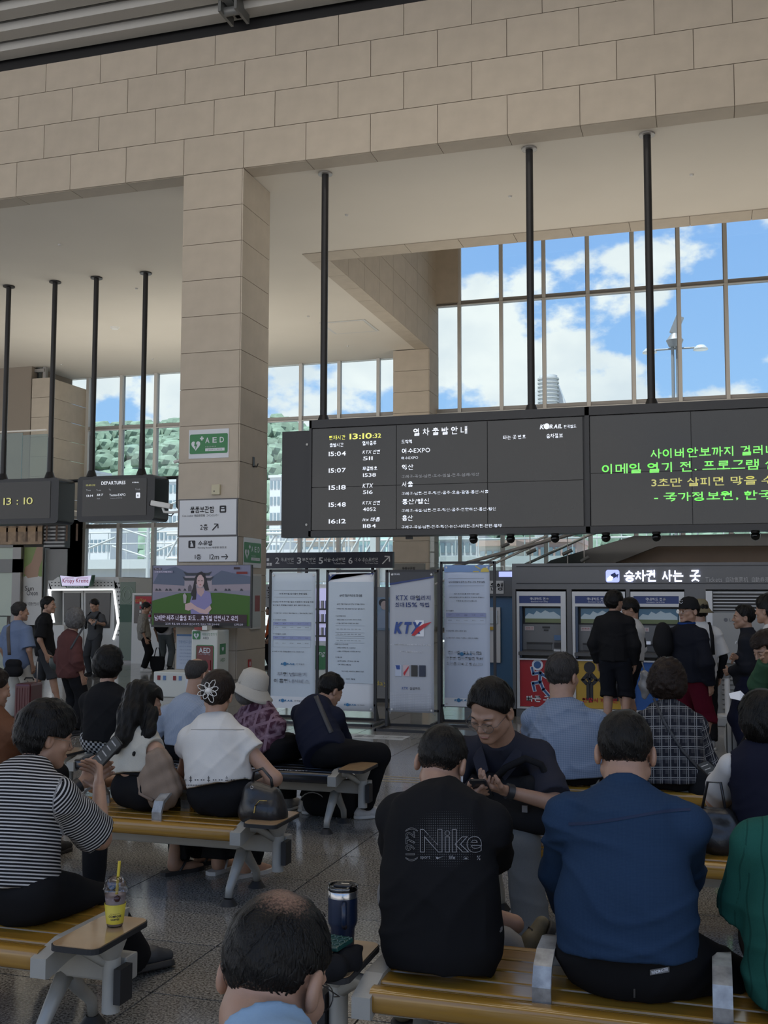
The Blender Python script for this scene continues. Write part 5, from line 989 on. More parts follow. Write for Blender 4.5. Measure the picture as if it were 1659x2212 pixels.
# ------------------------------------------------------------ benches
SLW = mat('bench_amber_slat', (.30, .155, .022), .22, noise=.12, nscale=14, stretch=(.3, 4, 4), coat=.5); SLB = mat('bench_black_slat', (.012, .012, .014), .25, coat=.4)
CAST = mat('bench_cast_grey', (.34, .33, .295), .4, .1, noise=.06, nscale=8); LAM = mat('table_laminate', (.34, .22, .115), .2, noise=.06, nscale=9, coat=.3); RUB = mat('black_rubber', (.012, .012, .013), .6)
WORN = mat('worn_arm_metal', (.30, .30, .29), .35, .3, noise=.35, nscale=25)
def bench(x0, x1, y0, label, arms=(), tr=True, tl=False, black=False, legs=None):
    t = thing('waiting_bench', label, 'bench', (x0, y0, 0)); L = x1-x0; m = SLB if black else SLW
    MB().prism(rrect(0, .075, .348, .422, .022, 3), (0, 0, 0), (0, 1, 0), (0, 0, 1), (L, 0, 0), 0, True).obj('front_slat', m, t)
    for k in range(4): MB().prism(rrect(.088+.108*k, .186+.108*k, .396, .421, .008, 2), (0, 0, 0), (0, 1, 0), (0, 0, 1), (L, 0, 0)).obj('slat', m, t)
    MB().prism(rrect(.52, .56, .37, .42, .015, 2), (0, 0, 0), (0, 1, 0), (0, 0, 1), (L, 0, 0)).obj('slat', m, t)
    B(-.05, L+.2, .25, .33, .25, .34).obj('beam', CAST, t, bevel=.008)
    for x in (legs or (.1, L-.02+.0)):
        lg = MB(); 
        lg.tube([(x, .29, .40), (x, .29, .30), (x, .28, .23)], [.036, .032, .032], 10)
        lg.tube([(x, .28, .25), (x, .2, .17), (x, .115, .08), (x, .105, .035)], [.034, .028, .022, .02], 10); lg.tube([(x, .285, .25), (x, .37, .17), (x, .46, .09), (x, .47, .035)], [.034, .027, .022, .02], 10)
        o = lg.obj('leg', CAST, t)
        for y in (.103, .47): MB().cyl((x, y, 0), (x, y, .032), .05, .026, n=14).obj('rubber_foot', RUB, o)
    for x in arms:
        pts = [(.075, .40), (.072, .46), (.10, .515), (.17, .545), (.28, .55), (.36, .53), (.41, .48), (.42, .41)]; v = []; f = []
        for y, z in pts: v += [(x-.028, y, z), (x+.028, y, z)]
        n_ = len(pts); v2_ = [(a, b+(.014 if i//2 < 4 else -.012), c-.014) for i, (a, b, c) in enumerate(v)]
        f = [(2*i, 2*i+1, 2*i+3, 2*i+2) for i in range(n_-1)]; g_ = [(2*n_+2*i, 2*n_+2*i+2, 2*n_+2*i+3, 2*n_+2*i+1) for i in range(n_-1)]
        e_ = [(2*i, 2*i+2, 2*n_+2*i+2, 2*n_+2*i) for i in range(n_-1)]+[(2*i+1, 2*n_+2*i+1, 2*n_+2*i+3, 2*i+3) for i in range(n_-1)]
        MB().add(v+v2_, f+g_+e_).obj('armrest', WORN, t)
    for side, on in ((1, tr), (-1, tl)):
        xe = L if side > 0 else 0
        MB().prism([(-.02, .34), (.0, .335), (.12, .36), (.3, .375), (.5, .375), (.52, .43), (.12, .435), (-.02, .405)], (xe-.01 if side > 0 else xe-.05, 0, 0), (0, 1, 0), (0, 0, 1), (.06, 0, 0)).obj('end_arm', CAST, t)
        if not on: continue
        a, b = (xe+.06, xe+.25) if side > 0 else (xe-.25, xe-.06)
        MB().prism(rrect(a, b, -.03, .33, .035), (0, 0, .438), (1, 0, 0), (0, 1, 0), (0, 0, .018)).obj('table_edge', RUB, t)
        o = MB().prism(rrect(a+.004, b-.004, -.026, .326, .033), (0, 0, .4565), (1, 0, 0), (0, 1, 0), (0, 0, .003)).obj('table_top', LAM, t)
        xp = xe+side*.17; MB().cyl((xp, .2, .17), (xp, .2, .36), .032, n=14).cyl((xp, .2, .36), (xp, .18, .44), .032, .07, n=14).obj('table_post', CAST, t)
        B(xp+.033 if side > 0 else xp-.06, xp+.06 if side > 0 else xp-.033, .16, .24, .21, .33).obj('socket_plate', RUB, t); MB().tube([(xe, .1, .40), (xe+side*.08, .14, .40), (xp, .2, .33)], .022, 8).obj('table_bracket', CAST, t)
    return t
bench(-4.35, -2.22, 3.20, 'amber slatted bench with a wooden end table holding a yellow drink cup, front left', legs=(.1, 2.06))
bench(-4.45, -2.40, 5.14, 'amber slatted bench where the person in the white blouse sits', arms=(1.56, 1.04), legs=(.1, 1.98))
bench(-4.50, -2.50, 6.88, 'bench with a black priority seat and writing, behind the person in the navy jacket', arms=(.5,), tl=True, legs=(.1, 1.94), black=True)
bench(-1.03, 1.12, 3.20, 'amber slatted bench with worn grey armrests under the person in the blue shirt, front', arms=(.52, 1.04, 1.56), tl=True, tr=False, legs=(.1, 2.05))
bench(-1.12, 1.2, 5.14, 'amber slatted bench under the person facing the camera with glasses', arms=(.52, 1.04, 1.56), tl=True, tr=False, legs=(.04, 2.1))
bench(-1.25, 1.3, 6.88, 'amber slatted bench under the person in the chambray shirt', arms=(.52, 1.07, 1.56), tl=False, tr=False, legs=(.1, 2.3))
prb = [o for o in bpy.data.objects if o.name.startswith('waiting_bench') and 'priority' in o.get('label', '')][0]
text('교통약자배려석', (1.13, .045, .4245), .62, .045, PW, prb, ay=(0, 1, 0), bold=.02); text('Priority seat', (1.68, .045, .4245), .28, .03, PW, prb, ay=(0, 1, 0))

# ------------------------------------------------------------ implicit surfaces for people
def smin(a, b, k):
    h = np.clip(.5+.5*(b-a)/k, 0, 1); return b*(1-h)+a*h-k*h*(1-h)
def capd(P, a, b, ra, rb=None, fd=None, fl=1.0):
    rb = ra if rb is None else rb; a = np.array(a); b = np.array(b); pa = P-a; ba = b-a
    if fd is not None:
        fd = np.array(fd); pa = pa+fd*((pa@fd)*(1/fl-1))[:, None]; ba = ba+fd*((ba@fd)*(1/fl-1))
    L = max(ba@ba, 1e-9); h = np.clip(pa@ba/L, 0, 1); d = np.sqrt(((pa-h[:, None]*ba)**2).sum(1))-(ra+(rb-ra)*h)
    return d*(1 if fl == 1 else .5+.5*fl)
def ell(P, c, r, R=None):
    q = P-np.array(c)
    if R is not None: q = q@R
    r = np.array(r); k = np.sqrt(((q/r)**2).sum(1)); k2 = np.sqrt(((q/r**2)**2).sum(1)); return k*(k-1)/np.maximum(k2, 1e-6)
def nets(fn, lo, hi, h, seed=0):
    lo = np.array(lo)-2*h; hi = np.array(hi)+2*h; Bk = 5; n = (np.ceil((hi-lo)/h/Bk).astype(int)+1)*Bk
    nb = n//Bk; ci = np.stack(np.meshgrid(*[np.arange(q) for q in nb], indexing='ij'), -1).reshape(-1, 3)
    cen = lo+(ci*Bk+(Bk-1)/2)*h; fc = fn(cen); act = np.abs(fc) < Bk*h*.87*1.9+.02
    F = np.repeat(np.repeat(np.repeat(np.where(fc < 0, -1., 1.).reshape(nb), Bk, 0), Bk, 1), Bk, 2)
    off = np.stack(np.meshgrid(*[np.arange(Bk)]*3, indexing='ij'), -1).reshape(-1, 3)
    ai = (ci[act][:, None, :]*Bk+off[None]).reshape(-1, 3)
    if len(ai) == 0: return np.zeros((0, 3)), np.zeros((0, 4), int)
    F[ai[:, 0], ai[:, 1], ai[:, 2]] = fn(lo+ai*h)
    S = F < 0; acc = {}; st = (n[1]*n[2], n[2], 1); ids = []; pos = []; quads = []
    for ax in range(3):
        o1, o2 = [(1, 2), (2, 0), (0, 1)][ax]; sl0 = [slice(None)]*3; sl1 = [slice(None)]*3; sl0[ax] = slice(0, -1); sl1[ax] = slice(1, None)
        E = np.argwhere(S[tuple(sl0)] != S[tuple(sl1)]); E = E[(E[:, o1] > 0) & (E[:, o2] > 0)]
        if len(E) == 0: continue
        E1 = E.copy(); E1[:, ax] += 1; f0 = F[E[:, 0], E[:, 1], E[:, 2]]; f1 = F[E1[:, 0], E1[:, 1], E1[:, 2]]; t = f0/(f0-f1)
        p = E.astype(float); p[:, ax] += t; lin = E@np.array(st); c = [lin, lin-st[o1], lin-st[o1]-st[o2], lin-st[o2]]
        for q in c: ids.append(q); pos.append(p)
        Q = np.stack(c, 1); fl = f0 < 0; Q[~fl] = Q[~fl][:, ::-1]; quads.append(Q)
    if not quads: return np.zeros((0, 3)), np.zeros((0, 4), int)
    ids = np.concatenate(ids); pos = np.concatenate(pos); quads = np.concatenate(quads)
    u, inv, cnt = np.unique(ids, return_inverse=True, return_counts=True)
    V = np.stack([np.bincount(inv, pos[:, i])/cnt for i in range(3)], 1)
    return lo+V*h, np.searchsorted(u, quads)
def mesh_from(parts, name, m, parent, attr=None):
    V = []; Q = []; k = 0
    for v, q in parts: V.append(v); Q.append(q+k); k += len(v)
    V = np.concatenate(V); Q = np.concatenate(Q); me = bpy.data.meshes.new(name)
    me.vertices.add(len(V)); me.vertices.foreach_set('co', V.ravel()); me.loops.add(len(Q)*4); me.loops.foreach_set('vertex_index', Q.ravel().astype(np.int32))
    me.polygons.add(len(Q)); me.polygons.foreach_set('loop_start', np.arange(0, len(Q)*4, 4, dtype=np.int32)); me.update(calc_edges=True); me.validate()
    me.polygons.foreach_set('use_smooth', [True]*len(me.polygons))
    if attr is not None:
        a = me.attributes.new('cloth', 'FLOAT_VECTOR', 'POINT'); a.data.foreach_set('vector', attr(V).ravel())
    me.materials.append(m); o = bpy.data.objects.new(name, me); C.objects.link(o); o.parent = parent; return o
def ik(a, b, l1, l2, pole):
    a = np.array(a, float); b = np.array(b, float); d = b-a; L = np.linalg.norm(d); Lc = min(L, (l1+l2)*.998); d = d/max(L, 1e-6); b = a+d*Lc
    x = (l1*l1-l2*l2+Lc*Lc)/(2*Lc); h = math.sqrt(max(l1*l1-x*x, 0)); pole = np.array(pole, float); pole = pole-d*(pole@d); pole /= np.linalg.norm(pole)+1e-9
    return a+d*x+pole*h, b
def nrm(v): v = np.array(v, float); return v/(np.linalg.norm(v)+1e-9)

def cloth_mat(name, c1, c2=None, kind='plain', period=.01, duty=.5, rough=.85, fine=.12):
    if name in MATS: return MATS[name]
    m = bpy.data.materials.new(name); m.use_nodes = True; MATS[name] = m; t = m.node_tree; L = t.links; b = t.nodes['Principled BSDF']
    b.inputs['Roughness'].default_value = rough; b.inputs['Specular IOR Level'].default_value = .08; b.inputs['Sheen Weight'].default_value = .0
    at_ = t.nodes.new('ShaderNodeAttribute'); at_.attribute_name = 'cloth'; sp = t.nodes.new('ShaderNodeSeparateXYZ'); L.new(at_.outputs['Vector'], sp.inputs[0])
    nz_ = t.nodes.new('ShaderNodeTexNoise'); nz_.inputs['Scale'].default_value = 240; nz_.inputs['Detail'].default_value = 2; tc_ = t.nodes.new('ShaderNodeTexCoord'); L.new(tc_.outputs['Object'], nz_.inputs['Vector'])
    def M(op, a, b_=None, c_=None):
        n_ = t.nodes.new('ShaderNodeMath'); n_.operation = op
        for i, v in enumerate((a, b_, c_)):
            if v is None: continue
            if isinstance(v, (int, float)): n_.inputs[i].default_value = v
            else: L.new(v, n_.inputs[i])
        return n_.outputs[0]
    def band(src, per, du): return M('LESS_THAN', M('FRACT', M('DIVIDE', src, per)), du)
    fac = None
    if kind == 'stripe': fac = band(sp.outputs['Y'], period, duty)
    elif kind == 'plaid':
        a = band(sp.outputs['X'], period, .10); a2 = band(M('ADD', sp.outputs['X'], period*.2), period, .05); b2 = band(sp.outputs['Y'], period*1.2, .09); b3 = band(M('ADD', sp.outputs['Y'], period*.22), period*1.2, .05)
        big = M('MULTIPLY', M('MAXIMUM', M('MAXIMUM', a, a2), M('MAXIMUM', b2, b3)), .75); chk = M('MULTIPLY', M('MULTIPLY', band(sp.outputs['X'], .006, .5), band(sp.outputs['Y'], .006, .5)), M('MULTIPLY', M('MULTIPLY', band(M('ADD', sp.outputs['X'], period*.6), period, .5), .45), band(M('ADD', sp.outputs['Y'], period*.7), period*1.2, .5)))
        fac = M('MAXIMUM', big, chk)
    elif kind == 'check': fac = M('ABSOLUTE', M('SUBTRACT', band(sp.outputs['X'], period, .5), band(sp.outputs['Y'], period, .5)))
    elif kind == 'patch':
        n3 = t.nodes.new('ShaderNodeTexNoise'); n3.inputs['Scale'].default_value = 18; n3.inputs['Detail'].default_value = 6; L.new(tc_.outputs['Object'], n3.inputs['Vector'])
        fac = M('MAXIMUM', M('MULTIPLY', M('SUBTRACT', n3.outputs['Fac'], .45), 3.5), M('MULTIPLY', M('MAXIMUM', band(sp.outputs['X'], .09, .2), band(sp.outputs['Y'], .10, .2)), .6))
    elif kind == 'weave': fac = M('MULTIPLY', M('ADD', band(sp.outputs['X'], period, .5), band(sp.outputs['Y'], period, .5)), .5)
    elif kind == 'grid': fac = M('MAXIMUM', band(sp.outputs['X'], period, duty), band(sp.outputs['Y'], period, duty))
    elif kind == 'rib': fac = band(M('ADD', sp.outputs['X'], M('MULTIPLY', M('SINE', M('MULTIPLY', sp.outputs['Y'], 40)), .004)), period, duty)
    mrn = t.nodes.new('ShaderNodeMapRange'); mrn.inputs['To Min'].default_value = 1-fine; mrn.inputs['To Max'].default_value = 1+fine; L.new(nz_.outputs['Fac'], mrn.inputs['Value'])
    mixn = t.nodes.new('ShaderNodeMixRGB'); mixn.inputs[1].default_value = (*c1, 1); mixn.inputs[2].default_value = (*(c2 or c1), 1)
    if fac is not None: cl_ = t.nodes.new('ShaderNodeClamp'); L.new(fac, cl_.inputs[0]); L.new(cl_.outputs[0], mixn.inputs[0])
    else: mixn.inputs[0].default_value = 0
    vm = t.nodes.new('ShaderNodeVectorMath'); vm.operation = 'SCALE'; L.new(mixn.outputs[0], vm.inputs[0]); L.new(mrn.outputs[0], vm.inputs['Scale']); L.new(vm.outputs[0], b.inputs['Base Color'])
    bp = t.nodes.new('ShaderNodeBump'); bp.inputs['Strength'].default_value = .15; bp.inputs['Distance'].default_value = .003; n4 = t.nodes.new('ShaderNodeTexNoise'); n4.inputs['Scale'].default_value = 60; n4.inputs['Detail'].default_value = 5
    L.new(tc_.outputs['Object'], n4.inputs['Vector']); L.new(n4.outputs['Fac'], bp.inputs['Height']); L.new(bp.outputs[0], b.inputs['Normal'])
    return m
def skin_mat(k=1.0):
    n_ = 'skin_%02d' % int(k*10)
    if n_ in MATS: return MATS[n_]
    m = mat(n_, (.33*k, .19*k, .125*k), .5, noise=.06, nscale=30, bump=.05, bscale=300); b = m.node_tree.nodes['Principled BSDF']
    b.inputs['Subsurface Weight'].default_value = .08; b.inputs['Subsurface Radius'].default_value = (.02, .008, .004); return m
def hair_mat(name, c, rough=.42):
    if name in MATS: return MATS[name]
    m = mat(name, c, rough, noise=.35, nscale=60, bump=.5, bscale=90, stretch=(3.5, 3.5, .6), spec=.18); t = m.node_tree; b = t.nodes['Principled BSDF']
    src = b.inputs['Base Color'].links[0].from_socket; at_ = t.nodes.new('ShaderNodeAttribute'); at_.attribute_name = 'cloth'; sp = t.nodes.new('ShaderNodeSeparateXYZ'); t.links.new(at_.outputs['Vector'], sp.inputs[0])
    nz_ = t.nodes.new('ShaderNodeTexNoise'); nz_.inputs['Scale'].default_value = 260; nz_.inputs['Detail'].default_value = 3; tc_ = t.nodes.new('ShaderNodeTexCoord'); t.links.new(tc_.outputs['Object'], nz_.inputs['Vector'])
    ad_ = t.nodes.new('ShaderNodeMath'); ad_.operation = 'MULTIPLY_ADD'; ad_.inputs[1].default_value = 1.1; t.links.new(nz_.outputs['Fac'], ad_.inputs[0]); ad_.inputs[2].default_value = -.95
    a2 = t.nodes.new('ShaderNodeMath'); a2.operation = 'ADD'; t.links.new(ad_.outputs[0], a2.inputs[0]); t.links.new(sp.outputs['X'], a2.inputs[1]); mr_ = t.nodes.new('ShaderNodeMapRange'); mr_.inputs['From Min'].default_value = .0; mr_.inputs['From Max'].default_value = .55; t.links.new(a2.outputs[0], mr_.inputs['Value'])
    mx_ = t.nodes.new('ShaderNodeMixRGB'); t.links.new(mr_.outputs[0], mx_.inputs[0]); t.links.new(src, mx_.inputs[1]); mx_.inputs[2].default_value = (.24, .14, .095, 1); t.links.new(mx_.outputs[0], b.inputs['Base Color']); return m
HB = hair_mat('hair_black', (.006, .0055, .005)); HBR = hair_mat('hair_brown', (.018, .011, .008)); HGR = hair_mat('hair_grey', (.13, .125, .12), .6); HSP = hair_mat('hair_salt', (.035, .032, .03), .6)
LIPS = mat('lips', (.30, .13, .11), .5); BROW = mat('eyebrow', (.02, .015, .012), .7); EYEW = mat('eye_white', (.5, .48, .46), .3); EYED = mat('eye_dark', (.012, .008, .006), .15)

def head_fn(hs, fatf):
    def f(P):
        P = P/hs; x = np.abs(P[:, 0]); Q = np.c_[x, P[:, 1:]]
        d = ell(P, (0, -.012, .030), (.074, .093, .086)); d = smin(d, ell(P, (0, .030, -.035), (.061*fatf, .058, .072)), .03)
        d = smin(d, capd(Q, (.048*fatf, .0, -.055), (.012, .068, -.093), .022, .017), .025); d = smin(d, ell(P, (0, .066, -.092), (.022, .018, .016)), .02)
        d = smin(d, capd(Q, (.010, .083, .020), (.042, .070, .020), .011, .008), .014); d = smin(d, ell(Q, (.042, .060, -.025), (.020, .018, .018)), .02)
        e = ell(Q, (.031, .098, .001), (.018, .016, .011)); d = -smin(-d, e, .012)
        d = smin(d, ell(Q, (.031, .078, .000), (.0145, .012, .0105)), .004)
        d = smin(d, capd(P, (0, .088, .008), (0, .104, -.028), .006, .0105), .010); d = smin(d, ell(Q, (.012, .094, -.032), (.008, .009, .007)), .006)
        d = smin(d, ell(P, (0, .086, -.060), (.024, .012, .006)), .006); d = smin(d, ell(P, (0, .084, -.070), (.020, .012, .006)), .006)
        er = ell(Q+np.c_[0*x, .35*(x-.08), 0*x], (.082, -.014, -.010), (.011, .020, .032)); er = -smin(-er, ell(Q, (.092, -.004, -.006), (.009, .011, .019)), .004); d = smin(d, er, .006)
        return d*hs
    return f
def hair_fn(hs, style, seed=1, vol=1.0):
    def f(P):
        P = P/hs; x, y, z = P[:, 0], P[:, 1], P[:, 2]; ax_ = np.abs(x)
        t = {'short': .010, 'crop': .006, 'mop': .022, 'round': .024, 'curly': .030, 'long': .014, 'bun': .012, 'bald': .006, 'thin': .006}[style]*vol
        d = ell(P, (0, -.014, .034), (.075+t, .095+t, .087+t*1.15))
        if style in ('round', 'curly'): d = smin(d, ell(P, (0, -.035, -.02), (.098+t*.4, .085, .085)), .05)
        if style == 'mop': d = smin(d, ell(P, (0, -.03, .0), (.088+t*.3, .08, .075)), .05)
        if style == 'long': d = smin(d, ell(P, (0, -.035, -.03), (.085, .075, .09)), .05)
        if style == 'bun': d = smin(d, ell(P, (0, -.104, .005), (.056, .044, .074)), .025)
        wob = .0022*np.sin(48*x+3*np.sin(31*z+seed)+2*np.sin(23*y))*np.sin(37*y+2*np.sin(29*x)+seed)+.0014*np.sin(120*x+seed+5*np.sin(24*z)+3*np.sin(35*y))
        if style == 'curly': wob = .005*np.sin(75*x+seed+2*np.sin(40*y))*np.sin(80*y+2*np.sin(50*z))*np.sin(78*z+2*np.sin(45*x))+wob
        d = d+wob*(1.3 if style in ('mop', 'curly', 'round', 'short') else .7)
        fr = {'round': .035, 'curly': .045, 'mop': .030, 'long': .05, 'thin': .075, 'bald': .09}.get(style, .055)+.008*np.sin(32*x+seed)+.004*np.sin(75*x)
        c1 = (y-.030)*.75-(z-fr+.028)*.66
        if style in ('round', 'curly', 'long'): c1 = np.minimum(y-.038, fr-z+.5*np.clip(ax_-.03, 0, 1))
        zn = {'round': -.115, 'curly': -.085, 'mop': -.080, 'long': -.2, 'crop': -.036, 'bald': -.060, 'thin': -.042}.get(style, -.065)
        c2 = (zn-z)*.9+np.clip(y, -.2, .0)*.12
        c3 = z*0-1.
        if style in ('short', 'crop', 'bald', 'thin', 'bun', 'mop'): c3 = np.minimum(y+.036, .010-z)  # cut around the ears
        d = np.maximum.reduce([d, c1, c2, c3])
        if style in ('bald', 'thin'):
            d = np.maximum(d, -ell(P, (0, -.025, .128), (.058, .075, .045))) if style == 'bald' else d
        return d*hs
    return f
def hand_parts(W_, d, n_, side, curl, k=1.0, grip=None):
    "palm and five fingers; d forearm direction, n_ palm normal, side = direction of the thumb"
    d = nrm(d); n_ = nrm(np.array(n_)-d*(np.array(n_)@d)); s = np.cross(d, n_); s = s if s@np.array(side) > 0 else -s; out_ = []
    W_ = np.array(W_)
    for o_ in (-.024, -.008, .008, .024): out_.append((W_+d*.01+s*o_*.7, W_+d*.078+s*o_*1.25, .0145, .0125))
    out_.append((W_+d*.0-s*0, W_+d*.05, .022, .018))
    for i, (o_, L_) in enumerate(((.029, .92), (.010, 1.03), (-.010, .97), (-.029, .78))):
        p = W_+d*.080+s*o_; dd = nrm(d+s*o_*2.0); r = .0098-.0008*i*.5
        for j, seg in enumerate((.042, .026, .021)):
            a = curl*(.7 if j == 0 else 1.0); dd = nrm(dd*math.cos(a)+n_*math.sin(a)); n2 = nrm(n_*math.cos(a)-dd*math.sin(a)); q = p+dd*seg*L_; out_.append((p, q, r, r-.0009)); p = q; r -= .0009
    p = W_+d*.022+s*.026; dd = nrm(d*.62+s*.7+n_*.25)
    for j, seg in enumerate((.040, .032, .024)):
        q = p+dd*seg; out_.append((p, q, .0135-.0018*j, .0120-.0018*j)); p = q; dd = nrm(dd+d*.35+n_*.30*(1+curl)-s*.25)
    return [(a*0+W_+(a-W_)*k, W_+(b-W_)*k, ra*k, rb*k) for a, b, ra, rb in out_]
def bb(caps, pad=.02):
    A = np.array([c[0] for c in caps]+[c[1] for c in caps]); r = max(max(c[2], c[3]) for c in caps)+pad; return A.min(0)-r, A.max(0)+r
def union(caps, k):
    def f(P):
        d = capd(P, *caps[0])
        for c in caps[1:]: d = smin(d, capd(P, *c), k)
        return d
    return f

def strands(ho, hc, R, hair, hs, root, seed, n_=520):
    "fine locks lying on the hair, following the fall from the crown"
    from mathutils.bvhtree import BVHTree
    me = ho.data; bv = BVHTree.FromPolygons([v.co for v in me.vertices], [tuple(p.vertices) for p in me.polygons]); rg = np.random.default_rng(seed+11); c0 = Vector(hc)
    V = []; F = []; wh = nrm((.01, -.45, 1.)); curl_ = hair[0] == 'curly'
    A = nrm(np.cross(wh, (1, 0, 0))); Bx = np.cross(wh, A)
    for i in range(n_):
        ph = rg.uniform(0, 2*PI); th = math.acos(1-rg.uniform(0, 1.75)); L = rg.uniform(.25, .6)*(.4 if hair[0] in ('crop', 'thin', 'bald') else 1); sw = rg.uniform(-.25, .25)*(2.2 if curl_ else 1); lift = rg.uniform(.0005, .004)*{'mop': 2.2, 'curly': 2, 'round': 1.6, 'short': 1.8}.get(hair[0], 1); k0 = len(V); ok = 0
        for j in range(6):
            t = th+L*j/5; f_ = ph+sw*j/5+(.25*math.sin(j*2.1+i) if curl_ else 0); d = wh*math.cos(t)+(A*math.cos(f_)+Bx*math.sin(f_))*math.sin(t); d = Vector(R@d)
            if t > {'crop': 1.75, 'thin': 1.7, 'bald': 1.8, 'bun': 1.8, 'short': 2.0}.get(hair[0], 9): break
            if hair[0] in ('bald', 'thin') and t < (1.15 if hair[0] == 'bald' else .5): break
            h_ = bv.ray_cast(c0+d*.35, -d, .32)
            if h_[0] is None: break
            p = h_[0]+d*(lift*math.sin(PI*(j+.6)/6)+.0004+(.0025 if j == 5 and i % 3 == 0 else 0)); tg = Vector(R@nrm(np.cross(wh*math.cos(t)+(A*math.cos(f_)+Bx*math.sin(f_))*math.sin(t), wh*math.cos(t+.01)+(A*math.cos(f_)+Bx*math.sin(f_))*math.sin(t+.01))))
            w_ = (.0016, .002, .002, .0018, .0012, .0003)[j]*hs; V += [p-tg*w_, p+tg*w_]; ok += 1
        for j in range(ok-1): F.append((k0+2*j, k0+2*j+1, k0+2*j+3, k0+2*j+2))
    o = MB().add(V, F, 0, True).obj('hair_locks', hair[1], root, kind='stuff')
def person(label, pelvis, neck, head, face=90, hyaw=None, hpitch=0, hroll=0, hw=.185, fat=1.0, slouch=.03, arms=None, feet=None, poles=None, kpoles=None,
           top=None, sleeve='short', hem=-.06, bottom=None, legs='long', shoes=None, hair=('short', HB), skin=1.0, hs=1.0, k=1.0, near=False, face_on=False, folds=.004,
           curl=(.5, .5), palms=None, thumbs=None, seated=True, wide=0.0, collar=0, hfat=1.0, sock=None, name='person', group=None, neckr=.052, hvol=1.0, sarm=1.0, shirt_len=None, seed=0, armb=0.0, nohands=()):
    base = Vector((pelvis[0], pelvis[1], 0)); root = thing(name, label, 'person', base, 0, group)
    Wd = lambda p: np.array([p[0]-base.x, p[1]-base.y, p[2]])
    p0, p3, hc = Wd(pelvis), Wd(neck), Wd(head); a = math.radians(face); f = np.array([math.cos(a), math.sin(a), 0]); s = np.array([math.sin(a), -math.cos(a), 0])
    up = nrm(p3-p0); fd = nrm(f-up*(f@up)); sl = slouch
    p1 = p0+(p3-p0)*.33-fd*sl*.7; p2 = p0+(p3-p0)*.72-fd*sl
    up2 = nrm(p3-p2); S = {q: p3-up2*.088+s*q*hw*.93*k+fd*.012 for q in (-1, 1)}
    h = .010 if near else .016; skinm = skin_mat(skin)
    # arms and legs
    arms = arms or {}; AR = {}
    for q in (-1, 1):
        tgt = Wd(arms[q]) if q in arms else S[q]-np.array([0, 0, .50*k])+fd*.06+s*q*.05
        pl = (poles or {}).get(q, -f*.5+s*q*.55-np.array([0, 0, .8])); E_, W_ = ik(S[q], tgt, .285*k*sarm, .25*k*sarm, pl); AR[q] = (E_, W_)
    LG_ = {}
    for q in (-1, 1):
        H_ = p0+s*q*.088*k*(fat*.5+.5)-up*.02; ft = Wd(feet[q][0]) if feet else (p0*[1, 1, 0]+s*q*.1+f*(.42 if seated else 0)); ank = ft+np.array([0, 0, .075])
        pl = (kpoles or {}).get(q, f*.8+np.array([0, 0, .6 if seated else 0])+s*q*.12); K_, A_ = ik(H_, ank, .435*k, .425*k, pl); LG_[q] = (H_, K_, A_, ft, math.radians(feet[q][1]) if feet else a)
    # head frame
    ya = math.radians(hyaw if hyaw is not None else face)-PI/2; Rh = (Euler((math.radians(hpitch), math.radians(hroll), 0)).to_matrix()); Rh = Matrix.Rotation(ya, 3, 'Z') @ Rh; R = np.array(Rh)
    toL = lambda P: (P-hc)@R; toW = lambda q: hc+R@np.array(q)
    hf = head_fn(hs, hfat); nk = toW((0, -.022*hs, -.060*hs))
    hh = .0055 if near else .009
    def fhead(P):
        return smin(hf(toL(P)), capd(P, p3-up2*.05, nk, neckr*hs*1.1, neckr*hs), .02)
    lo = np.minimum(hc-.16*hs, p3-.12); hi = np.maximum(hc+.16*hs, p3+.12); lo[2] = min(hc[2]-.15, p3[2]-.06); parts = [nets(fhead, lo, hi, hh)]
    for q in (-1, 1):
        E_, W_ = AR[q]; d = nrm(W_-E_); pn = (palms or {}).get(q, -s*q); th = (thumbs or {}).get(q, f+np.array([0, 0, .3]))
        if q in nohands: continue
        hp = hand_parts(W_, d, pn, th, curl[0 if q < 0 else 1], k)
        hp.append((W_-d*.05, W_+d*.012, .0275*k, .023*k)); lo, hi = bb(hp, .008); parts.append(nets(union(hp, .007), lo, hi, .0042 if near else .0065))
    limbs = []
    for q in (-1, 1):
        E_, W_ = AR[q]; limbs += [(S[q], E_, .046*k, .039*k), (E_, W_, .039*k, .026*k)]
        H_, K_, A_, ft, fa = LG_[q]; limbs += [(H_, K_, .078*k, .056*k), (K_, A_, .050*k, .036*k), (K_+(A_-K_)*.15-f*.015, K_+(A_-K_)*.5-f*.015, .050*k, .044*k)]
        if shoes in ('sandal', 'flip'):
            u = np.array([math.cos(fa), math.sin(fa), 0]); limbs += [(A_-[0, 0, .035], ft+u*.12+[0, 0, .028], .034*k, .026*k), (ft+u*.10+[0, 0, .028], ft+u*.18+[0, 0, .022], .03*k, .018*k)]
    tor = [(p0, p1, .125*fat*k, .115*fat*k, fd, .78), (p1, p2, .115*fat*k, .135*k, fd, .68), (p2, p3-up2*.06, .135*k, .08*k, fd, .62), (S[-1], S[1], .048*k, .048*k), (p3+up2*.0, S[1], .045*k, .045*k), (p3, S[-1], .045*k, .045*k)]
    lo, hi = bb(limbs+[c[:4] for c in tor]); parts.append(nets(union(tor+limbs, .03), lo, hi, h*1.25 if near else .02))
    mesh_from(parts, 'body', skinm, root)
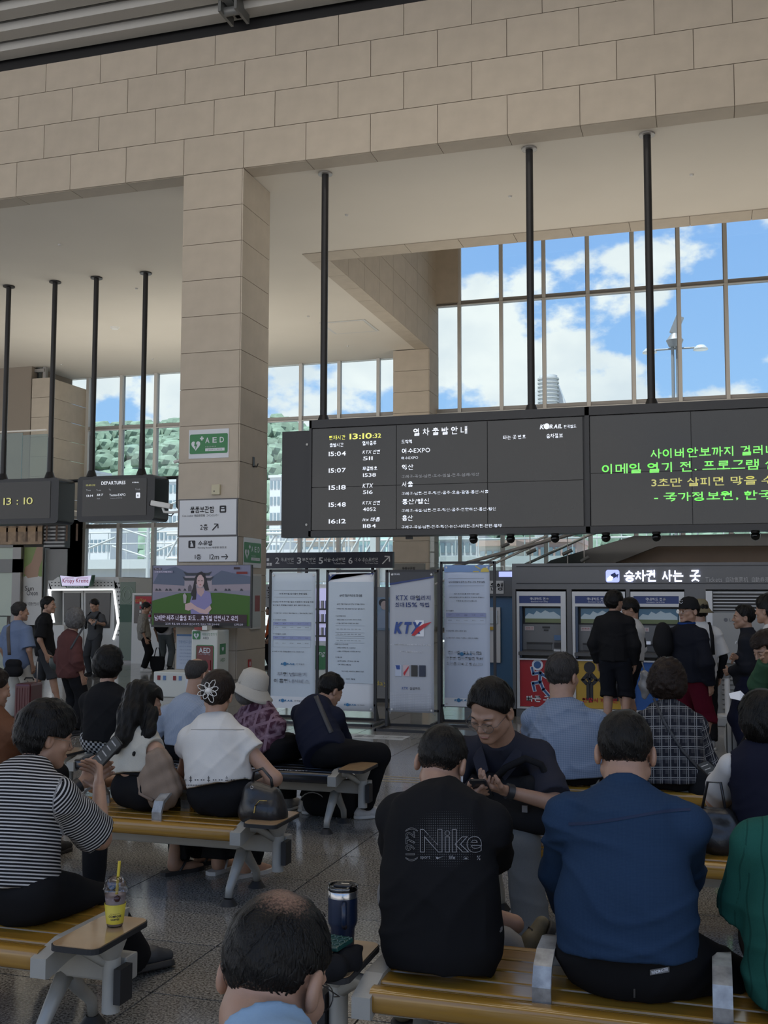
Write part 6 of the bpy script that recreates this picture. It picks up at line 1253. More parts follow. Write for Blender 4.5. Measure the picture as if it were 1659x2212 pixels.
    # cloth helpers
    def fold(P, amp, sd=0.):
        x, y, z = P[:, 0], P[:, 1], P[:, 2]; u = P@s; r_ = 0
        for kz, ku, ph in ((17., 5., .3), (13., -9., 1.7), (24., 2.5, 2.9), (11., 13., 4.4)):
            w_ = np.maximum(1-np.abs(np.sin(kz*z+ku*u+1.6*np.sin(7*u+ph+sd)+.9*np.sin(15*z-9*u+sd*2)))*1.25, 0)**1.6
            r_ = r_+w_*np.clip(.25+np.sin(5.5*u+4.5*z+ph*2+sd), 0, 1)
        return -amp*1.25*(r_-.45)
    if top is not None:
        o_ = .016; W_w = wide
        ts = [(p0-up*.02, p1, (.148+W_w)*fat*k+o_, (.135+W_w*.8)*fat*k+o_, fd, .86), (p1, p2, (.135+W_w*.8)*fat*k+o_, (.150+W_w*.5)*k+o_, fd, .76), (p2, p3-up2*.07, (.150+W_w*.4)*k+o_, .095*k+o_, fd, .64), (S[-1], S[1], .044*k+o_, .044*k+o_), (p3-up2*.012, S[1], .036*k+o_, .038*k+o_), (p3-up2*.012, S[-1], .036*k+o_, .038*k+o_)]
        sl_ = []
        if sleeve != 'none' and sleeve != 'plain':
            for q in (-1, 1):
                E_, W_ = AR[q]
                if sleeve in ('short', 'half', 'cap'):
                    t_ = {'short': .68, 'half': .9, 'cap': .34}[sleeve]; sl_.append((q, [(S[q], S[q]+(E_-S[q])*(t_+.15), (.043+armb*.5)*k+o_, (.052+armb+W_w*.3)*k+o_)], S[q]+(E_-S[q])*t_, nrm(E_-S[q])))
                else:
                    t_ = {'long': .97, 'elbow': .25, 'threeq': .6}[sleeve]; sl_.append((q, [(S[q], E_, (.043+armb*.5)*k+o_, (.040+armb)*k+o_*.9), (E_, E_+(W_-E_)*(t_+.12), (.044+armb)*k+o_*.9, (.032+armb*.6)*k+o_*.5)], E_+(W_-E_)*t_, nrm(W_-E_)))
        hemp = p0+up*hem
        def fshirt(P):
            dsp = fold(P, folds, seed+1.)
            d = capd(P, *ts[0])
            for c in ts[1:]: d = smin(d, capd(P, *c), .045)
            if sleeve == 'none': 
                for q in (-1, 1): d = np.maximum(d, .088-np.sqrt(((P-(S[q]+s*q*.062))**2).sum(1)))
            if collar: d = smin(d, np.maximum(capd(P, p3-up2*.05, nk, neckr*hs+.016), (P-(p3+nrm(nk-p3)*collar))@nrm(nk-p3)), .012)
            d = np.maximum(d, (hemp-P)@up)
            for q, cs, cut, cd_ in sl_:
                e = capd(P, *cs[0])
                for c in cs[1:]: e = smin(e, capd(P, *c), .025)
                e = np.maximum(e, (P-cut)@cd_); d = smin(d, e, .035)
            return d+dsp
        allc = [c[:4] for c in ts]+[c for q_ in sl_ for c in q_[1]]; lo, hi = bb(allc, .03)
        def attr(V):
            u = (V-p0)@s; v = (V-p0)@up; A = np.stack([u, v, (V-p0)@fd], 1)
            for q in (-1, 1):
                E_, W_ = AR[q]; dt_ = capd(V, *ts[1]); dt_ = np.minimum(dt_, capd(V, *ts[2])); da = capd(V, S[q]+(E_-S[q])*.12, E_, .06*k); db = capd(V, E_, W_, .05*k)
                m_ = (np.minimum(da, db) < dt_) & (((V-S[q])@s)*q > -.01); ud = nrm(E_-S[q]); ax_ = np.cross(ud, f); vv = np.where(da < db, (V-S[q])@ud, .285+(V-E_)@nrm(W_-E_)); A[m_, 1] = vv[m_]; A[m_, 0] = ((V-S[q])@nrm(ax_))[m_]
            return A
        sh_o = mesh_from([nets(fshirt, lo, hi, .0085 if near else .014)], 'shirt', top, root, attr)
    if bottom is not None:
        o_ = .014; ps = [(p0-s*.05, p0+s*.05, .125*fat*k, .125*fat*k, fd, .84), (p0, p0+up*.12, .125*fat*k+.008, .118*fat*k+.008, fd, .8)]; lgs = []
        for q in (-1, 1):
            H_, K_, A_, ft, fa = LG_[q]; w_ = .0+wide*.4
            c = [(H_, K_, .092*k*(.6+.4*fat)+o_, .064*k+o_+w_), (K_, K_+(A_-K_)*1.1, .060*k+o_+w_, (.046 if legs != 'wide' else .075)*k+o_+w_)]
            if legs in ('long', 'wide'): lgs.append((c, K_+(A_-K_)*.97, nrm(A_-K_)))
            elif legs == 'crop': lgs.append((c, K_+(A_-K_)*.6, nrm(A_-K_)))
            else: lgs.append(([c[0], (K_, K_+(A_-K_)*.3, .075*k+o_+w_, .085*k+o_+w_)], K_+(A_-K_)*(.06 if legs == 'shorts' else -.0), nrm(A_-K_)))
        topc = p0+up*(min(.14, hem+.035) if top is not None else .1)
        def fp(P):
            d = capd(P, *ps[0]); d = smin(d, capd(P, *ps[1]), .04); d = np.maximum(d, (P-topc)@up)
            for c, cut, cd_ in lgs:
                e = capd(P, *c[0])
                for c_ in c[1:]: e = smin(e, capd(P, *c_), .03)
                e = np.maximum(e, (P-cut)@cd_); d = smin(d, e, .03)
            if seated: d = np.maximum(d, np.where(((P-p0)@f) < .31, .425-P[:, 2], -1.))
            return d+fold(P, folds*.8, seed+3.)
        allc = [c[:4] for c in ps]+[c for g in lgs for c in g[0]]; lo, hi = bb(allc, .02)
        mesh_from([nets(fp, lo, hi, .011 if near else .016)], 'trousers' if legs != 'skirt' else 'skirt', bottom, root, lambda V: np.stack([(V-p0)@s, V[:, 2], V@f], 1))
    if shoes:
        for q in (-1, 1):
            H_, K_, A_, ft, fa = LG_[q]; u = np.array([math.cos(fa), math.sin(fa), 0.]); v = np.array([math.sin(fa), -math.cos(fa), 0.])
            if shoes in ('sandal', 'flip'):
                o = MB(); pl = [(-.07, -.035), (-.085, 0), (-.07, .035), (.05, .042), (.14, .045), (.19, .025), (.2, 0), (.19, -.025), (.14, -.045), (.05, -.042)]
                o.prism(pl, tuple(ft), tuple(u), tuple(v), (0, 0, .022)); so = o.obj('shoe', MATS['shoe_'+('black' if shoes == 'flip' else 'white')], root)
                MB().tube([tuple(ft+u*.02+v*.042+[0, 0, .02]), tuple(ft+u*.07+v*.02+[0, 0, .07]), tuple(ft+u*.12+[0, 0, .055]), tuple(ft+u*.07-v*.02+[0, 0, .07]), tuple(ft+u*.02-v*.042+[0, 0, .02])], .008, 6).obj('strap', MATS['shoe_'+('black' if shoes == 'flip' else 'white')], so)
                continue
            cs = [(A_-[0, 0, .0]-u*.01, ft+u*.0+[0, 0, .045], .040*k, .038*k), (ft-u*.035+[0, 0, .04], ft+u*.09+[0, 0, .042], .037*k, .036*k), (ft+u*.09+[0, 0, .04], ft+u*.165+[0, 0, .032], .037*k, .028*k)]
            cutz = A_+[0, 0, .03]
            def fs_(P, cs=cs, ft=ft): return np.maximum.reduce([union(cs, .02)(P), .0-P[:, 2]+ft[2], (P-(ft+[0, 0, .105]))[:, 2]])
            lo, hi = bb(cs, .02); so = mesh_from([nets(fs_, lo, hi, .0075 if near else .011)], 'shoe', MATS['shoe_'+shoes], root)
            def fsole(P, ft=ft, u=u): return np.maximum(capd(P*[1, 1, .0], (ft-u*.03)*[1, 1, 0], (ft+u*.155)*[1, 1, 0], .044, .036), np.abs(P[:, 2]-ft[2]-.013)-.013)
            lo2 = lo.copy(); hi2 = hi.copy(); lo2[2] = ft[2]-.01; hi2[2] = ft[2]+.04; lo2[:2] -= .02; hi2[:2] += .02; mesh_from([nets(fsole, lo2, hi2, .0075)], 'sole', MATS['sole_'+('dark' if shoes in ('black', 'olive') else 'white')], so)
            if sock:
                MB().cyl(tuple(ft+[0, 0, .07]), tuple(A_+nrm(K_-A_)*.09), .042*k, .045*k, n=14).obj('sock', sock, root)
    if hair:
        fh = hair_fn(hs, hair[0], seed+1., hvol); lw = hc-.2*hs; hw_ = hc+.2*hs
        def hattr(V):
            Q = toL(V)/hs; fd_ = np.zeros(len(Q))
            if hair[0] in ('crop', 'thin', 'bald', 'short'): fd_ = np.clip((-.010-Q[:, 2])/.045, 0, 1)*(Q[:, 1] < .02)*(.9 if hair[0] != 'short' else .35)
            if hair[0] == 'thin': fd_ = np.maximum(fd_, np.clip(1.15-np.sqrt(((Q-np.array([.015, -.065, .105]))**2).sum(1))/.062, 0, 1)*.95)
            return np.stack([fd_, Q[:, 1], Q[:, 2]], 1)
        ho = mesh_from([nets(lambda P: fh(toL(P)), lw, hw_, .0055 if near else .009)], 'hair', hair[1], root, hattr)
        if near: strands(ho, hc, R, hair, hs, root, seed)
    if face_on:
        for q in (-1, 1):
            MB().tube([toW((q*.014*hs, .0895*hs, .0185*hs)), toW((q*.030*hs, .0885*hs, .0235*hs)), toW((q*.050*hs, .073*hs, .0170*hs))], [.002, .0032, .0015], 6).obj('eyebrow', BROW, root)
            if face_on == 'closed': MB().tube([toW((q*.018*hs, .0875*hs, -.0035*hs)), toW((q*.031*hs, .0905*hs, -.0075*hs)), toW((q*.045*hs, .0815*hs, -.004*hs))], [.0012, .0018, .001], 5).obj('eyelash', BROW, root)
            else:
                e_ = MB().lathe([(.0001, .0105), (.006, .0085), (.0095, .004), (.0105, 0), (.0095, -.004), (.006, -.0085), (.0001, -.0105)], n=12); e_ = e_.obj('eye', EYED, root); e_.location = toW((q*.031*hs, .0815*hs, .0*hs)); e_.scale = (1.05, .9, .5)
        q_ = MB().tube([toW((-.021*hs, .0905*hs, -.0645*hs)), toW((0, .0965*hs, -.0635*hs)), toW((.021*hs, .0905*hs, -.0645*hs))], [.002, .0045, .002], 6).obj('lips', LIPS, root)
    root['hc'] = 0; del root['hc']
    return dict(root=root, hc=hc, toW=toW, AR=AR, S=S, p3=p3, p0=p0, f=f, s=s, fd=fd, up=up, LG=LG_, base=np.array(base), shirt=locals().get('sh_o'), R=R, p2=p2)
for n_, c_ in (('black', (.015, .015, .016)), ('white', (.50, .49, .47)), ('olive', (.10, .085, .05)), ('grey', (.22, .22, .22))): mat('shoe_'+n_, c_, .6, noise=.1, nscale=30)
mat('sole_dark', (.02, .02, .02), .6); mat('sole_white', (.52, .52, .50), .6)
# ------------------------------------------------------------ people
def P3(px, py, Y, z=None):
    p = at(px, py, Y); return (p.x, p.y, p.z if z is None else z)
BLACKC = cloth_mat('cloth_black', (.012, .012, .013)); BLK2 = cloth_mat('cloth_black_trousers', (.010, .010, .011)); SEAT = .55
NIKEC = cloth_mat('tee_black', (.010, .010, .011))
CUR = {}
# 1 boy in the striped tee, front left
f1 = atz(283, 2112, 0); g1 = atz(150, 2060, 0)
r = person('person in a black and white striped tee looking at a phone, front left', P3(35, 1900, 3.47, SEAT), P3(72, 1668, 3.58), P3(102, 1592, 3.68), 78, 52, -14, hw=.19, fat=1.05, slouch=.05, near=True,
    arms={1: P3(214, 1700, 3.86), -1: P3(180, 1690, 4.0)}, poles={1: (.5, -.1, -1), -1: (-.5, .2, -1)}, feet={1: ((f1.x, f1.y, 0), 62), -1: ((g1.x, g1.y, 0), 80)},
    top=cloth_mat('tee_striped', (.012, .012, .013), (.42, .41, .40), 'stripe', .0125, .42), sleeve='half', armb=.014, hem=-.01, bottom=BLK2, legs='wide', wide=.012, shoes=None, hair=('mop', HB), hvol=1.25, curl=(1.0, 1.0),
    palms={-1: (.75, -.5, .3), 1: (-.6, .2, .5)}, thumbs={-1: (0, 0, 1), 1: (-1, 0, .3)}, collar=.02, folds=.004, face_on=True); CUR['boy'] = r
def shoe_custom(root, pos, u, up_, m, L=.27, name='shoe', sole=None):
    u = nrm(u); up_ = nrm(np.array(up_)-u*(np.array(up_)@u)); v = np.cross(up_, u); M = np.stack([u, v, up_], 1); pos = np.array(pos)-np.array(root.location)
    cs = [(np.array((-.01, 0, .10)), np.array((0., 0, .05)), .040, .040), (np.array((-.03, 0, .045)), np.array((.10, 0, .045)), .038, .038), (np.array((.10, 0, .042)), np.array((.175, 0, .032)), .038, .028)]
    fn = lambda P: np.maximum(union(cs, .02)(P), np.maximum(-P[:, 2], P[:, 2]-.115)); v_, q_ = nets(fn, (-.09, -.06, -.01), (.23, .06, .13), .006); o = mesh_from([(v_@M.T+pos, q_)], name, m, root)
    fn2 = lambda P: np.maximum(capd(P*[1, 1, 0], (-.03, 0, 0), (.165, 0, 0), .045, .038), np.abs(P[:, 2]+.002)-.014); v_, q_ = nets(fn2, (-.09, -.06, -.02), (.23, .06, .02), .006); mesh_from([(v_@M.T+pos, q_)], 'sole', sole or MATS['sole_dark'], o)
    return o, M, pos
RUBG = mat('clog_dark', (.035, .037, .04), .55)
a_ = r['LG'][1][2]; 
o, M_, p_ = shoe_custom(r['root'], (f1.x+.01, f1.y, .03), (.45, .85, -.05), (-.35, .15, 1), RUBG); o, M_, p_ = shoe_custom(r['root'], (g1.x, g1.y, .015), (.1, 1, 0), (0, 0, 1), RUBG)
tc1 = r['toW']
METAL = mat('glasses_metal', (.35, .33, .30), .25, .8); LENS = glassmat('lens_glass', (.97, .97, .98), .02, .02, .99, .25)
def glasses(r, hs=1.0, rad=.024, m=METAL, lens=True, z=-.004, name='glasses'):
    W = lambda q: Vector(r['toW']((q[0]*hs, q[1]*hs, q[2]*hs))); mb = MB()
    for s_ in (-1, 1):
        mb.tube([W((s_*.032+rad*math.cos(t*PI/8), .104-.010*abs(s_*math.cos(t*PI/8)*1.0+.0), z+rad*.88*math.sin(t*PI/8))) for t in range(16)], .0011*hs, 5, closed=True)
        mb.tube([W((s_*.056, .100, z+.006)), W((s_*.073, .085, z+.006)), W((s_*.079, .0, z+.008)), W((s_*.078, -.02, z-.012))], .0011*hs, 5)
    mb.tube([W((-.009, .103, z+.006)), W((0, .106, z+.010)), W((.009, .103, z+.006))], .0011*hs, 5)
    o = mb.obj(name, m, r['root'])
    if lens:
        for s_ in (-1, 1): MB().add([W((s_*.032+rad*.97*math.cos(t*PI/8), .102, z+rad*.86*math.sin(t*PI/8))) for t in range(16)], [list(range(16))]).obj('lens', LENS, o)
    return o
glasses(r, 1.0, .026)
def band(r, q, t, w, rad, m, name, lab=None):
    E_, W_ = r['AR'][q]; d = nrm(W_-E_); c = W_-d*t; return MB().cyl(tuple(c-d*w/2), tuple(c+d*w/2), rad, n=18, cap=False).cyl(tuple(c-d*w/2), tuple(c+d*w/2), rad+.0025, n=18).obj(name, m, r['root'], label=lab)
band(r, -1, .03, .028, .030, DARK, 'wristband')
PHB = mat('phone_black', (.015, .015, .017), .12); PHS = mat('phone_screen', (.03, .035, .04), .08, emit=.25)
def phone(c, up_, nn_, label, w=.074, h=.158):
    up_ = nrm(up_); nn_ = nrm(np.array(nn_)-up_*(np.array(nn_)@up_)); xx = np.cross(up_, nn_); t = thing('phone', label, 'phone', c)
    o = MB().prism(rrect(-w/2, w/2, -h/2, h/2, .012), tuple(-nn_*.004), tuple(xx), tuple(up_), tuple(nn_*.008)).obj('case', PHB, t); MB().prism(rrect(-w/2+.004, w/2-.004, -h/2+.005, h/2-.005, .008), tuple(nn_*.0042), tuple(xx), tuple(up_), tuple(nn_*.0006)).obj('screen', PHS, t)
    for k in range(4): MB().prism([(-.024, .05-.028*k), (.018-.006*(k % 2), .05-.028*k), (.018-.006*(k % 2), .055-.028*k), (-.024, .055-.028*k)], tuple(nn_*.0049), tuple(xx), tuple(up_), tuple(nn_*.0003)).obj('screen_line', GT, t)
    return t
phone(P3(229, 1628, 4.0), (.66, .30, .80), (-.25, -.9, .45), 'black phone held up by the person in the striped tee')
# 2 person in brown at the left edge
person('person in a rust brown shirt cut off by the left edge of the photo', P3(-28, 1700, 5.45, SEAT), P3(-12, 1548, 5.5), P3(-14, 1488, 5.55), 80, 60, -10, near=True, top=cloth_mat('shirt_rust', (.11, .05, .027)), sleeve='elbow', armb=.012, bottom=BLK2, shoes='black', hair=('short', HBR), arms={1: P3(18, 1690, 5.75), -1: P3(-60, 1690, 5.8)})
# 3 woman in the black jacket
r = person('person with round cut black hair and black jacket seated alone behind, checked skirt', P3(225, 1640, 7.18, SEAT), P3(236, 1492, 7.22), P3(236, 1436, 7.24), 92, 88, -4, hw=.175, near=True, top=BLACKC, sleeve='long', armb=.01, hem=-.03, wide=.01, bottom=cloth_mat('skirt_gingham', (.015, .015, .016), (.40, .40, .39), 'check', .04), legs='wide', shoes='black', hair=('round', HB), hvol=1.25, collar=.03, arms={-1: P3(205, 1640, 7.5), 1: P3(268, 1640, 7.5)})
# 4 girl with long hair
r = person('person in a cream sleeveless top holding a beige jacket', P3(298, 1720, 5.42, SEAT), P3(302, 1588, 5.48), P3(312, 1522, 5.54), 70, 45, -18, -6, hw=.165, fat=.88, slouch=.03, near=True,
    top=cloth_mat('top_cream', (.44, .42, .36)), sleeve='none', hem=.07, bottom=BLK2, legs='wide', wide=.01, shoes='flip', hair=None, arms={1: P3(352, 1668, 5.72), -1: P3(270, 1680, 5.75)}, poles={1: (.9, -.4, -.5)}, feet={1: (tuple(atz(430, 1868, 0)), 50), -1: (tuple(atz(375, 1888, 0)), 55)}, nohands=(-1,), folds=.003); CUR['girl'] = r
hc = r['hc']; toL = lambda P: (P-hc)@r['R']; fh_ = hair_fn(1.0, 'long', 3., 1.2)
wl = lambda px, py, Y: np.array(P3(px, py, Y))-r['base']
lock = [(wl(300, 1500, 5.48), wl(282, 1545, 5.38), .085, .07), (wl(282, 1545, 5.38), wl(266, 1592, 5.30), .068, .045), (wl(266, 1592, 5.30), wl(248, 1625, 5.27), .045, .018), (wl(325, 1540, 5.45), wl(322, 1580, 5.38), .045, .032), (wl(322, 1580, 5.38), wl(288, 1630, 5.30), .028, .008)]
def fl_(P): 
    d = smin(fh_(toL(P)), union(lock, .035)(P), .03); x, y, z = P[:, 0], P[:, 1], P[:, 2]; return d+.0035*np.sin(150*x+40*y+22*z)+.002*np.sin(260*x-35*z)
lo, hi = bb(lock, .03); lo = np.minimum(lo, hc-.2); hi = np.maximum(hi, hc+.2); mesh_from([nets(fl_, lo, hi, .006)], 'hair', HB, r['root'])
p = r['p0']; up = r['up']
for z_, rr_ in ((.075, .145),):
    c = p+up*z_; MB().tube([tuple(c+(r['s']*math.cos(t*PI/12)*rr_+r['fd']*math.sin(t*PI/12)*rr_*.78)) for t in range(24)], .011, 6, closed=True).obj('waistband', BLACKC, r['root'])
# beige jacket on her arm
jk = thing('folded_jacket', 'crumpled beige jacket held in the arm of the person in the cream top', 'jacket', P3(347, 1684, 5.37)); jk.scale = (.82, .8, .85); BJ = cloth_mat('jacket_beige', (.22, .165, .125)); 
c0 = np.array([0, 0, 0.])
jc = [((-.03, 0, .12), (-.06, .0, -.06), .085, .10), ((-.06, 0, -.06), (.02, .02, -.10), .09, .10), ((.0, 0, .1), (.05, .02, -.05), .07, .09), ((-.07, -.02, .05), (-.10, -.02, -.05), .05, .05)]
jf = lambda P: union(jc, .04)(P)+.009*(1-np.abs(np.sin(26*P[:, 0]+14*P[:, 2]+3*np.sin(14*P[:, 1]))))-.005+.004*np.sin(55*P[:, 2]-30*P[:, 0])
mesh_from([nets(jf, (-.26, -.16, -.24), (.2, .18, .24), .0085)], 'fabric', BJ, jk); MB().tube([(-.13, -.07, .02), (-.1, -.1, -.08), (-.0, -.10, -.12)], .012, 6).obj('sleeve_cuff', BJ, jk)
# 5 man in pale striped shirt
r = person('person in a pale blue pinstriped shirt seated behind the cream top', P3(402, 1640, 7.15, SEAT), P3(414, 1522, 7.2), P3(427, 1457, 7.22), 88, 76, -8, hw=.19, fat=1.05, near=True, top=cloth_mat('shirt_pinstripe', (.22, .26, .33), (.30, .34, .40), 'rib', .008, .5), sleeve='short', armb=.018, hem=-.04, bottom=BLK2, shoes='black', hair=('bald', HSP), collar=.035, arms={1: P3(462, 1600, 7.5), -1: P3(372, 1600, 7.5)})
# 6 woman in white blouse
r = person('person in a white embroidered blouse with a flower hair clip, seated on the second bench', P3(478, 1720, 5.44, SEAT), P3(464, 1566, 5.5), P3(470, 1500, 5.54), 92, 100, -10, 5, hw=.165, fat=1.05, near=True, wide=.024,
    top=cloth_mat('blouse_white', (.60, .58, .54), fine=.05), sleeve='cap', armb=.012, hem=.035, bottom=cloth_mat('skirt_black', (.012, .012, .013)), legs='wide', shoes='sandal', hair=('bun', HBR), hvol=1.6, skin=1.15, sarm=1.0,
    arms={1: P3(549, 1700, 5.62), -1: P3(420, 1690, 5.85)}, poles={1: (1, -.3, -.45)}, feet={1: (tuple(atz(528, 1893, 0)), 60), -1: (tuple(atz(470, 1885, 0)), 80)}, folds=.0045, nohands=(-1,)); CUR['blouse'] = r
WV = lambda q: Vector(r['toW'](tuple(q))); mb = MB()
for i, a_ in enumerate((20, 65, 110, 160, 205, 250, 300, 340)):
    an = math.radians(a_); L_ = .06+.012*math.sin(i*2.3); pts = []
    for t in range(9): 
        u = t/8*2*PI; pts.append(WV((math.cos(an)*L_*(.5-.5*math.cos(u))-math.sin(an)*.014*math.sin(u)-.01, -.160-.012*math.sin(u/2)+.05*abs(math.sin(an)*L_*(.5-.5*math.cos(u))), math.sin(an)*L_*(.5-.5*math.cos(u))+math.cos(an)*.014*math.sin(u)+.005)))
    mb.tube(pts, .0024, 5)
mb.obj('hair_clip', mat('clip_white', (.60, .58, .54), .35), r['root']); MB().lathe([(.001, .018), (.014, .012), (.02, 0), (.014, -.012), (.001, -.018)], n=12).obj('hair_clip_centre', MATS['clip_white'], r['root'], loc=WV((-.01, -.160, .005)))
from mathutils.bvhtree import BVHTree
def on_cloth(r, me, name, m, px0, px1, py0, py1, off=.004):
    "lays a flat print onto the back of a shirt: print box given by its photo corners"
    so = r['shirt']; bv = BVHTree.FromPolygons([v.co for v in so.data.vertices], [tuple(p.vertices) for p in so.data.polygons]); co = np.empty(len(me.vertices)*3); me.vertices.foreach_get('co', co); co = co.reshape(-1, 3)
    lo, hi = co.min(0), co.max(0); base = Vector(r['base']); cam_ = Vector((0, 0, EYE)); Yc = r['base'][1]; out_ = []
    for c in co:
        u = (c[0]-lo[0])/(hi[0]-lo[0]); v = (c[1]-lo[1])/(hi[1]-lo[1]); px = px0+(px1-px0)*u; py = py1+(py0-py1)*v
        w = at(px, py, Yc); d = (w-cam_).normalized(); h_ = bv.ray_cast(cam_-base, d)
        out_.append(h_[0]-d*off if h_[0] else w-base)
    me.vertices.foreach_set('co', [x for p_ in out_ for x in p_]); me.materials.clear(); me.materials.append(m); me.update(); o = bpy.data.objects.new(name, me); C.objects.link(o); o.parent = r['root']; return o
def shapes_mesh(polys):
    V = []; F = []
    for q in polys: F.append(list(range(len(V), len(V)+len(q)))); V += [(a, b, 0) for a, b in q]
    me = bpy.data.meshes.new('m'); me.from_pydata(V, [], F); me.update(); return me
EMB = mat('embroidery', (.05, .05, .055), .8); po = []
for i in range(11):
    x = i*1.0; 
    if i % 3 == 1: po += [[(x-.05, 0), (x+.05, 0), (x+.05, 1.2), (x-.05, 1.2)], [(x-.25, .3), (x+.25, .3), (x+.25, .45), (x-.25, .45)], [(x-.18, .75), (x+.18, .75), (x+.18, .9), (x-.18, .9)]]
    else: po += [[(x-.34, .45), (x-.2, .6), (x-.06, .45), (x-.2, .3)], [(x+.06, .45), (x+.2, .6), (x+.34, .45), (x+.2, .3)]]
on_cloth(r, shapes_mesh(po), 'embroidery', EMB, 394, 532, 1676, 1690)
on_cloth(r, shapes_mesh([[(i, 0), (i+.5, 0), (i+.5, 1), (i, 1)] for i in range(40)]), 'hem_stitching', EMB, 388, 530, 1695, 1697)
on_cloth(r, shapes_mesh([[(i, 0), (i+1, 0), (i+1, 1), (i, 1)] for i in range(12)]), 'yoke_seam', mat('seam_shadow', (.30, .29, .27), .9), 412, 528, 1575, 1576.5)
# 7 woman with the hat
r = person('person in a cream sun hat and purple plaid shirt seated behind the blouse', P3(572, 1640, 7.2, SEAT), P3(556, 1545, 7.25), P3(545, 1495, 7.22), 75, 40, -14, hw=.175, near=True, wide=.01, top=cloth_mat('shirt_purple_plaid', (.055, .022, .035), (.30, .20, .24), 'patch'), sleeve='long', armb=.02, hem=-.08, bottom=BLK2, shoes='grey', hair=('round', HGR), hvol=.35, folds=.006, arms={1: P3(560, 1610, 7.55), -1: P3(520, 1610, 7.5)}, poles={1: (1, -.3, -.4)})
hat = thing('sun_hat', 'cream wide brimmed sun hat worn by the person in purple plaid', 'hat', Vector(r['toW']((0, -.01, .045)))+Vector(r['base'])); hat.rotation_euler = (math.radians(-14), math.radians(8), math.radians(-40))
HATM = cloth_mat('hat_cotton', (.40, .375, .325)); HATM2 = HATM
MB().lathe([(.001, .130), (.06, .124), (.098, .095), (.112, .04), (.116, -.01)], n=28).obj('crown', HATM, hat); n_ = 36; v = []
for rr_, zz_ in ((.116, -.008), (.135, -.03), (.155, -.058), (.175, -.075), (.172, -.078), (.15, -.064), (.125, -.038), (.112, -.02)):
    v += [(rr_*math.cos(2*PI*j/n_), rr_*math.sin(2*PI*j/n_), zz_-.018*(rr_-.1)/.07*math.cos(2*2*PI*j/n_)) for j in range(n_)]
MB().add(v, [(i*n_+j, i*n_+(j+1) % n_, (i+1)*n_+(j+1) % n_, (i+1)*n_+j) for i in range(7) for j in range(n_)], 0, True).obj('brim', HATM, hat)
# 8 man in navy jacket, bent forward
s1 = atz(785, 1768, 0); s2 = atz(662, 1752, 0)
r = person('person in a navy jacket bent over with a crossbody strap, seated at the priority seat', P3(700, 1640, 7.14, SEAT), P3(694, 1535, 7.42), P3(714, 1492, 7.55), 68, 58, -28, hw=.185, near=True, slouch=.07, top=cloth_mat('jacket_navy', (.012, .014, .026)), sleeve='long', armb=.016, hem=-.09, wide=.018, bottom=BLK2, legs='long', shoes='white', hair=('short', HB), hvol=1.3, arms={1: P3(752, 1640, 7.75), -1: P3(700, 1640, 7.8)}, feet={1: ((s1.x, s1.y, 0), 35), -1: ((s2.x, s2.y, 0), 60)}, kpoles={1: (.75, .6, .8)}); CUR['navy'] = r
def strap_on(r, pts, w, m, name='crossbody_strap', th=.004):
    "a strap following the back of the wearer through photo points"
    so = r['shirt']; bv = BVHTree.FromPolygons([v.co for v in so.data.vertices], [tuple(p.vertices) for p in so.data.polygons]); cam_ = Vector((0, 0, EYE)); base = Vector(r['base']); L = []
    for (x0, y0), (x1, y1) in zip(pts, pts[1:]):
        for t in range(6): L.append((x0+(x1-x0)*t/6, y0+(y1-y0)*t/6))
    L.append(pts[-1]); V = []; 
    for i, (x, y) in enumerate(L):
        a = L[max(i-1, 0)]; b = L[min(i+1, len(L)-1)]; d = Vector((b[0]-a[0], b[1]-a[1], 0)).normalized(); n_ = Vector((-d.y, d.x))*w/2
        for s_ in (-1, 1):
            ww = at(x+n_.x*s_, y+n_.y*s_, r['base'][1]); dd = (ww-cam_).normalized(); h_ = bv.ray_cast(cam_-base, dd); V.append((h_[0]-dd*.008) if h_[0] else (V[-2] if len(V) > 1 else ww-base))
    o = MB().add(V, [(2*i, 2*i+1, 2*i+3, 2*i+2) for i in range(len(L)-1)], 0, True).obj(name, m, r['root']); md = o.modifiers.new('t', 'SOLIDIFY'); md.thickness = th; return o
STR = mat('strap_black', (.03, .032, .036), .6); strap_on(r, [(682, 1503), (700, 1545), (716, 1582)], 10, STR)
# 9 man facing the camera
r = person('person in a dark polo and round glasses facing the camera over a phone', P3(1092, 1770, 5.42, SEAT), P3(1085, 1604, 5.06), P3(1060, 1536, 4.93), 264, 252, -30, -4, hw=.195, fat=1.22, hs=1.14, near=True, slouch=.02, hfat=1.1, neckr=.060,
    top=cloth_mat('polo_dark', (.022, .023, .032)), sleeve='half', armb=.018, hem=-.06, collar=.02, bottom=cloth_mat('trousers_grey', (.10, .10, .096)), legs='wide', shoes='white', hair=('short', HB), hvol=1.5, skin=.85, face_on='closed',
    arms={1: P3(1018, 1712, 4.78), -1: P3(1092, 1708, 4.78)}, poles={-1: (1, .3, -.5), 1: (-1, .3, -.5)}, curl=(.7, .7), palms={-1: (-.5, -.2, .8), 1: (.5, -.2, .8)}, thumbs={-1: (-.2, -.6, .8), 1: (.2, -.6, .8)}, feet={-1: (tuple(atz(1150, 2052, 0)), 282), 1: (tuple(atz(1010, 2050, 0)), 262)}, wide=.01, folds=.005); CUR['face'] = r
glasses(r, 1.14, .0265, mat('glasses_dark', (.10, .09, .085), .3, .6), True, -.010)
phone(P3(1040, 1703, 4.72), (-.1, -.75, .6), (0, .6, .75), 'black phone in the hands of the person facing the camera', .078, .15)
band(r, -1, .02, .03, .0335, DARK, 'wristband')
W_ = lambda q: Vector(r['toW'](q))
PC = MATS['polo_dark']
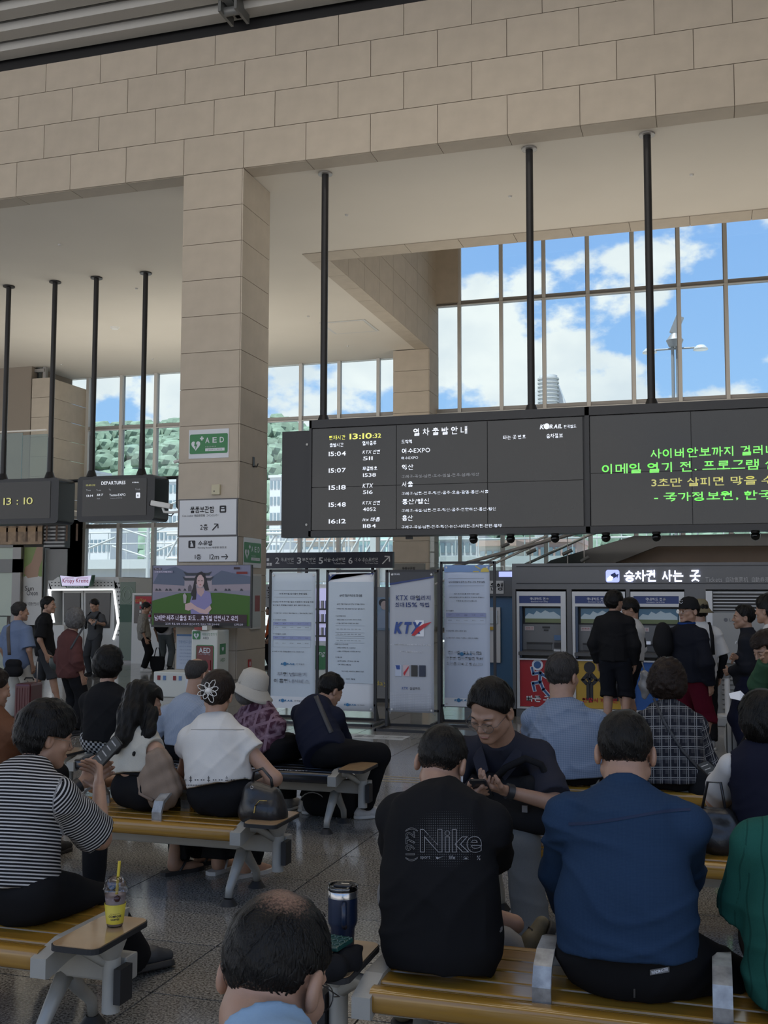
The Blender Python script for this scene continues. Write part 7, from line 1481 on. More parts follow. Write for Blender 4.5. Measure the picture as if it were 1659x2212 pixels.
for s_ in (-1, 1):
    b0 = r['p3']; f = r['fd']; s = r['s']; up = nrm(np.array([0, 0, 1.])-f*0.)
    q0 = b0+s*s_*.075-f*.02+up*.035; q1 = b0+s*s_*.078+f*.05+up*.015; q2 = b0+s*s_*.022+f*.118-up*.045; q3 = b0+s*s_*.062+f*.135-up*.075; q4 = b0+s*s_*.115+f*.075-up*.03; q5 = b0+s*s_*.10-f*.02+up*.008
    o = MB().add([tuple(x) for x in (q0, q1, q2, q3, q4, q5)], [(0, 1, 4, 5), (1, 2, 3, 4)], 0, False).obj('collar', PC, r['root']); md = o.modifiers.new('t', 'SOLIDIFY'); md.thickness = .006
# black bag strap over his arm and bag on his lap
lb = thing('lap_bag', 'black shoulder bag resting on the lap of the person facing the camera', 'bag', P3(1112, 1735, 4.98)); BAGM = cloth_mat('bag_black', (.012, .012, .013)); 
bc = [((-.12, .02, .06), (.10, .02, .03), .07, .085), ((-.08, .0, -.03), (.13, .0, -.05), .075, .09), ((.08, -.02, .08), (.14, .0, -.02), .05, .06)]
mesh_from([nets(lambda P: union(bc, .03)(P)+.004*np.sin(30*P[:, 0]+20*P[:, 2]), (-.26, -.14, -.2), (.28, .14, .2), .0085)], 'body', BAGM, lb)
MB().tube([(-.1, -.02, .1), (-.03, -.06, .17), (.06, -.05, .215), (.13, -.04, .19), (.16, -.02, .12), (.15, .0, .03)], .017, 8).obj('strap', BAGM, lb); B(.05, .075, -.098, -.09, -.02, .01).obj('tag', mat('tag_grey', (.12, .12, .125), .5), lb)
# 10 man with the printed black tee
k1 = atz(1010, 2010, 0)
r = person('person in a black tee with outlined white lettering on the back, front bench', P3(955, 2060, 3.46, SEAT+.01), P3(966, 1728, 3.56), P3(955, 1648, 3.66), 86, 84, -26, 3, hw=.178, fat=1.12, slouch=.075, near=True, wide=.024, hs=1.02, top=NIKEC, sleeve='half', armb=.016, hem=-.145, bottom=mat('shorts_grey', (.16, .155, .15), .9), legs='shorts', shoes=None, hair=('crop', HB), hvol=1.2,
    arms={1: P3(1035, 1900, 4.02), -1: P3(905, 1900, 4.02)}, poles={1: (.75, -.15, -.9), -1: (-.75, -.15, -.9)}, feet={1: ((k1.x+.02, 4.02, 0), 85), -1: (P3(1112, 2042, 3.99), 20)}, kpoles={-1: (-.9, .9, .1), 1: (.1, 1, .6)}, folds=.006, neckr=.055, collar=.012); CUR['nike'] = r
A_ = r['LG'][-1][2]; SOCK = cloth_mat('sock_grey', (.36, .35, .345), (.26, .255, .25), 'rib', .006, .5)
K_ = r['LG'][-1][1]; an = Vector(P3(1140, 2070, 3.95))
mesh_from([nets(lambda P: capd(P, np.array(an)-r['base'], np.array(P3(1086, 2038, 3.93))-r['base'], .047, .062), *bb([(np.array(an)-r['base'], np.array(P3(1086, 2038, 3.93))-r['base'], .065, .065)]), .007)], 'sock', SOCK, r['root'])
o, M_, p_ = shoe_custom(r['root'], P3(1150, 2106, 3.93), (.22, .30, .62), (-.78, -.25, .62), MATS['shoe_olive'])
for i in range(5): 
    t = .05+.022*i; q = [(t, -.024, .084-.2*(t-.05)), (t+.008, .0, .094-.24*(t-.05)), (t, .024, .084-.2*(t-.05))]; MB().tube([tuple(M_@np.array(z)+p_) for z in q], .0028, 5).obj('lace', mat('lace_dark', (.06, .055, .05), .8), o)
MB().tube([tuple(M_@np.array(z)+p_) for z in ((.045, 0, .105), (.03, .03, .125), (.05, .045, .11), (.05, .0, .1), (.03, -.03, .125), (.055, -.04, .115))], .0022, 5).obj('lace', MATS['lace_dark'], o)
shoe_custom(r['root'], (k1.x+.02, 4.02, .015), (0, 1, 0), (0, 0, 1), MATS['shoe_olive'])
# print on the tee
PRT = mat('print_outline', (.22, .22, .225), .7); PRD = mat('print_dots', (.035, .035, .037), .8)
def outline_mesh(s_, bold, t, rot=False):
    cu = bpy.data.curves.new('t', 'FONT'); cu.body = s_; cu.offset = bold; cu.fill_mode = 'NONE'; cu.bevel_depth = t; cu.bevel_resolution = 0; cu.resolution_u = 6
    o = bpy.data.objects.new('t', cu); me = bpy.data.meshes.new_from_object(o)
    if rot:
        for v in me.vertices: v.co = Vector((-v.co.y, v.co.x, v.co.z))
    return me
on_cloth(r, outline_mesh('Nike', .02, .012), 'print', PRT, 907, 1041, 1791, 1842, .006)
on_cloth(r, outline_mesh('(1972)', .005, .016, True), 'print', PRT, 876, 902, 1788, 1860, .006)
on_cloth(r, text_mesh('sport'), 'print', PRT, 908, 929, 1849, 1857); on_cloth(r, text_mesh('life', bold=.02), 'print', PRT, 971, 983, 1848, 1856)
on_cloth(r, shapes_mesh([[(0, .35), (.15, .1), (1, .95), (.3, .55), (.0, .8)]]), 'print', PRT, 942, 959, 1849, 1856)
on_cloth(r, shapes_mesh([circ(0, 0, .5, n=10, a0=0, a1=180)]+[[(.62*math.cos(a), .62*math.sin(a)), (.95*math.cos(a-.08), .95*math.sin(a-.08)), (.95*math.cos(a+.08), .95*math.sin(a+.08))] for a in [PI*i/6 for i in range(7)]]), 'print', PRT, 1000, 1013, 1849, 1857)
on_cloth(r, shapes_mesh([[(0, 0), (.15, 0), (1, 1), (.8, 1)], [(0, .6), (.3, .6), (.4, .95), (.1, .95)], [(.6, .0), (.9, .0), (.95, .35), (.7, .4)]]), 'print', PRT, 1030, 1038, 1848, 1858)
dots = []
for i in range(34):
    for j in range(26):
        x, y = i-16.5, j-12.5; rr_ = math.hypot(x/17, y/12.5)
        if rr_ < 1: s_ = .42*(1-rr_)**.5; dots.append([(i-s_, j-s_), (i+s_, j-s_), (i+s_, j+s_), (i-s_, j+s_)])
o = on_cloth(r, shapes_mesh(dots), 'print_dots', PRD, 884, 1040, 1752, 1872, .003); o['kind'] = 'stuff'
EARB = mat('earbud_white', (.7, .7, .7), .3); o = MB().tube([r['toW']((.074, .008, -.02)), r['toW']((.080, .012, -.055))], .0045, 8).obj('earbud', EARB, r['root'])
# 11 man in blue
g_ = {1: P3(1500, 2030, 3.9), -1: P3(1200, 2030, 3.9)}
r = person('person in a long sleeved navy blue top on the front bench', P3(1357, 2060, 3.42, SEAT+.015), P3(1352, 1716, 3.47), P3(1351, 1626, 3.55), 90, 92, -16, hw=.198, fat=1.28, slouch=.035, near=True, wide=.012, hs=1.06, neckr=.062, hfat=1.1, top=cloth_mat('top_blue', (.016, .034, .070), (.020, .041, .082), 'weave', .004), sleeve='long', armb=.016, hem=-.02, collar=.035, bottom=BLK2, legs='wide', shoes='black', hair=('crop', HB), hvol=1.2,
    arms={1: P3(1440, 1985, 3.92), -1: P3(1222, 1985, 3.86)}, poles={1: (1, -.5, -.55), -1: (-1, -.5, -.55)}, feet={1: ((.42, 4.1, 0), 80), -1: ((-.30, 4.1, 0), 100)}, kpoles={1: (1.5, .8, .5), -1: (-.6, .8, .5)}, folds=.007, seed=4); CUR['blue'] = r
on_cloth(r, shapes_mesh([[(i, .5-.5*math.cos(i/6)), (i+1, .5-.5*math.cos((i+1)/6)), (i+1, .7-.5*math.cos((i+1)/6)), (i, .7-.5*math.cos(i/6))] for i in range(18)]), 'back_seam', mat('seam_navy', (.008, .018, .05), .9), 1228, 1492, 1745, 1783, .003)
tro = [c for c in r['root'].children if c.name.startswith('trousers')][0]
def on_obj(r, so, me, name, m, *a):
    keep = r['shirt']; r['shirt'] = so; o = on_cloth(r, me, name, m, *a); r['shirt'] = keep; return o
on_obj(r, tro, shapes_mesh([[(0, 0), (1, .35), (1, .95), (0, .6)]]), 'label_patch', mat('patch_grey', (.14, .14, .14), .7), 1404, 1446, 2088, 2107)
me = text_mesh('WINDMASTER', bold=.03)
for v in me.vertices: v.co.y += v.co.x*.12
on_obj(r, tro, me, 'label_letters', PW, 1407, 1443, 2090, 2105, .006); on_obj(r, tro, shapes_mesh([[(.3, 1), (.6, 1), (.6, .4), (.3, .4)], [(.2, .4), (.8, .4), (.9, .1), (.5, 0), (.1, .1)]]), 'zip_pull', mat('zip_grey', (.10, .10, .10), .5, .3), 1366, 1376, 2136, 2168, .006)
# 12 bald head at the bottom edge
r = person('person in glasses and a light blue collar, seen from behind at the bottom edge', (-.30, 1.42, SEAT), P3(578, 2290, 1.53), P3(596, 2112, 1.66), 88, 80, -30, hw=.185, near=True, slouch=.05, hs=1.04, top=cloth_mat('shirt_light_blue', (.22, .33, .46), fine=.05), sleeve='short', armb=.015, collar=.05, bottom=BLK2, shoes='black', hair=('thin', HB), hvol=1.0, neckr=.060); CUR['bald'] = r
glasses(r, 1.04, .026, DARK)
bench(-1.2, .9, 1.22, 'amber slatted bench below the bottom edge, under the person with light blue collar')
# 13 man in chambray
r = person('person in a faded chambray shirt seated before the ticket machines', P3(1228, 1640, 7.02, SEAT), P3(1216, 1528, 7.06), P3(1216, 1460, 7.1), 90, 66, -4, hw=.225, fat=1.38, near=True, wide=.03, hs=1.18, neckr=.062, top=cloth_mat('shirt_chambray', (.125, .165, .235), (.20, .24, .31), 'weave', .011), sleeve='elbow', armb=.025, hem=-.1, collar=.03, bottom=BLK2, shoes='black', hair=('short', HSP), hvol=1.3, arms={1: P3(1298, 1640, 7.5), -1: P3(1160, 1640, 7.5)}, poles={1: (1, -.2, -.8), -1: (-1, -.2, -.8)}, folds=.008, seed=2)
# 14 woman in plaid
r = person('person in a black and white plaid jacket with a thin crossbody strap', P3(1450, 1640, 7.02, SEAT), P3(1443, 1536, 7.08), P3(1443, 1476, 7.12), 90, 80, -6, hw=.18, fat=1.15, near=True, wide=.022, hs=1.05, top=cloth_mat('jacket_plaid', (.017, .018, .024), (.27, .27, .265), 'plaid', .052), sleeve='threeq', armb=.016, hem=-.1, collar=.03, bottom=BLK2, shoes='black', hair=('curly', HBR), hvol=1.15, arms={1: P3(1500, 1650, 7.4), -1: P3(1405, 1640, 7.5)}, folds=.004)
strap_on(r, [(1412, 1508), (1436, 1562), (1475, 1622), (1512, 1662)], 6, STR)
hb2 = thing('handbag', 'small black handbag and strap at the side of the plaid jacket', 'bag', P3(1525, 1672, 6.95)); mesh_from([nets(lambda P: np.maximum(union([((-.05, 0, -.02), (.05, 0, -.02), .06, .06), ((-.04, 0, -.09), (.04, 0, -.09), .07, .07)], .03)(P), -.16-P[:, 2]), (-.15, -.1, -.2), (.15, .1, .08), .01)], 'body', BAGM, hb2); MB().tube([(-.05, 0, .02), (-.02, 0, .07), (.03, 0, .07), (.05, 0, .02)], .008, 6).obj('handle', BAGM, hb2)
# 15 woman in vest
r = person('person in a navy vest with white puffed sleeves near the right edge', P3(1668, 1760, 5.42, SEAT), P3(1652, 1622, 5.46), P3(1645, 1560, 5.46), 92, 128, -6, hw=.17, fat=1.0, near=True, hs=1.08, top=cloth_mat('vest_navy', (.012, .013, .024)), sleeve='none', hem=-.09, wide=.014, bottom=BLK2, shoes='black', hair=('round', HB), hvol=.95, arms={-1: P3(1588, 1725, 5.85), 1: P3(1720, 1720, 5.8)}, poles={-1: (-1, -.4, -.8)}, skin=1.1)
SLV = cloth_mat('sleeve_white', (.50, .49, .47), fine=.05)
for q in (-1, 1):
    E_, Wq = r['AR'][q]; S_ = r['S'][q]; cs = [(S_+r['s']*q*.005, S_+(E_-S_)*.55, .066, .072), (S_+(E_-S_)*.55, E_+(Wq-E_)*.12, .074, .062)]
    mesh_from([nets(lambda P: np.maximum(union(cs, .02)(P), (P-(E_+(Wq-E_)*.1))@nrm(Wq-E_))+.003*np.sin(22*P[:, 2]+15*P[:, 0]), *bb(cs), .008)], 'sleeve', SLV, r['root'])
phone(P3(1537, 1668, 5.95), (-.5, .5, .4), (.1, -.5, .8), 'grey phone held low beside the white sleeve of the vest person')
# 16 person in green at the right edge
r = person('person in a knitted green short sleeved top cut off by the right edge', P3(1778, 2020, 3.42, SEAT), P3(1770, 1770, 3.40), P3(1778, 1690, 3.44), 90, 80, -14, hw=.19, fat=1.2, near=True, wide=.03, top=cloth_mat('knit_green', (.016, .082, .064), (.011, .055, .043), 'rib', .042, .12), sleeve='half', armb=.024, hem=-.09, bottom=BLK2, shoes='black', hair=('short', HB), arms={-1: P3(1655, 2020, 3.75), 1: P3(1830, 2000, 3.8)}, poles={-1: (-.6, -.5, -.9)}, folds=.004, seed=6)
# ------------------------------------------------------------ standing people
def standing(label, px, py, Y, face, **kw):
    hc_ = at(px, py, Y); hs = kw.get('hs', 1.0); H = hc_.z+.118*hs; a = math.radians(face); f = Vector((math.cos(a), math.sin(a), 0)); s = Vector((math.sin(a), -math.cos(a), 0)); ln = kw.pop('lean', .03); b = Vector((hc_.x, hc_.y, 0))-f*ln; kk = H/1.70
    st_ = kw.pop('step', .0); kw.setdefault('feet', {1: (tuple(b+s*.10+f*st_), face-6), -1: (tuple(b-s*.10-f*st_), face+6)}); kw.setdefault('k', kk*.98)
    return person(label, (b.x, b.y, H*.535), tuple(Vector((hc_.x, hc_.y, hc_.z-.148*hs))-f*.03), tuple(hc_), face, seated=False, **kw)
BEIGE = cloth_mat('trousers_stone', (.42, .41, .37)); GRYS = cloth_mat('shorts_charcoal', (.035, .037, .04))
r = standing('person in a light blue shirt with a sling bag beside the red suitcase, left edge', 44, 1322, 11.6, 82, hyaw=50, hw=.19, fat=1.1, wide=.03, top=cloth_mat('shirt_sky', (.13, .17, .26)), sleeve='half', armb=.02, hem=-.14, bottom=BEIGE, legs='wide', shoes='grey', hair=('short', HSP), near=True)
strap_on(r, [(19, 1330), (17, 1370), (20, 1415)], 7, mat('strap_brown', (.06, .045, .035), .7)); 
sb = thing('sling_bag', 'black sling bag on the hip of the person in the light blue shirt', 'bag', P3(29, 1443, 11.35)); mesh_from([nets(lambda P: union([((-.06, 0, -.04), (.06, 0, -.04), .07, .07), ((-.05, 0, .05), (.05, 0, .05), .06, .06)], .02)(P), (-.16, -.1, -.15), (.16, .1, .15), .011)], 'body', BAGM, sb)
sc = thing('suitcase', 'dark red hard suitcase standing beside the person in the light blue shirt', 'suitcase', tuple(Vector(P3(62, 1500, 11.5, 0))), .1); sc.scale = (.8, .8, .85); MAR = mat('suitcase_maroon', (.07, .002, .006), .35, coat=.15)
B(-.13, .13, -.2, .2, .06, .62).obj('shell', MAR, sc, bevel=.035)
for k in range(5): B(-.09+.045*k-.005, -.09+.045*k+.005, -.207, -.198, .12, .56).obj('ridge', MAR, sc)
for x in (-.1, .1): MB().cyl((x-.02, -.09, .03), (x+.02, -.09, .03), .03, n=12).obj('wheel', RUB, sc); MB().cyl((x-.02, .09, .03), (x+.02, .09, .03), .03, n=12).obj('wheel', RUB, sc)
MB().tube([(-.08, .1, .60), (-.08, .1, .92), (.08, .1, .92), (.08, .1, .60)], .011, 8).obj('handle', ALU, sc); MB().tube([(-.08, 0, .66), (-.06, 0, .69), (.06, 0, .69), (.08, 0, .66)], .012, 8).obj('top_handle', RUB, sc)
r = standing('person in a black tee and grey shorts walking right, far left', 105, 1308, 13.2, 25, hyaw=15, hw=.19, top=BLACKC, sleeve='half', armb=.02, wide=.02, hem=-.1, bottom=GRYS, legs='shorts', shoes='black', hair=('short', HB), hvol=1.4, step=.22, near=True, face_on=True)
r = standing('person in a maroon blouse with black trousers, turned away', 160, 1340, 10.9, 62, hyaw=150, hw=.185, fat=1.1, wide=.035, top=cloth_mat('blouse_maroon', (.085, .036, .033)), sleeve='threeq', armb=.024, hem=-.11, bottom=BLK2, legs='wide', shoes='black', hair=('curly', HGR), near=True, collar=.02, folds=.006, face_on=True)
strap_on(r, [(183, 1350), (166, 1378), (152, 1402)], 4, STR)
hb = thing('handbag', 'dark green handbag at the hip of the person in maroon', 'bag', P3(128, 1430, 11.0)); mesh_from([nets(lambda P: np.maximum(ell(P, (0, 0, 0), (.14, .05, .11)), P[:, 2]-.05), (-.16, -.08, -.13), (.16, .08, .08), .012)], 'body', mat('bag_green_black', (.02, .03, .026), .5), hb); MB().tube([(-.1, 0, .03), (0, 0, .14), (.1, 0, .03)], .008, 6).obj('handle', BAGM, hb)
r = standing('person in a grey tee with a backpack reading a phone by the kiosk', 204, 1308, 18.6, 262, hpitch=-25, hyaw=255, hw=.185, top=cloth_mat('tee_charcoal', (.06, .062, .065)), sleeve='half', armb=.015, hem=-.1, wide=.015, bottom=GRYS, shoes='black', hair=('short', HB), hvol=1.4, face_on=True, arms={1: tuple(at(198, 1346, 18.25)), -1: tuple(at(212, 1346, 18.25))}, curl=(.8, .8))
for q in (-1, 1): MB().tube([tuple(r['S'][q]*.75+r['p3']*.25+r['up']*.075), tuple(r['S'][q]*.75+r['p3']*.25+r['fd']*.13-r['up']*.05), tuple(r['S'][q]*.8+r['p3']*.2+r['fd']*.14-r['up']*.25)], .022, 6).obj('backpack_strap', BAGM, r['root'])
phone(P3(205, 1345, 18.15), (.1, .5, .8), (0, -.5, .8), 'tiny dark phone held by the person by the kiosk')
r = standing('person in a checked beige shirt and black trousers at the red vending machine', 316, 1314, 20.2, 25, hyaw=20, hpitch=-20, hw=.185, fat=1.05, wide=.025, top=cloth_mat('shirt_sand_check', (.27, .255, .22), (.17, .16, .14), 'grid', .03, .25), sleeve='elbow', armb=.018, hem=-.12, bottom=BLK2, shoes='white', hair=('short', HB), hvol=1.3)
r = standing('person with a black backpack and grey trousers half hidden behind the television', 360, 1312, 20.6, 95, hw=.2, fat=1.1, wide=.02, top=cloth_mat('tee_pale_grey', (.38, .38, .40)), sleeve='half', armb=.02, hem=-.02, bottom=cloth_mat('trousers_slate', (.10, .115, .12)), legs='long', shoes='black', hair=('short', HB))
bpk = thing('backpack', 'black backpack on the person behind the television', 'backpack', tuple(Vector(r['p2'])+Vector(r['base'])-Vector((0, .17, .02)))); mesh_from([nets(lambda P: np.maximum(ell(P, (0, 0, 0), (.19, .12, .26)), .0-P[:, 1]-.1), (-.2, -.12, -.27), (.2, .12, .27), .014)], 'body', BAGM, bpk); MB().tube([(-.12, .1, .2), (-.13, .2, .25), (-.13, .3, .1)], .02, 6).obj('strap', BAGM, bpk)
tb = thing('tote_bag', 'black tote bag hanging from the hand of the person behind the television', 'bag', P3(340, 1430, 20.3)); mesh_from([nets(lambda P: np.maximum(ell(P, (0, 0, 0), (.18, .06, .26)), P[:, 2]-.12), (-.2, -.08, -.28), (.2, .08, .15), .015)], 'body', BAGM, tb); MB().tube([(-.08, 0, .1), (-.03, 0, .3), (.03, 0, .3), (.08, 0, .1)], .01, 6).obj('handle', BAGM, tb)
standing('person in an orange vest and black trousers just right of the column', 583, 1318, 21.8, 200, hyaw=190, hw=.18, wide=.02, top=cloth_mat('vest_orange', (.38, .075, .022)), sleeve='half', armb=.015, hem=-.08, bottom=BLK2, shoes='black', hair=('short', HB), hvol=1.5)
r = standing('person in black top and black shorts seen from behind at the machines', 1328, 1300, 12.7, 82, hyaw=48, hw=.185, wide=.022, top=BLACKC, sleeve='long', armb=.014, hem=-.02, bottom=cloth_mat('shorts_black', (.011, .012, .016)), legs='shorts', shoes='white', sock=PW, hair=('mop', HB), near=True, folds=.005)
r = standing('person in a white vest over black sleeves looking down at the machine', 1360, 1316, 13.3, 165, hyaw=185, hpitch=-28, hw=.165, top=cloth_mat('vest_white', (.50, .50, .49)), sleeve='long', armb=.012, hem=.0, bottom=MATS['shorts_black'], legs='shorts', shoes='white', sock=PW, hair=('mop', HB), near=True, face_on=True)
for q in (-1, 1):
    E_, Wq = r['AR'][q]; S_ = r['S'][q]; cs = [(S_+(E_-S_)*.45, E_, .078, .066), (E_, Wq, .064, .046)]; mesh_from([nets(lambda P: np.maximum(union(cs, .02)(P), np.maximum((P-Wq)@nrm(Wq-E_)+.01, -(P-(S_+(E_-S_)*.5))@nrm(E_-S_))), *bb(cs), .011)], 'arm_sleeve', BLACKC, r['root'])
pb2 = thing('plastic_bag', 'crumpled pale plastic bag hanging beside the black shorts', 'bag', P3(1393, 1478, 12.9)); mesh_from([nets(lambda P: ell(P, (0, 0, 0), (.07, .06, .17))+.01*np.sin(40*P[:, 2]+20*P[:, 0]), (-.1, -.09, -.2), (.1, .09, .2), .01)], 'body', mat('plastic_pale', (.32, .32, .32), .3), pb2); MB().tube([(0, 0, .15), (-.03, .02, .26)], .008, 6).obj('handle', MATS['plastic_pale'], pb2)
r = standing('person in a black cap and glasses looking back, dark jacket and red shorts', 1487, 1320, 10.7, 55, hyaw=222, hw=.185, fat=1.05, wide=.03, top=cloth_mat('jacket_black_blue', (.010, .011, .016)), sleeve='long', armb=.022, hem=-.04, bottom=cloth_mat('shorts_red', (.075, .006, .014)), legs='shorts', shoes='white', hair=('short', HB), near=True, face_on=True, collar=.03, lean=.0); glasses(r, 1.0)
cap_ = thing('baseball_cap', 'black baseball cap with a small white smile worn by the person', 'cap', Vector(r['toW']((0, -.01, .045)))+Vector(r['base'])); cap_.rotation_euler = (math.radians(-4), 0, math.radians(222-90)); MB().lathe([(.001, .098), (.05, .09), (.085, .06), (.098, .0), (.10, -.02)], n=24).obj('crown', BLACKC, cap_)
MB().prism([(-.07, .07), (-.075, .13), (-.05, .165), (0, .178), (.05, .165), (.075, .13), (.07, .07)], (0, 0, -.012), (1, 0, 0), (0, 1, 0), (0, 0, .006)).obj('peak', BLACKC, cap_); MB().tube([(-.02, .094, .045), (0, .095, .035), (.02, .094, .045)], .003, 5).obj('smile', PW, cap_)
for x in (-.012, .012): MB().cyl((x, .088, .062), (x, .095, .06), .003, n=6).obj('smile_eye', PW, cap_)
MB().tube([tuple(r['p3']+r['s']*.075*math.cos(t*PI/10)+r['fd']*.07*math.sin(t*PI/10)+r['up']*.03) for t in range(20)], .014, 6, closed=True).obj('collar', cloth_mat('collar_blue', (.01, .035, .14)), r['root'])
bp2 = thing('backpack', 'black backpack slung behind the person in the cap', 'backpack', P3(1432, 1385, 10.6)); mesh_from([nets(lambda P: ell(P, (0, 0, 0), (.095, .11, .18))+.005*np.sin(30*P[:, 2]+9*P[:, 0]), (-.17, -.18, -.25), (.17, .18, .25), .013)], 'body', BAGM, bp2); B(-.15, -.11, -.10, -.09, -.03, .0).obj('reflector', PW, bp2)
r = standing('person in a white tee with dark arm sleeves and a camouflage bucket hat', 1510, 1322, 12.0, 100, hyaw=120, hw=.19, fat=1.05, wide=.02, top=MATS['vest_white'], sleeve='half', armb=.02, hem=-.12, bottom=BLK2, shoes='grey', hair=('short', HB), near=True)
for q in (-1, 1):
    E_, Wq = r['AR'][q]; S_ = r['S'][q]; cs = [(E_-(E_-S_)*.1, E_, .048, .045), (E_, Wq, .045, .032)]; mesh_from([nets(lambda P: union(cs, .01)(P), *bb(cs), .011)], 'arm_sleeve', BLACKC, r['root'])
bh = thing('bucket_hat', 'camouflage bucket hat worn by the person in the white tee', 'hat', Vector(r['toW']((0, -.01, .05)))+Vector(r['base'])); CAM = cloth_mat('hat_camouflage', (.22, .19, .125), (.10, .085, .05), 'patch'); MB().lathe([(.001, .095), (.06, .09), (.088, .06), (.10, .0)], n=24).obj('crown', CAM, bh); MB().lathe([(.10, .0), (.125, -.035), (.15, -.055), (.148, -.058), (.12, -.04), (.098, -.01)], n=28).obj('brim', CAM, bh)
for x in (-.09, .09): MB().tube([tuple(r['p3']+r['s']*x+r['up']*.03-r['fd']*.03), tuple(r['p3']+r['s']*x*1.1-r['fd']*.15-r['up']*.1), tuple(r['p3']+r['s']*x*1.2-r['fd']*.15-r['up']*.3)], .02, 6).obj('backpack_strap', BAGM, r['root'])
r = standing('person in a dark tracksuit in profile facing left before the air conditioner', 1606, 1334, 11.2, 172, hyaw=182, hpitch=0, hw=.18, wide=.022, top=cloth_mat('tracksuit_dark', (.016, .017, .022)), sleeve='long', armb=.016, hem=-.08, bottom=cloth_mat('tracksuit_navy', (.012, .013, .026)), shoes='white', hair=('short', HB), hvol=1.2, near=True, face_on=True, collar=.05, skin=.9, arms={-1: P3(1578, 1450, 11.2), 1: P3(1590, 1420, 11.0)}); 
MB().tube([tuple(r['p3']+r['s']*.06+r['fd']*.12-r['up']*.12), tuple(r['p3']+r['s']*.075+r['fd']*.11-r['up']*.09)], .005, 5).obj('jacket_logo', PW, r['root'])
standing('person with black cap at the right edge, behind the person in green', 1658, 1318, 9.6, 160, hw=.18, top=MATS['vest_white'], sleeve='half', bottom=BLK2, shoes='white', hair=('mop', HB), near=True, hyaw=150)
r = standing('person in a green top leaning the face into a beige glove, right edge', 1656, 1404, 8.2, 215, hyaw=215, hpitch=-22, hw=.18, fat=1.1, wide=.02, top=cloth_mat('top_forest', (.03, .07, .038)), sleeve='long', armb=.02, hem=-.1, bottom=BLK2, shoes='grey', hair=('curly', HBR), hvol=.8, near=True, face_on=True, arms={1: P3(1652, 1428, 7.98), -1: P3(1700, 1440, 8.0)}, poles={1: (-.3, 0, -1)}, k=.86)
pp = thing('leaflet', 'white folded leaflet held out near the air conditioner', 'paper', P3(1600, 1508, 8.0)); MB().add([(-.08, 0, .03), (.0, .02, .05), (.07, 0, -.02), (.09, -.06, -.05), (-.01, -.07, -.01), (-.07, -.05, .0)], [(0, 1, 4, 5), (1, 2, 3, 4)]).obj('sheet', PW, pp); pp.children[0].modifiers.new('t', 'SOLIDIFY').thickness = .001
sn = thing('tote_bag', 'striped white bag with black lines on the floor behind the vest person', 'bag', tuple(atz(1592, 1640, 0))); mesh_from([nets(lambda P: ell(P, (0, 0, .2), (.13, .09, .22))+.008*np.sin(35*P[:, 0]), (-.16, -.12, -.0), (.16, .12, .44), .014)], 'body', cloth_mat('striped_stand_in', (.30, .30, .29), (.04, .04, .04), 'stripe', .05, .25), sn, lambda V: np.stack([V[:, 2], V[:, 0], V[:, 1]], 1)); MB().tube([(-.08, 0, .38), (-.04, 0, .5), (.04, 0, .5), (.08, 0, .38)], .008, 6).obj('handle', BAGM, sn)  # bag added as a stand-in for a striped shape left unidentified
# ------------------------------------------------------------ things on and around the benches
c = P3(249, 2002, 3.40); cp = thing('iced_drink', 'yellow sleeved iced drink with dome lid and yellow straw on the bench table', 'drink', (atz(248, 2000, .46).x, atz(248, 2000, .46).y, .4605)); CUPG = glassmat('cup_plastic', (.92, .90, .92), .2, .05, .8); YS = mat('sleeve_yellow', (.50, .40, .035), .5)
MB().lathe([(.001, 0), (.026, 0), (.028, .005), (.036, .10), (.040, .118), (.043, .12), (.043, .126)], n=28).obj('cup', CUPG, cp); MB().lathe([(.001, .004), (.026, .004), (.037, .110), (.001, .110)], n=24).obj('drink', mat('drink_lilac', (.55, .48, .48), .4), cp)
MB().lathe([(.0285, .012), (.0365, .080), (.038, .080), (.030, .012)], n=28).obj('sleeve', YS, cp); MB().lathe([(.0445, .126), (.0445, .130), (.041, .132), (.036, .155), (.022, .170), (.008, .173)], n=28).obj('lid', CUPG, cp)
MB().cyl((0, .0, .05), (.012, .002, .225), .0055, n=10).obj('straw', mat('straw_yellow', (.55, .42, .04), .4), cp); MB().lathe([(.001, .012), (.011, .006), (.012, 0), (.008, -.009), (.001, -.011)], (.024, -.028, .103), 12).obj('berry', mat('berry_dark', (.03, .008, .012), .3), cp)
cam_dir = Vector((-cp.location.x, -cp.location.y, 0)).normalized(); sx_ = Vector((0, 0, 1)).cross(cam_dir)
def wrap(s_, z, w, h, bold=0, name='lettering'):
    me = text_mesh(s_, bold=bold); xs = [v.co.x for v in me.vertices]; ys = [v.co.y for v in me.vertices]; x0, x1, y0, y1 = min(xs), max(xs), min(ys), max(ys)
    for v in me.vertices:
        u = ((v.co.x-x0)/(x1-x0)-.5)*w; zz = z+((v.co.y-y0)/(y1-y0)-.5)*h; R_ = .0390-(.08-zz)*.122+.0004; a = u/R_; v.co = cam_dir*(math.cos(a)*R_)+sx_*(math.sin(a)*R_)+Vector((0, 0, zz))
    me.materials.clear(); me.materials.append(BLK); o = bpy.data.objects.new(name, me); C.objects.link(o); o.parent = cp
wrap('COMPOSE', .041, .046, .0085, .05); wrap('COFFEE', .030, .031, .007, .05); wrap('365 Take-out Coffee', .050, .034, .003)
tp = atz(730, 2068, .46); tm_ = thing('tumbler', 'navy insulated tumbler with steel rim and side handle on the left table', 'tumbler', (-1.19, 3.41, .4605)); NT = mat('tumbler_navy', (.008, .016, .04), .35, noise=.08, nscale=200); STL = mat('steel_rim', (.45, .44, .43), .22, .9)
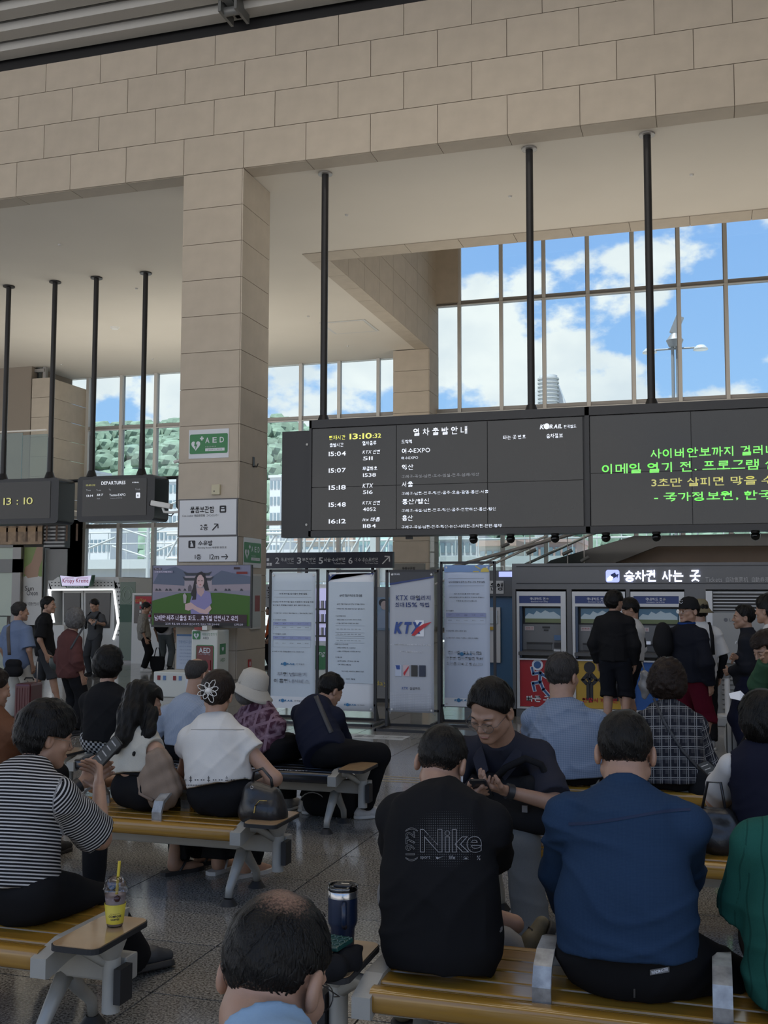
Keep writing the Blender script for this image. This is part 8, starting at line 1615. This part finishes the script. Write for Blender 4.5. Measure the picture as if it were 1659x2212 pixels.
MB().lathe([(.001, 0), (.036, 0), (.038, .006), (.040, .075), (.0475, .09), (.049, .098), (.049, .175)], n=32).obj('body', NT, tm_); MB().lathe([(.049, .175), (.049, .195), (.047, .197)], n=32).obj('rim', STL, tm_); MB().lathe([(.050, .197), (.052, .205), (.050, .215), (.046, .212), (.044, .204), (.001, .203)], n=32).obj('lid', glassmat('lid_clear', (.8, .82, .84), .3, .03, .7), tm_); B(-.03, .03, -.012, .012, .203, .214).obj('lid_slider', DARK, tm_, bevel=.004); MB().lathe([(.001, .198), (.043, .198), (.043, .201), (.001, .202)], n=24).obj('gasket', DARK, tm_)
MB().tube([(.02, -.043, .165), (.030, -.072, .16), (.030, -.074, .11), (.022, -.045, .09)], .009, 8).obj('handle', NT, tm_)
bgw = thing('pouch', 'crumpled black pouch on the left table under the wallet', 'pouch', (-1.185, 3.22, .475)); pc_ = [((-.06, -.05, .0), (.07, .05, .0), .035, .04), ((-.03, -.09, -.005), (.06, -.03, .01), .04, .035), ((.05, .06, .01), (.09, .10, .03), .02, .01)]
mesh_from([nets(lambda P: union(pc_, .03)(P)+.005*np.sin(60*P[:, 0]+40*P[:, 1])*np.sin(50*P[:, 1]), (-.14, -.16, -.06), (.16, .16, .09), .006)], 'body', BAGM, bgw)
wt = thing('wallet', 'dark green quilted wallet lying on the black pouch', 'wallet', (-1.185, 3.275, .528), -.25); wt.rotation_euler = (.1, -.05, -.3); GQ = mat('wallet_green', (.012, .055, .045), .3, coat=.4); B(-.06, .06, -.045, .045, -.008, .008).obj('cover', GQ, wt, bevel=.005)
for i in range(4):
    for j in range(3): MB().tube([(-.045+.028*i, -.03+.026*j, .008), (-.033+.028*i, -.018+.026*j, .0105), (-.021+.028*i, -.03+.026*j, .008)], .0028, 5).obj('quilt_ridge', GQ, wt)
ec = thing('earbud_case', 'small white earbud case on the black pouch', 'case', (-1.175, 3.175, .527)); mesh_from([nets(lambda P: ell(P, (0, 0, 0), (.032, .024, .013)), (-.04, -.03, -.02), (.04, .03, .02), .003)], 'shell', EARB, ec); B(-.008, .008, -.004, .004, .0122, .0138).obj('hinge', ALUL, ec)
um = thing('umbrella', 'folded black umbrella standing on the floor between the two left benches', 'umbrella', (-2.98, 4.6, 0)); p = atz(203, 1905, .02); um.location = (p.x*.80, p.y*.80, 0); um.scale = (.78, .78, 1)
o = MB().lathe([(.004, .0), (.016, .03), (.026, .10), (.030, .16), (.045, .24), (.070, .40), (.074, .50), (.055, .56), (.02, .60), (.008, .61)], n=9).obj('canopy', BAGM, um); MB().cyl((0, 0, .58), (.01, 0, .70), .008, n=8).obj('shaft', ALU, um); MB().cyl((.01, 0, .68), (.012, 0, .80), .016, n=10).obj('handle', RUB, um); MB().cyl((0, 0, .13), (0, 0, .15), .033, n=12).obj('strap', RUB, um)
hd_ = thing('handbag', 'black leather drawstring handbag with zip pocket right of the white blouse', 'bag', P3(566, 1745, 5.30, .53)); hb_ = [((-.06, 0, -.05), (.07, 0, -.06), .075, .075), ((-.05, 0, .05), (.05, 0, .03), .06, .06), ((.0, -.05, -.03), (.06, -.05, -.04), .045, .045)]
BL = mat('leather_black', (.012, .012, .013), .35, bump=.2, bscale=40); mesh_from([nets(lambda P: union(hb_, .06)(P)+.002*np.sin(45*P[:, 0]), (-.2, -.14, -.18), (.2, .12, .16), .008)], 'body', BL, hd_); MB().tube([(-.06, 0, .09), (-.05, .0, .16), (.0, .0, .18), (.05, 0, .13), (.06, 0, .08)], .008, 6).obj('handle', BL, hd_); MB().tube([(.0, -.095, .0), (.03, -.1, .03), (.07, -.095, .03)], .003, 5).obj('zip', mat('brass', (.4, .3, .1), .3, .8), hd_); MB().cyl((.005, -.1, .0), (.0, -.102, -.035), .004, n=6).obj('zip_pull', MATS['brass'], hd_); MB().tube([(-.03+.008*math.cos(t), -.07, .09+.008*math.sin(t)) for t in [i*PI/6 for i in range(12)]], .002, 4, closed=True).obj('ring', STL, hd_)
fb = thing('duffel_bag', 'dark bag with pale piping on the floor between the white sneakers', 'bag', tuple(atz(718, 1762, 0))); mesh_from([nets(lambda P: np.maximum(union([((-.12, 0, .10), (.12, 0, .10), .11, .11)], .02)(P), .0-P[:, 2]), (-.25, -.13, -.01), (.25, .13, .22), .012)], 'body', BAGM, fb); MB().tube([(-.12+.11*math.cos(t), -.095, .08+.10*math.sin(t)) for t in [i*PI/10 for i in range(11)]], .004, 5).obj('piping', GT, fb)
vb = thing('handbag', 'dark slouchy leather bag beside the vest person on the bench', 'bag', P3(1545, 1800, 5.36, .53)); mesh_from([nets(lambda P: union([((-.07, 0, -.04), (.08, 0, -.04), .075, .08), ((-.02, 0, .06), (.04, 0, .05), .05, .05)], .04)(P)+.006*np.sin(38*P[:, 0]+20*P[:, 2]), (-.2, -.12, -.16), (.2, .12, .16), .009)], 'body', BL, vb); MB().tube([(-.06, 0, .08), (-.03, 0, .22), (.03, 0, .22), (.05, 0, .08)], .007, 6).obj('handle', BL, vb)
